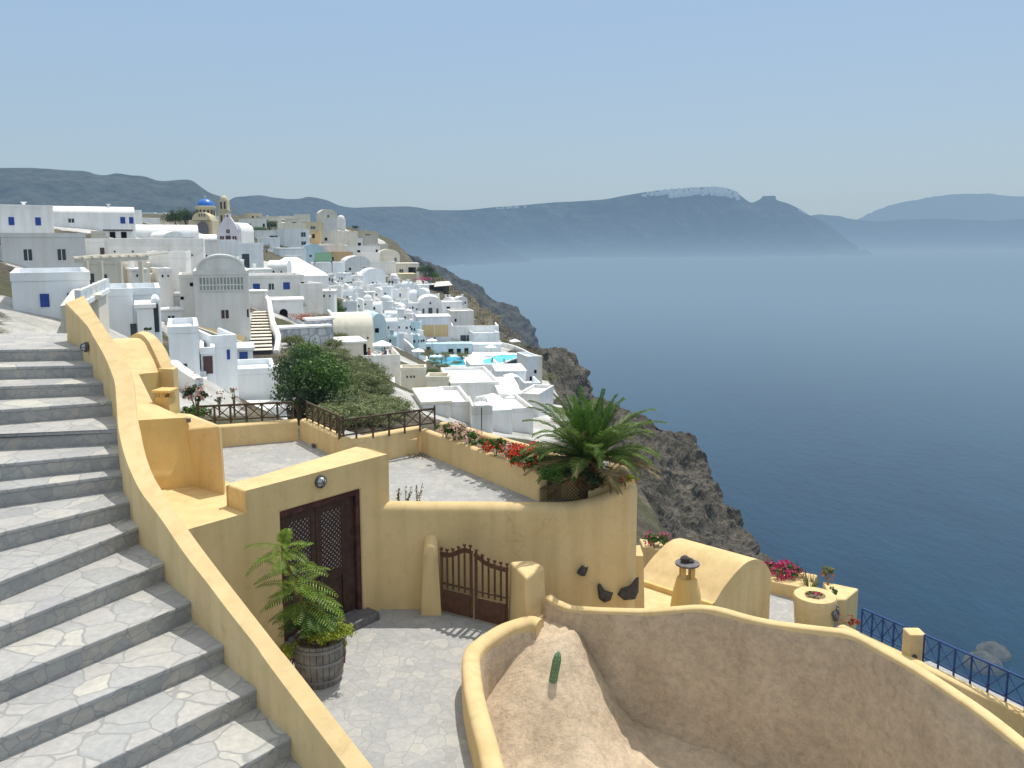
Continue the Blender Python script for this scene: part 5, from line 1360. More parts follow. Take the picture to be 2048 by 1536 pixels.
H(766, 788, 790, 768, 'slab', 'white', 'little white box roof at the foot of the tall retaining wall', 0, 3, d=78)
# ---- bright white roofs lower right
H(902, 1000, 806, 770, 'flat', 'white', 'large dazzling white house block in the middle of the lower white cluster', 8, 10, d=80, rise=1.2)
H(905, 985, 776, 768, 'vx', 'white', 'long low white vaulted roof above the large dazzling block', 4, 5, d=88, rise=1.0)
H(985, 1036, 790, 776, 'slab', 'white', 'flat white annexe roof with shaded edge right of the dazzling block', 5, 6, d=86)
H(845, 902, 842, 806, 'slab', 'greywhite', 'grey walled house with flat sunlit roof behind the corner of the railing', 8, 6, roofmat='cream', d=62)
H(900, 944, 846, 810, 'flat', 'greywhite', 'shaded white wall between the railing corner and the umbrellas', 8, 7, d=63)
H(944, 986, 868, 828, 'terr', 'greywhite', 'white terrace with white chairs behind the geraniums', 6, 4, d=61)
H(982, 1026, 872, 818, 'pyr', 'white', 'white cube house with low pointed roof behind the geranium planter', 14, 6, d=63, rise=.8)
H(1024, 1068, 862, 822, 'flat', 'greywhite', 'white house half hidden by the palm fronds', 14, 6, d=66)
H(1035, 1078, 838, 792, 'flat', 'greywhite', 'grey shaded house wall above the palm fronds', -18, 5, d=76)
H(1000, 1042, 812, 790, 'slab', 'white', 'low white roof beside the round umbrella', 6, 6, d=76)
H(1048, 1082, 800, 776, 'terr', 'bluewhite', 'bluish terrace with dark doorways at the cliff edge above the palm', 10, 5, [(.3, .5, 7, 14, 'k'), (.7, .5, 6, 12, 'k')], d=100)
H(1054, 1078, 770, 715, 'flat', 'bluewhite', 'tall bluish white house at the cliff edge below the right pool', 20, 5, [(.7, .5, 5, 7, 'k'), (.3, .25, 5, 8, 'k')], d=125)
H(1068, 1086, 745, 716, 'flat', 'cream', 'narrow cream wall at the outermost cliff edge', 30, 4, d=135)
H(992, 1052, 762, 744, 'slab', 'bluewhite', 'bluish white roof under the dark pool wall', 6, 6, [(.3, .4, 6, 8, 'k'), (.6, .4, 6, 8, 'k')], d=105)
H(940, 1000, 762, 738, 'terr', 'white', 'white terrace wall between the two swimming pools', 8, 5, d=112)
# ---- the hotel above the pools
H(835, 902, 705, 634, 'slab', 'pinkish', 'hotel block with two ochre panels and glass doors above the left pool', 4, 6, [(.30, .62, 27, 24, 'o'), (.72, .62, 27, 24, 'o'), (.30, .2, 7, 14, 'D'), (.66, .2, 6, 14, 'D'), (.8, .2, 5, 14, 'D'), (.52, .3, 3, 20, 'k')], d=160)
H(838, 884, 636, 606, 'vy', 'white', 'white arched gable house with two narrow windows and a glass door', 4, 7, [(.2, .45, 4, 11, 'd'), (.5, .42, 8, 16, 'D'), (.8, .45, 4, 11, 'd'), (.5, 1.0, 3, 4, 'k')])
H(884, 926, 634, 606, 'flat', 'white', 'white cube with a shaded right face beside the arched gable house', 12, 6, [(.3, .5, 7, 14, 'k')])
H(902, 948, 664, 624, 'flat', 'greywhite', 'pale cube house stepping down toward the cliff', 10, 6, [(.2, .6, 4, 6, 'k')])
H(905, 998, 690, 658, 'terr', 'white', 'white terrace house with a dark veranda opening near the cliff', 4, 7, [(.3, .35, 24, 18, 'd'), (.7, .4, 7, 12, 'k')], d=166)
H(948, 1000, 700, 668, 'flat', 'bluewhite', 'bluish house wall with tall narrow edge at the cliff side', 14, 5, d=162)
H(946, 1002, 712, 690, 'slab', 'bluewhite', 'pale blue white wall behind the right swimming pool', 0, 3, d=157)
H(850, 944, 713, 689, 'slab', 'teal', 'pale blue wall with dark openings behind the left swimming pool', 0, 3, d=156, win=[(.08, .5, 8, 16, 'k'), (.55, .4, 10, 12, 'k'), (.72, .4, 8, 12, 'k'), (.88, .4, 8, 14, 'k')])
# ---- garden walls and paths stepping through the cluster
for i, (pts, lab) in enumerate([
 ([(664, 552), (690, 560), (716, 572), (742, 588)], 'white zigzag path wall below the green awning'), ([(640, 548), (664, 566), (690, 584), (702, 604)], 'white sloping parapet left of the small domed houses'),
 ([(792, 678), (812, 690), (828, 706)], 'white stair wall descending left of the left pool'), ([(905, 640), (940, 655), (975, 672), (1000, 690)], 'white wall running down the upper cliff edge'),
 ([(1000, 692), (1030, 700), (1056, 712)], 'white wall around the outermost pool terrace'), ([(745, 600), (772, 612), (800, 618)], 'low white wall among the middle houses'),
 ([(612, 600), (640, 612), (664, 640)], 'white coping running down from the blue windowed house'), ([(350, 764), (376, 784), (400, 800)], 'whitewashed rubble wall below the outdoor stairs'),
 ([(1040, 800), (1064, 812), (1080, 830)], 'white parapet wall above the palm fronds'), ([(690, 530), (730, 548), (768, 560)], 'pale path wall on the middle slope')]):
    P_ = [hit(*q) for q in pts]; P_ = [p + Vector((0, 0, .9)) for p in P_ if p is not None]
    if len(P_) > 1:
        t = MB(); t.sweep(resample(P_, 14), .2, lambda p: p.z - 3, .08, 4); tag(t.build('garden_wall', M['white'], smooth=True), lab, 'wall')
# ---- chapel and church
ch = H(436, 478, 487, 462, 'flat', 'pinkish', 'white chapel with stepped bell gable and brown shuttered windows', -17, .9, [(.5, .30, 10, 16, 'W'), (.21, .42, 8, 8, 'w'), (.79, .42, 8, 8, 'w'), (.5, .95, 7, 8, 'w')], name='chapel', cat='chapel')
k = ch.location.y / F
t = MB(); pts = [(-20, 24), (20, 24), (17, 34), (9, 46), (5, 52), (5, 58), (-5, 58), (-5, 52), (-9, 46), (-17, 34)]
f = [(x * k, -.02, z * k) for x, z in pts]; b = [(x * k, .8, z * k) for x, z in pts]; n_ = len(pts); t.raw(f + b, [tuple(range(n_)), tuple(range(2 * n_ - 1, n_ - 1, -1))] + [(i, n_ + i, n_ + (i + 1) % n_, (i + 1) % n_) for i in range(n_)])
t.build('bell_gable', M['pinkish'], ch, local=True)
t = MB(); t.box(-1.2 * k, 1.2 * k, -.06, -.025, 52 * k, 56 * k); t.build('bell_opening', M['black'], ch, local=True)
t = vault_mesh(36 * k, 9, 24 * k, 18 * k, 'y'); t.v = [(x + .6, y + .85, z) for x, y, z in t.v]; t.build('vaulted_roof', M['white'], ch, smooth=True, local=True)
t = MB(); t.box(-17 * k + .6, 18 * k + .6, .85, 9.8, -4, 24 * k); t.build('nave', M['white'], ch, local=True)
H(470, 527, 545, 490, 'flat', 'bluewhite', 'tall bluish white house with narrow door below the chapel', 10, 7, [(.4, .4, 14, 30, 'D')])
H(418, 472, 530, 488, 'terr', 'bluewhite', 'white terrace house directly below the chapel front', 0, 6, [(.9, .2, 8, 4, 'k')])
H(394, 440, 528, 484, 'flat', 'greywhite', 'small grey white house with doorways left below the chapel', 0, 5, [(.15, .4, 7, 14, 'k'), (.4, .3, 7, 10, 'd')])
H(400, 452, 552, 522, 'slab', 'greywhite', 'pale flat roofed house behind the arched roof of the big house', -12, 6)
cp_ = hit(408, 470); cp_ = D(403, 463, 235); k = 235 / F
cu = thing('church', 'cream church with bright blue dome and an arched stepped facade', 'church', tuple(cp_))
PLACED.append((cp_.x, cp_.y, 8))
def lz(name, prof, x, y, mat, n=24, smooth=True): t = MB(); t.lathe([(r * k, z * k) for r, z in prof], (x * k, y, 0), n); return t.build(name, M[mat], cu, smooth=smooth, local=True, angle=35)
lz('drum', [(18.5, 10), (18.5, 46), (19.5, 46.5), (19.5, 49), (17, 50)], 0, 4, 'tan', 16, False)
lz('dome', [(17, 49)] + [(17 * math.cos(a * math.pi / 20), 50 + 15.5 * math.sin(a * math.pi / 20)) for a in range(0, 11)], 0, 4, 'domeblue', 32)
lz('dome_rim', [(18.8, 49.2), (19.2, 50.5), (16.5, 51)], 0, 4, 'cream', 24)
t = MB()
for i in range(8):
    a = math.pi + math.pi * (i + .5) / 8; x, y = 18.7 * k * math.cos(a), 4 + 18.7 * k * math.sin(a); t.box(-2 * k, 2 * k, -.06, .06, 32 * k, 43 * k, m=Matrix.Translation((x, y, 0)) @ Matrix.Rotation(a + math.pi / 2, 4, 'Z'))
t.build('drum_window', M['brownpaint'], cu, local=True)
t = MB(); t.box(-22 * k, 24 * k, -1, 8, -4, 22 * k); t.build('nave', M['tan'], cu, local=True, bevel=.1)
t = vault_mesh(36 * k, 5, 22 * k, 16 * k, 'y'); t.v = [(x + 4 * k, y - 1.5, z) for x, y, z in t.v]; t.build('arched_facade', M['tan'], cu, smooth=True, local=True)
t = MB(); A = arc(24 * k, 13 * k); t.raw([(x + 6 * k, -1.56, 6 * k + z) for x, z in A] + [(-6 * k, -1.56, -1), (18 * k, -1.56, -1)], [tuple(list(range(len(A))) + [len(A), len(A) + 1])]); t.build('arched_doorway', M['slate'], cu, local=True)
t = MB()
for x in (-1, 4, 9): t.box((x - 1) * k + .3, (x + 1) * k + .3, -1.6, -1.5, 29 * k, 34 * k)
t.build('gable_window', M['brownpaint'], cu, local=True)
t = MB(); t.bar((0, 4, 65 * k), (0, 4, 73 * k), .12); t.bar((-.4, 4, 70 * k), (.4, 4, 70 * k), .12); t.build('cross', M['white'], cu, local=True)
bt_ = thing('bell_tower', 'slender tan bell tower with arched openings right of the blue dome', 'tower', tuple(D(451, 465, 225))); k = 225 / F
PLACED.append((bt_.location.x, bt_.location.y, 4))
t = MB(); t.box(-9 * k, 9 * k, -1.2, 1.2, -4, 42 * k); t.box(-10 * k, 10 * k, -1.35, 1.35, 42 * k, 44 * k); t.build('shaft', M['tan'], bt_, local=True)
t = MB(); t.box(-8 * k, 8 * k, -1.1, 1.1, 44 * k, 62 * k, top=.0); t.build('belfry', M['tan'], bt_, local=True)
t = MB(); t.lathe([(8 * k, 62 * k), (7.5 * k, 66 * k), (5 * k, 70 * k), (0, 73 * k)], (0, 0, 0), 12); t.build('cap', M['tan'], bt_, smooth=True, local=True)
for z0, z1 in ((14, 34), (46, 60)):
    for x in (-3.5, 3.5): add_win(bt_, x * k, -1.2 if z0 < 40 else -1.1, (z0 + z1) / 2 * k, 3.4 * k, (z1 - z0) * k, 'w', arch=True)
# houses on the ridge behind
for a in [
 (480, 532, 462, 440, 'flat', 'greywhite', 'grey ridge house with two black windows right of the bell tower', [(.4, .5, 4, 7, 'k'), (.9, .5, 4, 7, 'k')]),
 (494, 524, 440, 428, 'flat', 'tan', 'small tan house on the skyline with two tiny windows', [(.4, .5, 3, 4, 'k'), (.7, .5, 3, 4, 'k')]),
 (524, 562, 446, 434, 'slab', 'cream', 'low cream roofs on the skyline left of centre', []),
 (592, 620, 446, 430, 'flat', 'cream', 'cream cube house standing highest on the skyline', []),
 (640, 674, 448, 429, 'vy', 'cream', 'cream skyline house with arched gable and white wings', [(.5, .8, 4, 5, 'w')]),
 (572, 600, 456, 438, 'slab', 'cream', 'flat cream house just below the skyline', [(.6, .5, 8, 5, 'k')]),
 (560, 612, 468, 448, 'flat', 'cream', 'long cream wall on the upper slope below the skyline', []),
 (612, 648, 470, 446, 'flat', 'tan', 'tan house on the upper slope with bright roof edge', [(.4, .6, 9, 5, 'd')]),
 (646, 674, 462, 438, 'flat', 'greywhite', 'pale house front below the arched skyline gable', []),
 (674, 690, 460, 438, 'dome', 'greywhite', 'small domed grey house at the end of the skyline row', []),
 (570, 620, 498, 460, 'flat', 'bluewhite', 'white two storey house on the upper slope with two dark windows', [(.75, .75, 9, 9, 'd'), (.75, .3, 9, 7, 'd')]),
 (516, 572, 482, 462, 'slab', 'white', 'long white house with a strip of dark windows on the upper slope', [(.6, .4, 20, 5, 'd')]),
 (524, 560, 502, 480, 'terr', 'bluewhite', 'white sloping terrace wall below the strip windowed house', []),
 (622, 642, 500, 466, 'flat', 'ochre', 'narrow ochre yellow house between white neighbours', [(.3, .8, 5, 8, 'k')]),
 (640, 682, 488, 464, 'flat', 'cream', 'cream terrace house with a small dark tree in front', [(.3, .4, 5, 6, 'k')]),
 (676, 716, 490, 464, 'slab', 'cream', 'big shaded cream house with bright flat roof on the slope edge', []),
 (716, 756, 478, 464, 'flat', 'tan', 'low tan house on the right shoulder of the ridge', [(.5, .5, 10, 4, 'k')]),
 (724, 756, 492, 472, 'slab', 'cream', 'cream house with bright white roof below the low tan house', []),
 (706, 726, 496, 478, 'flat', 'greywhite', 'small grey house with dark veranda on the right shoulder', [(.5, .35, 12, 8, 'k')]),
 (642, 690, 512, 492, 'terr', 'cream', 'long cream terrace wall under the shaded cream house', []),
 (690, 760, 514, 494, 'flat', 'greywhite', 'long grey house with a small arched window on the right shoulder', [(.9, .6, 4, 5, 'k'), (.4, .5, 6, 7, 'k')]),
 (740, 776, 512, 490, 'flat', 'cream', 'outermost cream house on the right shoulder of the ridge', [(.6, .4, 5, 8, 'k')]),
 (662, 706, 526, 506, 'flat', 'ochre', 'ochre house with an outside stair on the middle slope', [(.1, .4, 4, 8, 'W')]),
 (716, 760, 530, 508, 'flat', 'greywhite', 'grey house with a round dark doorway on the middle slope', [(.4, .3, 8, 12, 'K', 1)]),
 (756, 800, 538, 512, 'vy', 'cream', 'cream gabled house at the right edge of the middle slope', [(.8, .7, 4, 9, 'd')]),
 (718, 792, 545, 528, 'terr', 'greywhite', 'long grey terrace wall above the cafe verandas', []),
 (768, 838, 552, 528, 'slab', 'cream', 'cream cafe pavilion with a big shaded opening near the cliff', [(.8, .45, 15, 13, 'k'), (.3, .4, 4, 14, 'k'), (.5, .4, 8, 8, 'd')]),
 (782, 832, 560, 549, 'slab', 'tan', 'low tan wall under the cafe pavilion', []),
 (606, 646, 530, 500, 'vy', 'teal', 'pale blue round gabled house in the middle of the upper slope', [(.4, .6, 4, 4, 'k')]),
 (628, 664, 512, 492, 'slab', 'pinkish', 'lilac white block right of the pale blue gable', []),
 (560, 612, 520, 498, 'slab', 'bluewhite', 'bluish wall under the round clipped tree', []),
 (576, 604, 530, 514, 'flat', 'white', 'little white block with a niche on the white slope', [(.3, .5, 5, 4, 'k')]),
 (630, 690, 555, 528, 'flat', 'bluewhite', 'long bluish wall beneath the green awning', []),
 (690, 742, 548, 528, 'vy', 'white', 'white vaulted house with two small windows right of the green awning', [(.2, .5, 4, 5, 'k'), (.75, .5, 5, 6, 'd')]),
 (728, 772, 580, 550, 'vy', 'bluewhite', 'bluish white vaulted house with pairs of little windows', [(.4, .4, 4, 8, 'd'), (.6, .4, 4, 8, 'd')]),
 ]:
    H(*a[:7], random.uniform(-4, 16), None, a[7], chim=random.choice([0, 0, 1]))
# ---- smaller houses in rows through the white cluster
rows_ = [
 ('row level with green awning', 572, 640, 730, 7, 19, ['white', 'bluewhite']),
 ('row below hipped white roof', 590, 668, 770, 8, 20, ['white', 'bluewhite', 'greywhite']),
 ('row behind cafe pavilion', 572, 770, 800, 1, 20, ['white']),
 ('second row above twin windowed gable', 588, 775, 850, 5, 18, ['white', 'bluewhite']),
 ('row above twin windowed gable', 604, 690, 850, 9, 21, ['white', 'bluewhite', 'white']),
 ('row beside dark green tree', 622, 690, 836, 8, 22, ['white', 'bluewhite', 'greywhite']),
 ('row above pale blue gable', 642, 758, 838, 5, 22, ['white', 'bluewhite']),
 ('row level with blue gable', 664, 776, 836, 4, 22, ['white', 'bluewhite', 'teal']),
 ('row above left pool', 688, 778, 850, 5, 20, ['white', 'bluewhite', 'teal']),
 ('row along upper cliff edge', 612, 850, 940, 3, 24, ['white', 'bluewhite']),
]
ORD = ['first', 'second', 'third', 'fourth', 'fifth', 'sixth', 'seventh', 'eighth', 'ninth']
KN = {'flat': 'flat roofed', 'vx': 'long vaulted', 'vy': 'arched gable', 'slab': 'thick slab roofed', 'dome': 'domed', 'terr': 'terrace topped'}
CN = {'white': 'bright white', 'bluewhite': 'bluish white', 'greywhite': 'grey white', 'teal': 'pale blue', 'cream': 'cream'}
for rn, base, xa, xb, cnt, wd, mats in rows_:
    for i in range(cnt):
        mx = xa + (xb - xa) * (i + .5) / cnt; w_ = wd * random.uniform(.75, 1.25); bs = base + random.uniform(-4, 4)
        kd = random.choice(['flat', 'terr', 'vx', 'vy', 'vy', 'slab', 'terr', 'dome']); mt = random.choice(mats); hh = random.uniform(10, 21)
        wn = []
        for q in range(random.randint(1, 3)): wn.append((.22 + .28 * q + random.uniform(-.05, .05), random.uniform(.4, .65), random.uniform(2.5, 4), random.uniform(3, 7), random.choice('dkdb')))
        H(mx - w_ / 2, mx + w_ / 2, bs, bs - hh, kd, mt, f'{CN[mt]} {KN[kd]} house, {ORD[i]} from left in {rn}', random.uniform(-22, 30), None, wn, chim=random.choice([0, 1, 1, 2]))
for i, (x0, x1, b_, t_, kd, mt, d_) in enumerate([(396, 434, 502, 482, 'vx', 'white', 150), (268, 304, 500, 489, 'slab', 'white', 118), (326, 352, 474, 463, 'slab', 'white', 150), (500, 542, 556, 541, 'slab', 'white', 112),
    (536, 574, 552, 536, 'vx', 'white', 135), (330, 368, 508, 492, 'flat', 'cream', 120), (236, 262, 512, 496, 'vy', 'white', 105), (452, 476, 545, 524, 'flat', 'white', 132), (300, 322, 530, 512, 'flat', 'cream', 88), (268, 292, 560, 542, 'slab', 'white', 68), (318, 344, 560, 544, 'flat', 'white', 72), (640, 668, 600, 584, 'slab', 'white', 118)]):
    H(x0, x1, b_, t_, kd, mt, f'little {CN[mt]} {KN[kd]} outbuilding ' + ['left below the chapel', 'under the left end of the long barrel roof', 'below the low ridge roofs', 'behind the blue windowed house', 'behind the hipped white roof', 'above the long retaining wall', 'left above the pergola', 'between chapel and big arched roof', 'above the lower retaining wall', 'right behind the pergola', 'between pergola and glazed house', 'at the top of the tall shaded wall'][i], random.uniform(-15, 15), 4, [(.3, .5, 3, 5, 'k'), (.7, .5, 3, 4, 'd')], d=d_, chim=i % 2)
# far low houses at the ridge on the left between dome and long house
for i, (x0, x1, b_, t_) in enumerate([(286, 318, 447, 438), (322, 356, 452, 444), (300, 346, 460, 452), (350, 392, 462, 455), (432, 442, 452, 434), (560, 590, 440, 433)]):
    H(x0, x1, b_, t_, 'slab', ['white', 'cream'][i % 2], 'low ' + ['white', 'cream'][i % 2] + ' roof on the far ridge, ' + ORD[i] + ' from the left', 0, 5)

# ---- pools
POOLC = [(D(892, 712, 155).x, D(892, 712, 155).y, 0, 8, D(892, 722, 145).z - 1.4), (D(984, 708, 158).x, D(984, 708, 158).y, 0, 7, D(985, 718, 145).z - 1.4), (D(480, 815, 42).x, D(480, 815, 42).y, 0, 6.0, -9.6)]
def pool(label, pts, d_hint, deck):
    P3 = [D(x, y, d) for x, y, d in pts]; z = sum(p.z for p in P3) / len(P3); P3 = [Z(x, y, z) for x, y, d in pts]
    r = thing('swimming_pool', label, 'swimming pool', (P3[0].x, P3[0].y, z))
    c = sum(P3, Vector()) / len(P3); POOLC.append((c.x, c.y, 0, 10, z - 1.2))
    t = MB(); t.slab([c + (p - c) * 1.0 + Vector((0, 0, -.10)) for p in P3], z - .4); t.build('water', M['pool'] if 'left' in label else M['pool2'], r)
    t = MB(); O_ = [c + (p - c) * deck for p in P3]; n = len(P3)
    for i in range(n):
        j = (i + 1) % n; t.slab([P3[i], P3[j], O_[j], O_[i]], z - 2.5)
    t.build('coping', M['white'], r)
    return r, P3, z
def poolmat(n, c0, c1):
    m, nt = new_mat(n); c = ramp(nt, noise_(nt, .8, 3), [(.3, c0), (.7, c1)]); b = bsdf(nt, c, .12, .5, noise_(nt, 3, 3), .15, .05); return finish(m, nt, b.outputs[0])
M['pool'] = poolmat('pool water', (.02, .42, .68), (.06, .58, .80)); M['pool2'] = poolmat('turquoise pool water', (.05, .62, .68), (.12, .75, .75))
pool('rectangular blue left swimming pool on the hotel terrace', [(860, 731, 138), (932, 731, 138), (925, 713, 152), (858, 713, 152)], 145, 1.12)
r_, P3, z = pool('wedge shaped turquoise right swimming pool hanging over the slope', [(968, 729, 138), (994, 728, 138), (1048, 710, 150), (1000, 709, 152), (966, 720, 146)], 145, 1.10)
t = MB(); a = P3[1] + Vector((.3, -.5, -.12)); b = P3[2] + Vector((.6, -.3, -.12)); t.slab([a, b, b + Vector((0, .3, 0)), a + Vector((0, .3, 0))], z - 4.5); t.build('dark_wall', M['darkpool'], r_)
# pool decks
for nm, pts, mt in (('pool_deck', [(846, 740, -1), (950, 742, -1), (948, 708, -1), (848, 706, -1)], 'bluewhite'), ('pool_deck', [(940, 742, -1), (996, 733, -1), (1056, 706, -1), (945, 704, -1)], 'bluewhite')):
    zz = D(890, 725, 144).z - .16 if pts[0][0] < 900 else z - .16
    t = MB(); t.slab([Z(x, y, zz) for x, y, q in pts], zz - 5); tag(t.build(nm, M[mt]), 'pale deck around a swimming pool', kind='structure')

# ---- umbrellas
def umbrella(px, py, wpx, label, mat='cloth', d=None, sq=True, hh=2.3):
    """px,py: centre of the canopy rim"""
    p = D(px, py, d) if d else None
    if p is None:
        g_ = hit(px, py + 10); p = D(px, py, (g_.y if g_ else 150) - .5)
    k = p.y / F; r_ = wpx * k / 2
    u = thing('umbrella', label, 'umbrella', (p.x, p.y, p.z - hh))
    n = 4 if sq else 12; t = MB()
    t.lathe([(0, hh + r_ * .38), (r_ * .5, hh + r_ * .2), (r_ * (1.1 if sq else 1), hh), (r_ * (1.1 if sq else 1), hh - .16)], (0, 0, 0), n)
    c = t.build('canopy', M[mat], u, local=True); c.rotation_euler.z = math.pi / 4 + .2 if sq else 0
    t = MB(); t.bar((0, 0, 0), (0, 0, hh + r_ * .42), .07); t.build('pole', M['fence'], u, local=True)
    t = MB(); t.box(-.3, .3, -.3, .3, 0, .08); t.build('base', M['slate'], u, local=True)
    return u
umbrella(764, 689, 48, 'big square white umbrella shading the diners on the grey walled terrace', d=86)
umbrella(836, 702, 32, 'white umbrella left of the left swimming pool', d=125)
umbrella(864, 681, 26, 'small white umbrella in front of the ochre panels', d=140)
umbrella(982, 694, 28, 'white umbrella behind the right swimming pool', d=150)
umbrella(1022, 752, 36, 'white umbrella below the dark pool wall', d=100)
umbrella(1020, 793, 30, 'round white umbrella among the lower white roofs', d=72, sq=False)
umbrella(963, 808, 38, 'white umbrella over the white chairs behind the geraniums', d=60)
umbrella(1030, 682, 26, 'white umbrella farthest right at the cliff edge', d=165)
umbrella(893, 620, 18, 'tiny white umbrella next to the arched gable house', d=200)
umbrella(955, 666, 20, 'white umbrella on the terrace with the dark veranda', d=172)
umbrella(758, 662, 14, 'little white umbrella on the pale blue gable terrace', d=105)
# cafe awnings on the cliff edge
def awning(label, pts, mat, h=2.2):
    P_ = [D(*p) for p in pts]; r = thing('awning', label, 'awning', tuple(P_[0] - Vector((0, 0, h))))
    t = MB(); t.slab(P_, lambda p: p[2] - .15); t.build('canopy', M[mat], r)
    for p in P_: t = MB(); t.bar(p - Vector((0, 0, h)), p, .12); t.build('post', M['fence'], r)
awning('white cafe awning beside the magenta bougainvillea', [(800, 573, 240), (862, 569, 240), (900, 566, 248), (835, 566, 250)], 'cloth')
awning('second white cafe awning farther along the cliff edge', [(868, 573, 238), (905, 570, 238), (898, 562, 250), (872, 563, 250)], 'cream')
M['awning'] = simple('green awning cloth', (.06, .14, .09), .8, .2, .1, 2)
awning('dark green awning stretched over a terrace in the white cluster', [(628, 522, 168), (664, 522, 168), (662, 505, 176), (630, 505, 176)], 'awning')
# pergola at the far left
pg = thing('pergola', 'cream pergola with square posts and a long beam at the left edge', 'pergola', tuple(D(230, 585, 56)))
for x in (176, 205, 243, 285):
    a = D(x, 588, 57); t = MB(); zt_ = D(x, 522, 57).z; t.box(a.x - .13, a.x + .13, a.y - .13, a.y + .13, a.z - 1, zt_); t.build('post', M['cream'], pg)
t = MB(); a, b = D(150, 521, 57), D(296, 516, 60); t.bar(a, b, .3, .28); t.build('beam', M['cream'], pg)
for i in range(9): q = a.lerp(b, i / 8); t = MB(); t.bar(q + Vector((0, -.3, .2)), q + Vector((0, 3.5, .3)), .12); t.build('rafter', M['cream'], pg)

# ---- people on the terraces: one continuous body each, clothing and hair as children
def person(loc, rz, pose, cloth, label, h=1.7):
    s = h / 1.7
    r = thing('person', label, 'person', tuple(loc), rz)
    def V3(*p): return tuple(Vector(p) * s)
    if pose == 'sit':
        J = {'pel': (0, 0, .50), 'chest': (0, .03, .88), 'neck': (0, .02, 1.05), 'head': (0, -.01, 1.20), 'top': (0, -.01, 1.30),
             'kl': (.10, -.42, .52), 'kr': (-.10, -.42, .52), 'al': (.10, -.44, .08), 'ar': (-.10, -.44, .08), 'fl': (.10, -.58, .04), 'fr': (-.10, -.58, .04)}
    else:
        J = {'pel': (0, 0, .92), 'chest': (0, 0, 1.28), 'neck': (0, 0, 1.45), 'head': (0, -.02, 1.58), 'top': (0, -.02, 1.68),
             'kl': (.10, -.03, .50), 'kr': (-.10, .02, .50), 'al': (.11, .02, .08), 'ar': (-.11, .05, .08), 'fl': (.11, -.12, .04), 'fr': (-.11, -.10, .04)}
    ch_ = J['chest']; J['sl'] = (.18, ch_[1], ch_[2] + .10); J['sr'] = (-.18, ch_[1], ch_[2] + .10)
    J['el'] = (.24, ch_[1] - .06, ch_[2] - .18); J['er'] = (-.24, ch_[1] - .06, ch_[2] - .18); J['hl'] = (.16, ch_[1] - .28, ch_[2] - .22); J['hr'] = (-.16, ch_[1] - .28, ch_[2] - .22)
    E_ = [('pel', 'chest'), ('chest', 'neck'), ('neck', 'head'), ('head', 'top'), ('pel', 'kl'), ('pel', 'kr'), ('kl', 'al'), ('kr', 'ar'), ('al', 'fl'), ('ar', 'fr'), ('chest', 'sl'), ('chest', 'sr'), ('sl', 'el'), ('sr', 'er'), ('el', 'hl'), ('er', 'hr')]
    RD = dict(pel=.14, chest=.15, neck=.055, head=.10, top=.07, kl=.065, kr=.065, al=.04, ar=.04, fl=.035, fr=.035, sl=.06, sr=.06, el=.042, er=.042, hl=.032, hr=.032)
    nm = list(J); me = bpy.data.meshes.new('body'); me.from_pydata([V3(*J[n]) for n in nm], [(nm.index(a), nm.index(b)) for a, b in E_], [])
    o = bpy.data.objects.new('body', me); COL.objects.link(o); o.parent = r; me.materials.append(M['skin'])
    o.modifiers.new('skin', 'SKIN'); sv = me.skin_vertices[0].data
    for i, n in enumerate(nm): sv[i].radius = (RD[n] * s, RD[n] * s * (.7 if n in ('pel', 'chest') else 1)); sv[i].use_root = n == 'pel'
    sb = o.modifiers.new('sub', 'SUBSURF'); sb.levels = 1; sb.render_levels = 1
    t = MB(); cz, cy = J['chest'][2], J['chest'][1]; pz = J['pel'][2]
    t.lathe([(.155, pz - .10), (.165, pz + .05), (.16, cz - .1), (.185, cz + .05), (.14, cz + .14), (.06, cz + .17)], (0, cy / 2, 0), 12); t.v = [tuple(Vector((x, y * .8, z)) * s) for x, y, z in t.v]; t.build('shirt', M[cloth], r, local=True, smooth=True)
    hz_ = J['head'][2]; t = MB(); t.lathe([(.0, .13), (.06, .125), (.105, .07), (.11, .0), (.085, -.04)], (0, J['head'][1] + .015, hz_), 12); t.v = [tuple(Vector(v) * s) for v in t.v]; t.build('hair', M['hair'], r, local=True, smooth=True)
    return r
zt_ = D(764, 706, 86)
tb = None
def table(p, label):
    r = thing('table', label, 'table', tuple(p)); t = MB(); t.lathe([(0, .70), (.45, .70), (.45, .74), (0, .74)], (0, 0, 0), 16); t.build('tabletop', M['cloth'], r, local=True)
    t = MB(); t.bar((0, 0, 0), (0, 0, .7), .06); t.lathe([(0, 0), (.25, 0), (.22, .03), (0, .04)], (0, 0, 0), 12); t.build('leg', M['fence'], r, local=True)
def chair(p, rz, label, mat='fence', group=None):
    r = thing('chair', label, 'chair', tuple(p), rz, group)
    t = MB(); t.box(-.22, .22, -.22, .22, .42, .46); t.build('seat', M[mat], r, local=True)
    t = MB(); t.box(-.22, .22, .19, .23, .462, .88); t.build('backrest', M[mat], r, local=True)
    for x in (-.19, .19):
        for y in (-.19, .19): t = MB(); t.bar((x, y, 0), (x, y, .42), .035); t.build('leg', M[mat], r, local=True)
tw = [o for o in COL.objects if o.name.startswith('terrace_house')][0]; L0 = tw.location; hz_ = (784 - 722) * 84 / F
def T_(x, y): q = Matrix.Rotation(tw.rotation_euler.z, 3, 'Z') @ Vector((x, y, 0)); return Vector((L0.x + q.x, L0.y + q.y, L0.z + hz_ + .01))
table(T_(-.2, 1.3), 'round white table under the big square umbrella'); 
chair(T_(-1.0, 1.3), R(90), 'wooden chair left of the table under the big umbrella'); chair(T_(.6, 1.3), R(-90), 'wooden chair right of the table under the big umbrella')
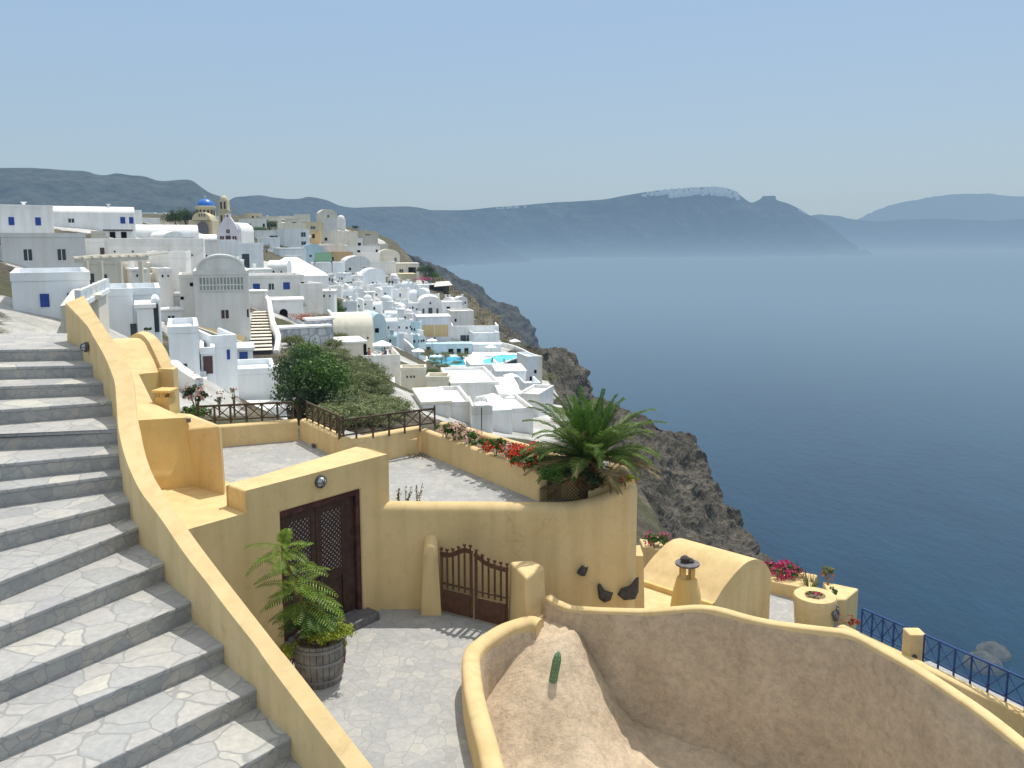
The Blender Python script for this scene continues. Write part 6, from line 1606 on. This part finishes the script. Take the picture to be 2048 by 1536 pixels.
person(T_(-1.0, 1.3), R(90), 'sit', 'redcloth', 'person in red sitting left of the table under the big umbrella'); person(T_(.6, 1.3), R(-90), 'sit', 'bluecloth', 'person in blue sitting right of the table under the big umbrella')
person(T_(1.3, 2.6), R(10), 'stand', 'cloth', 'person in white standing behind the diners on the umbrella terrace')
zp = z - 1.15
q = D(985, 720, 143); person((q.x, q.y, zp), 0, 'stand', 'skin', 'person bathing chest deep at the near side of the right pool')
q = D(1008, 723, 142); person((q.x, q.y, zp), R(60), 'stand', 'skin', 'person bathing farther right in the right pool')
q = D(962, 845, 59.2); 
for i, x in enumerate((953, 963, 973)):
    p = D(x, 838, 62.0 + (i % 2) * .8); chair((p.x, p.y, D(964, 828, 61).z + .03), R(20 * i), 'white chair on the small terrace behind the geraniums', 'cloth', 'white chairs behind the geraniums')

# ---- the hillside itself, whitewashed and paved where the houses stand
def hill_mat():
    m, nt = new_mat('hillside ground')
    at = N(nt, 'ShaderNodeAttribute', attribute_name='built')
    n1 = noise_(nt, .35, 7, .7); n2 = noise_(nt, 1.6, 6, .75); n4 = noise_(nt, .12, 5, .6)
    rock = ramp(nt, n1, [(.3, (.06, .05, .04)), (.5, (.13, .11, .085)), (.65, (.22, .18, .13)), (.8, (.30, .25, .19))])
    rock = mix(nt, 1.0, rock, ramp(nt, n2, [(.35, (.5, .5, .5)), (.6, (1.2, 1.2, 1.2))]), 'MULTIPLY')
    rock = mix(nt, ramp(nt, n4, [(.45, (0, 0, 0)), (.55, (.75, .75, .75))]), rock, (.085, .095, .045))
    wh = ramp(nt, n1, [(.3, (.36, .35, .32)), (.5, (.56, .55, .52)), (.65, (.70, .70, .69)), (.8, (.48, .44, .36))])
    f = math_(nt, 'ADD', at.outputs['Fac'], math_(nt, 'MULTIPLY', math_(nt, 'SUBTRACT', n2, .5), .5))
    c = mix(nt, ramp(nt, f, [(.45, (0, 0, 0)), (.55, (1, 1, 1))]), rock, wh)
    b = bsdf(nt, c, .9, .15, n2, .8, .5)
    return finish(m, nt, b.outputs[0])
for i, (x, y, z) in enumerate(GV):
    for (px_, py_, d_, rad_, zz_) in POOLC:
        if abs(x - px_) < rad_ and abs(y - py_) < rad_: GV[i] = (x, y, min(z, zz_)); 
me = bpy.data.meshes.new('hillside'); me.from_pydata(GV, [], GF); me.materials.append(hill_mat())
pa = np.array(PLACED); gv = np.array(GV)
att = np.zeros(len(GV), np.float32)
for x, y, r_ in PLACED:
    d2 = np.hypot(gv[:, 0] - x, gv[:, 1] - y); att = np.maximum(att, np.clip(1.5 - d2 / (r_ + .8), 0, 1))
a_ = me.attributes.new('built', 'FLOAT', 'POINT'); a_.data.foreach_set('value', att)
o = bpy.data.objects.new('hillside', me); COL.objects.link(o); tag(o, 'rocky hillside carrying the village down toward the caldera', kind='structure')
# loose ledges of stone along the cliff edge and wasteland
# ================================================================== PLANTS
def bush(label, c, rad, n, size, mat, name='bush', cat='bush', flowers=None, fn=0, group=None, clump=None, stem=True, fsize=None, base=None):
    c = Vector(c); r = thing(name, label, cat, (c.x, c.y, c.z - rad[2]), 0, group)
    t = MB(); k = clump or max(6, n // 60); clumps(t, c, rad, k, max(4, n // k), min(rad) * .42, size, top=True); t.build('foliage', M[mat], r)
    if flowers:
        t = MB(); 
        for _ in range(max(1, fn // 7)):
            d = Vector((random.gauss(0, 1), random.gauss(0, 1), abs(random.gauss(.3, .8)))).normalized(); p = c + Vector((d.x * rad[0], d.y * rad[1], d.z * rad[2])) * random.uniform(.8, 1.05)
            for _ in range(7):
                q = p + Vector((random.gauss(0, 1), random.gauss(0, 1), random.gauss(0, .6))) * (fsize or size) * .8; leaf(t, q, (d + Vector((random.gauss(0, .4), random.gauss(0, .4), random.gauss(0, .4)))).normalized(), (fsize or size), .9)
        t.build('flowers', M[flowers], r)
    if stem:
        t = MB()
        for _ in range(4):
            a = random.uniform(0, 6.28); t.tube([c + Vector((0, 0, -rad[2] * 1.05)), c + Vector((math.cos(a) * rad[0] * .2, math.sin(a) * rad[1] * .2, -rad[2] * .3)), c + Vector((math.cos(a) * rad[0] * .5, math.sin(a) * rad[1] * .5, rad[2] * .4))], [max(.008, rad[2] * .05), max(.006, rad[2] * .035), .004], 5)
        t.build('stem', M['stem'], r)
    return r
# ---- palm
pb = D(1178, 958, 13.62)
pm = thing('palm_tree', 'short stout date palm with arching fronds in the yellow planter', 'palm tree', tuple(pb))
t = MB(); n_ = 14
for k in range(11):
    z = -.15 + k * .05; r_ = .17 + .02 * math.sin(k) - k * .003
    for i in range(n_):
        a = 2 * math.pi * (i + (k % 2) * .5) / n_; p = pb + Vector((math.cos(a) * r_, math.sin(a) * r_, z)); e = Vector((math.cos(a), math.sin(a), 1.3)).normalized()
        t.bar(p, p + e * .10, .055, .03, up=(math.cos(a), math.sin(a), 0))
t.lathe([(.17, -.3), (.18, 0), (.16, .3), (.11, .46), (0, .5)], tuple(pb), 14); t.build('trunk', M['trunk'], pm)
def frond(az, el, ln, mat, droop=.9, lw=.22, seed=0):
    t = MB(); base = pb + Vector((math.cos(az) * .08, math.sin(az) * .08, .36)); p = base.copy(); d = Vector((math.cos(az) * math.cos(el), math.sin(az) * math.cos(el), math.sin(el)))
    n = 26; P_ = [p.copy()]; Ds = [d.copy()]
    for i in range(n):
        d = (d + Vector((0, 0, -droop * (i / n) ** 1.1 / n * 2.3))).normalized(); p = p + d * ln / n; P_.append(p.copy()); Ds.append(d.copy())
    t.tube(P_[::3] + [P_[-1]], [.013 * (1 - .8 * i / 10) for i in range(len(P_[::3]) + 1)], 5)
    for i in range(3, n + 1):
        u = i / n; L_ = lw * math.sin(min(1, (u * 1.15)) * math.pi * .88 + .18) + .03
        for rep_ in range(3):
            q = P_[i - 1].lerp(P_[i], rep_ / 3); d = Ds[i]; side = d.cross(Vector((0, 0, 1)));
            if side.length < .05: side = Vector((1, 0, 0))
            side.normalize(); upv = side.cross(d).normalized()
            for s in (-1, 1):
                e = (side * s * .80 + d * .72 + upv * random.uniform(.0, .34)).normalized(); tip = q + e * L_ * random.uniform(.85, 1.1) + Vector((0, 0, -.035)); wv = d * .0125
                mid_ = q.lerp(tip, .5) + upv * .006
                t.quad([q - wv * .6, mid_ - wv, tip, mid_ + wv]); t.quad([q - wv * .6, mid_ + wv, tip, q + wv * .6]) if False else None
    return t.build('frond', M[mat], pm)
rng = random.Random(3)
FR = []
for i in range(8): FR.append((i * 2.4 + rng.uniform(-.3, .3), R(rng.uniform(62, 80)), rng.uniform(1.1, 1.3), 'g_palmlight', .7))
for i in range(16): FR.append((i * 2.399 + .5, R(rng.uniform(36, 60)), rng.uniform(1.25, 1.45), 'g_palm', 1.1))
for i in range(17): FR.append((i * 2.399 + 1.1, R(rng.uniform(14, 34)), rng.uniform(1.15, 1.35), 'g_palm', 1.1))
for i in range(15): FR.append((i * 2.399 + .2, R(rng.uniform(-4, 14)), rng.uniform(1.0, 1.25), 'g_palmdry' if i % 3 else 'g_palm', .6))
for f in FR: frond(f[0], f[1], f[2], f[3], f[4])
# stipe of dry inflorescence
t = MB()
for k in range(40):
    p = D(1168, 868, 13.35) + Vector((random.gauss(0, .05), random.gauss(0, .05), random.gauss(0, .04))); leaf(t, p, Vector((random.gauss(0, 1), -1, random.gauss(0, 1))).normalized(), .05, .4)
t.build('dry_flower_stalk', M['g_palmdry'], pm)
# ---- planter flowers: geraniums
def along(px, py, z): return Z(px, py, z)
gl_ = [(892, 862, .22, 'f_red', .10, 'small sparse green plant at the far end of the planter', 'g_mid', 10),
 (908, 866, .30, 'f_pink', .17, 'pale pink geranium clump at the far end of the planter', 'g_mid', 190), (938, 874, .26, 'f_pink', .13, 'leafy pink geranium beside the pale pink clump', 'g_mid', 90),
 (968, 886, .24, 'f_red', .12, 'low green geranium with hardly any flowers in mid planter', 'g_mid', 14), (990, 897, .24, 'f_red', .14, 'red geranium nearest the middle of the planter', 'g_mid', 90), (1014, 900, .24, 'f_pink', .13, 'green geranium with a few pink blooms between the red ones', 'g_mid', 50),
 (1040, 912, .28, 'f_red', .16, 'big bright red geranium clump near the palm', 'g_mid', 260), (1066, 908, .26, 'f_red', .15, 'bright red geranium right of the big clump', 'g_mid', 230), (1050, 925, .26, 'f_red', .12, 'leafy geranium with red heads overhanging the planter edge', 'g_mid', 70)]
for px, py, rr_, fl, hz_, lab, gm, fn in gl_:
    c = Z(px, py, PZt + .13); bush(lab, c, (rr_, rr_, hz_ * 1.25), 620, .055, gm, 'geranium', 'geranium', fl, int(fn * 1.6), 'geraniums in the long yellow planter' if False else None, fsize=.04)
for i, (px, py, rr_, hz_) in enumerate([(1085, 930, .30, .16), (1118, 938, .34, .18), (1105, 958, .24, .20), (1150, 945, .34, .2)]):
    c = Z(px, py, PZt + .05)
    bush(['feathery green asparagus fern at the left foot of the palm', 'dense green fern right in front of the palm trunk', 'green fern hanging down over the end of the planter', 'dark green fern behind the lattice screen'][i], c, (rr_, rr_ * .8, hz_), 1500, .035, 'g_mid' if i != 3 else 'g_dark', 'fern', 'fern')
bush('dark trailing plant on the planter edge right of the lattice screen', Z(1205, 962, PZt + .02), (.34, .22, .12), 900, .045, 'g_dark', 'trailing_plant', 'plant')
bush('trailing green plant hanging over the curved wall right of the palm', Z(1222, 968, PZt - .04), (.16, .10, .16), 400, .045, 'g_mid', 'trailing_plant', 'plant')
bush('small yellow green and brown succulent at the end of the curved wall', Z(1252, 960, PZt + .02), (.20, .12, .10), 420, .04, 'g_sedum', 'succulent', 'plant', 'f_orange', 40)
# dry leaves on the terrace corner
t = MB()
for _ in range(120):
    p = Z(random.gauss(832, 12), random.gauss(910, 4), T2 + .01); leaf(t, p + Vector((0, 0, .01)), Vector((random.gauss(0, .3), random.gauss(0, .3), 1)).normalized(), .05)
tag(t.build('fallen_leaves', M['g_brown']), 'dry brown leaves blown into the terrace corner', 'leaves', kind='stuff')
# twiggy plants behind the courtyard wall
for i, (px, h_) in enumerate(((796, .26), (812, .30), (835, .34))):
    b = D(px, 1006, 13.42); r = thing('twiggy_plant', ['leftmost thin twiggy plant peeking over the courtyard wall', 'middle thin twiggy plant peeking over the courtyard wall', 'rightmost leaning twiggy plant peeking over the courtyard wall'][i], 'plant', tuple(b)); t = MB(); t2 = MB()
    for k in range(4):
        e = b + Vector((random.uniform(-.02, .12), 0, h_ * random.uniform(.6, 1))); t.tube([b + Vector((0, 0, -.3)), b.lerp(e, .5), e], [.006, .005, .003], 5)
        for q in range(16): p = b.lerp(e, q / 16 + .05); leaf(t2, p + Vector((random.gauss(0, .015), 0, random.gauss(0, .01))), Vector((random.gauss(0, 1), -1, random.gauss(0, 1))).normalized(), .035, .6)
    t.build('stem', M['stem'], r); t2.build('foliage', M['g_olive'], r)
# ---- barrel with tree of heaven and sedum
bc = D(638, 1280, 10.85); bc.z = CT
br = thing('barrel_planter', 'weathered grey half barrel planter in the courtyard', 'barrel', tuple(bc)); RB = .36
t = MB(); n_ = 26
for i in range(n_):
    a0, a1 = 2 * math.pi * i / n_ + .012, 2 * math.pi * (i + 1) / n_ - .012; vs = []
    for z, r_ in ((0, .29), (.2, .335), (.42, .36), (.62, .36)):
        for a in (a0, a1): vs.append((bc.x + r_ * math.cos(a), bc.y + r_ * math.sin(a), CT + z))
        for a in (a1, a0): vs.append((bc.x + (r_ - .03) * math.cos(a), bc.y + (r_ - .03) * math.sin(a), CT + z))
    fs = [(0, 1, 2, 3), (15, 14, 13, 12)]
    for k in range(3):
        for j in range(4): fs.append((k * 4 + j, (k + 1) * 4 + j, (k + 1) * 4 + (j + 1) % 4, k * 4 + (j + 1) % 4))
    t.raw(vs, fs)
t.build('staves', M['barrel'], br)
for z, r_ in ((.10, .318), (.36, .362), (.55, .367)):
    t = MB(); t.lathe([(r_ - .01, z - .022), (r_ + .004, z - .022), (r_ + .006, z + .022), (r_ - .008, z + .022)], tuple(bc), 40); t.build('hoop', M['hoop'], br, smooth=True)
t = MB(); t.lathe([(0, .56), (.33, .56)], tuple(bc), 24); t.build('earth', M['soil'], br)
c = bc + Vector((.12, -.02, .70)); bush('yellow green sedum mounded in the barrel and spilling over its right rim', c + Vector((.02, -.08, .02)), (.36, .32, .19), 4600, .034, 'g_sedum', 'sedum', 'plant', clump=90)
bush('golden sedum tuft at the left front of the barrel', bc + Vector((-.33, -.22, .50)), (.15, .15, .22), 900, .028, 'g_sedum', 'sedum', 'plant', clump=26)
bush('sedum strand hanging down the right side of the barrel', bc + Vector((.36, -.06, .50)), (.06, .06, .22), 260, .026, 'g_sedum', 'sedum', 'plant', clump=12)
tr = thing('young_tree', 'young tree with bright green feathery leaves growing in the barrel', 'tree', (bc.x - .1, bc.y, CT + .58))
sb = Vector((bc.x - .12, bc.y, CT + .55)); top_ = D(562, 1092, 10.95)
t = MB(); S_ = [sb, sb + Vector((-.05, 0, .4)), sb.lerp(top_, .6) + Vector((.03, 0, 0)), top_]; t.tube(resample(S_, 10), [.028 - .002 * i for i in range(10)], 8); t.tube([sb + Vector((.03, .02, 0)), sb + Vector((.10, .0, .5)), sb + Vector((.16, -.05, .9))], [.018, .013, .007], 6); t.build('trunk', M['stem'], tr)
SS = resample(S_, 30)
def pinnate(p, az, el, ln, mat, nl=8, lf=.14, droop=.5):
    t = MB(); d = Vector((math.cos(az) * math.cos(el), math.sin(az) * math.cos(el), math.sin(el))); P_ = [p.copy()]; q = p.copy(); n = nl * 2
    for i in range(n):
        d = (d + Vector((0, 0, -droop * 1.8 * i / n / n * 1.6))).normalized(); q = q + d * ln / n; P_.append(q.copy())
    t.tube(P_[::4] + [P_[-1]], .0035, 4)
    for i in range(3, n + 1):
        d = (P_[i] - P_[i - 1]).normalized(); s_ = d.cross(Vector((0, 0, 1))).normalized(); u = i / n; L_ = lf * (math.sin(u * 2.3 + .45))
        for sg in (-1, 1):
            e = (s_ * sg + d * .35 + Vector((0, 0, -.22))).normalized(); tip = P_[i] + e * L_; m_ = P_[i].lerp(tip, .4); w_ = d * lf * .075
            t.quad([P_[i], m_ - w_, tip, m_ + w_])
    return t.build('leaf_frond', M[mat], tr)
# fronds aimed as in the photograph: (height along the stem, azimuth, elevation, length)
for (u, az, el, ln) in [(1, 180, 12, .50), (1, 215, -20, .58), (1, -10, 25, .36), (.98, -35, 5, .5), (1, 80, 50, .28), (.97, -80, 0, .5), (.85, -15, 5, .62), (.8, 200, -5, .5), (.82, -60, 0, .55), (.75, -5, -8, .68), (.7, -30, -5, .72), (.68, 230, -5, .5), (.6, -12, -12, .75), (.55, -40, -5, .66), (.5, 0, -5, .62), (.5, 250, 0, .5), (.45, -70, 0, .55), (.4, -20, 0, .6), (.62, 170, 0, .45), (.9, 120, 20, .4), (.35, 200, 5, .45), (.3, -50, 10, .5), (.3, 160, 15, .42), (.66, 60, 15, .5), (.88, -95, 10, .45), (.92, 150, -5, .5), (.9, 10, 35, .42), (.78, 40, 5, .6), (.72, -50, 10, .66), (.7, 185, 8, .52), (.62, -25, 8, .7), (.58, 215, 5, .55), (.56, 15, -8, .62), (.52, -80, 5, .6), (.48, -28, -10, .62), (.44, 190, -5, .5), (.42, 20, 0, .55), (.4, -60, 8, .55), (.36, -5, 8, .55), (.32, 240, 5, .5), (.28, -30, 12, .5), (.26, 20, 15, .42), (.84, -28, 22, .5), (.8, 160, 25, .42), (.74, 120, 20, .4), (.7, -100, 10, .5), (.6, 140, 15, .45), (.5, -120, 5, .45), (.95, 230, 10, .45), (.93, -60, 25, .42), (.45, 60, 15, .5), (.25, -80, 15, .45), (.22, 190, 15, .4), (.5, 100, 15, .5), (1.0, 60, 60, .22)]:
    pinnate(SS[min(29, int(u * 29))], R(az), R(el), ln * 1.0, 'g_fern' if u > .45 else 'g_mid')
t = MB()
for k in range(60):
    p = sb + Vector((random.gauss(-.02, .06), random.gauss(-.05, .05), random.uniform(.05, .62))); t.bar(p, p + Vector((random.gauss(0, .04), random.gauss(0, .04), -random.uniform(.08, .2))), .006)
t.build('dry_stalks', M['g_brown'], tr)
bush('dark leafy undergrowth at the foot of the young tree', bc + Vector((-.20, .05, .78)), (.18, .18, .22), 900, .04, 'g_dark', 'undergrowth', 'plant')
# ---- roses / shrubs beyond the parapet
bush('flowering shrub with pink blossoms behind the small chimney', D(392, 795, 20.5), (.34, .34, .52), 700, .07, 'g_dark', 'flowering_shrub', 'shrub', 'f_pink', 90)
bush('dark green climbing shrub spilling over the terrace corner', D(392, 828, 17.6), (.36, .25, .22), 900, .06, 'g_mid', 'climbing_shrub', 'shrub')
bush('thin leafy shoot in front of the white patio, left one', D(438, 805, 18.4), (.09, .09, .34), 90, .05, 'g_olive', 'shoot', 'plant', 'f_orange', 16)
bush('taller thin leafy shoot in front of the white patio', D(468, 800, 18.6), (.08, .08, .42), 90, .05, 'g_olive', 'shoot', 'plant', 'f_orange', 14)
# ---- scrubby slope behind the railing
def crown_proto(n, size, mat, seed, flat=.8, k=26):
    random.seed(seed); t = MB(); clumps(t, (0, 0, 0), (1, 1, flat), k, n // k, .36, size, top=True); o = t.build('foliage', M[mat]); me_ = o.data; bpy.data.objects.remove(o); return me_
PR = {'olive': [crown_proto(2200, .10, 'g_olive', s, k=34) for s in (1, 2, 3)], 'mid': [crown_proto(2800, .10, 'g_mid', s, k=40) for s in (4, 5)], 'dark': [crown_proto(2800, .10, 'g_dark', s, k=40) for s in (6, 7)], 'brown': [crown_proto(1200, .08, 'g_brown', 8)], 'red': [crown_proto(1200, .08, 'f_orange', 9)], 'magenta': [crown_proto(1200, .08, 'f_magenta', 10)]}
core_me = None
def shrub(label, p, rx, rz, kind, name='shrub', cat='shrub', group=None, trunk=0):
    r = thing(name, label, cat, (p.x, p.y, p.z), random.uniform(0, 6), group)
    o = bpy.data.objects.new('foliage', random.choice(PR[kind])); COL.objects.link(o); o.parent = r; o.location = (0, 0, rz * .45 + trunk); o.scale = (rx, rx * random.uniform(.85, 1.1), rz)
    t = MB(); h_ = trunk + rz * .5
    t.tube([(0, 0, -.4), (.04 * rx, 0, h_ * .5), (0, .03 * rx, h_)], [max(.05, rx * .09), max(.04, rx * .06), .03], 6)
    for a in (0, 2.1, 4.2): t.tube([(0, 0, trunk * .8), (math.cos(a) * rx * .5, math.sin(a) * rx * .5, h_ + rz * .15)], [max(.03, rx * .045), .02], 5)
    t.build('trunk', M['stem'], r, local=True)
    return r
rs2 = random.Random(11)
poly = [(566, 690), (600, 690), (640, 700), (665, 676), (700, 690), (740, 740), (775, 790), (800, 835), (800, 850), (690, 860), (660, 850), (640, 820), (600, 700)]
def inside(x, y, P_):
    c = False
    for i in range(len(P_)):
        (x0, y0), (x1, y1) = P_[i], P_[i - 1]
        if (y0 > y) != (y1 > y) and x < (x1 - x0) * (y - y0) / (y1 - y0) + x0: c = not c
    return c
cnt = 0; tries = 0
while cnt < 150 and tries < 4000:
    tries += 1; x = rs2.uniform(560, 810); y = rs2.uniform(676, 860)
    if not inside(x, y, poly): continue
    p = hit(x, y)
    if p is None: continue
    rr_ = rs2.uniform(.7, 1.4); shrub('dome shaped grey green shrub on the scrubby slope behind the railing', p, rr_, rr_ * rs2.uniform(.55, .8), 'olive', group='grey green shrubs on the scrubby slope'); cnt += 1
for i, (x, y, rx, rz, kd) in enumerate([(598, 790, 1.7, 2.1, 'dark'), (640, 765, 1.8, 2.0, 'mid'), (590, 745, 1.4, 1.8, 'dark'), (655, 812, 1.5, 1.7, 'dark'), (625, 828, 1.7, 1.5, 'dark'), (618, 722, 1.4, 1.5, 'mid')]):
    shrub(['dark green tree at the left foot of the scrubby slope', 'big leafy green bush in the middle of the scrubby slope', 'dark green bush against the end of the pale wall', 'dark bush right behind the railing corner', 'low dark bush behind the timber railing', 'upper green bush on the left of the scrubby slope'][i], D(x, y, 42 + i * .8) - Vector((0, 0, rz * .5)), rx, rz, kd, 'tree' if i == 0 else 'bush', 'tree' if i == 0 else 'bush')
# village trees
for x, y, rx, rz, kd, lab in [
 (372, 452, 3.2, 4.5, 'dark', 'dark green tree left of the blue domed church'), (392, 456, 2.4, 4.2, 'dark', 'second dark tree touching the church drum'), (352, 456, 2.0, 3.0, 'dark', 'lower dark tree at the left of the church trees'),
 (540, 462, 3.4, 3.2, 'dark', 'dark tree clump beside the grey ridge house'), (522, 468, 3.0, 1.8, 'mid', 'low green hedge below the grey ridge house'), (577, 510, 1.7, 1.8, 'mid', 'round clipped green tree on the white slope'),
 (533, 506, 1.3, 1.9, 'brown', 'reddish brown tree beside the bluish house below the chapel'), (668, 632, 1.3, 2.3, 'dark', 'tall dark green tree against the pale walls'), (676, 640, 1.4, 2.1, 'mid', 'green tree leaning right of the tall dark one'), (660, 612, .9, 1.6, 'dark', 'slim top of the dark trees against the pale walls'),
 (576, 612, 1.0, 1.4, 'mid', 'thin green tree in front of the blue window'), (590, 622, 1.5, 1.2, 'mid', 'green bush above the dark arch'), (850, 552, 3.2, 2.8, 'dark', 'dark green tree at the cliff edge beside the cafe'), (866, 560, 2.6, 1.8, 'mid', 'green bush spreading down from the cafe tree'),
 (660, 470, 1.2, 1.4, 'dark', 'tiny dark tree in front of the cream terrace house'), (823, 745, 1.0, .6, 'mid', 'yellow green bush left of the left pool'), (862, 746, .9, .5, 'mid', 'bush at the near corner of the left pool'), (700, 640, 2.0, .9, 'olive', 'olive bush beside the pale garden wall'),
 (712, 458, 1.6, 1.4, 'dark', 'small dark tree on the skyline shoulder'), (640, 530, 2.2, 1.0, 'dark', 'dark green hedge under the green awning'), (870, 812, .9, .5, 'olive', 'grey green shrub on the bare ledge below the walls'), (720, 820, 1.1, .6, 'olive', 'olive shrub at the foot of the tall retaining wall'), (806, 822, .9, .5, 'olive', 'low shrub left of the flat sunlit roof')]:
    p = hit(x, y); p = p if p is not None else D(x, y, 250)
    shrub(lab, p, rx, rz, kd, 'tree' if rz > 1.3 else 'bush', 'tree' if rz > 1.3 else 'bush', trunk=.3 if rz > 1.5 else 0)
p = hit(612, 640); shrub('spreading orange red bougainvillea above the rubble stone wall', D(612, 644, 78), 2.1, .75, 'red', 'bougainvillea', 'bush'); shrub('green and brown bush beside the orange red bougainvillea', D(640, 640, 79), 1.2, .6, 'brown', 'bush', 'bush')
shrub('magenta bougainvillea beside the cafe awning', D(846, 565, 236), 2.6, 1.6, 'magenta', 'bougainvillea', 'bush')
for i, (x, y) in enumerate(((875, 720), (905, 716), (932, 714), (918, 716))):
    shrub(['leftmost', 'second', 'rightmost', 'third'][i] + ' dark potted shrub against the pale blue wall behind the left pool', D(x, y - 7, 154.6), .35, .55, 'dark')
# scrub on the open slope near the cliff edge
cnt = 0; tries = 0
while cnt < 70 and tries < 3000:
    tries += 1; x = rs2.uniform(850, 1100); y = rs2.uniform(540, 800)
    p = hit(x, y)
    if p is None or p.z < -70: continue
    if min(math.hypot(p.x - a, p.y - b) / r_ for a, b, r_ in PLACED) < 1.4: continue
    rr_ = rs2.uniform(.8, 1.8); shrub('low olive brown scrub bush on the bare cliff edge beside the village', p - Vector((0, 0, .2)), rr_, rr_ * .5, rs2.choice(['olive', 'olive', 'brown']), 'scrub_bush', 'bush', 'scrub bushes along the village cliff edge'); cnt += 1
# ---- lower terrace flowers
bush('green and red flowering bush behind the tall curved wall', D(1312, 1082, 22.3), (.45, .3, .28), 900, .07, 'g_mid', 'flowering_bush', 'bush', 'f_magenta', 80)
bush('large magenta flowering bush right of the vaulted roof', D(1572, 1148, 20.9), (.46, .4, .30), 900, .07, 'g_mid', 'flowering_bush', 'bush', 'f_magenta', 330)
bush('small magenta flowering bush touching the vaulted roof', D(1540, 1140, 21.3), (.24, .3, .22), 400, .07, 'g_mid', 'flowering_bush', 'bush', 'f_magenta', 150)
ag = thing('spiky_plant', 'spiky green upright plant beside the round planter', 'plant', tuple(D(1620, 1176, 20.3))); t = MB(); b = D(1620, 1178, 20.3)
for k in range(70):
    a = random.uniform(0, 6.28); e = Vector((math.cos(a) * random.uniform(.05, .30), math.sin(a) * .2, random.uniform(.3, .62))); w_ = Vector((-math.sin(a), math.cos(a), 0)) * .012; s_ = b + Vector((math.cos(a) * .08, math.sin(a) * .06, -.05)); t.quad([s_ - w_, s_ + w_, s_ + e * .6 + w_ * .7, s_ + e, s_ + e * .6 - w_ * .7])
t.build('foliage', M['g_olive'], ag)
bush('small dark shrub tree with reddish leaves beside the spiky plant', D(1655, 1148, 20.0), (.20, .20, .22), 420, .06, 'g_olive', 'shrub', 'shrub', 'f_orange', 24)
t = MB(); a = D(1657, 1186, 19.6); t.tube([a, D(1655, 1150, 19.9)], [.03, .02], 6); tag(t.build('stake', M['stem']), 'thin bare stem standing beside the spiky plant', 'stem')
bush('reddish brown succulents filling the round planter', Z(1629, 1189, -8.30), (.24, .18, .06), 500, .05, 'g_brown', 'succulent', 'plant', 'f_magenta', 20)
bush('red geraniums at the foot of the round planter', Z(1650, 1236, -9.05), (.42, .16, .12), 420, .05, 'g_mid', 'geranium', 'geranium', 'f_red', 130)
bush('small red geraniums in the corner below the yellow block', Z(1702, 1244, -9.05), (.2, .12, .10), 200, .05, 'g_brown', 'geranium', 'geranium', 'f_red', 60)
bush('round green bush behind the yellow block', D(1668, 1185, 19.0), (.12, .12, .12), 200, .05, 'g_mid', 'bush', 'bush')
bush('small potted plant tuft at the far left parapet lamp', D(292, 660, 30), (.2, .2, .14), 160, .07, 'g_dark', 'potted_plant', 'plant')
# rocks at the water behind the blue railing
c = Z(1905, 1300, SEA); t = MB(); off_ = 0
for k in range(2):
    cc = c + Vector((random.uniform(-2, 26), random.uniform(-10, 10), 0)); r_ = random.uniform(2.5, 6)
    t.lathe([(r_ * 1.2, -3), (r_, 1), (r_ * .7, r_ * .5), (r_ * .35, r_ * .7), (0, r_ * .8)], tuple(cc), 9)
tag(t.build('shore_rocks', M['cliffmid']), 'pale rocks at the foot of the cliff behind the blue railing', kind='structure')
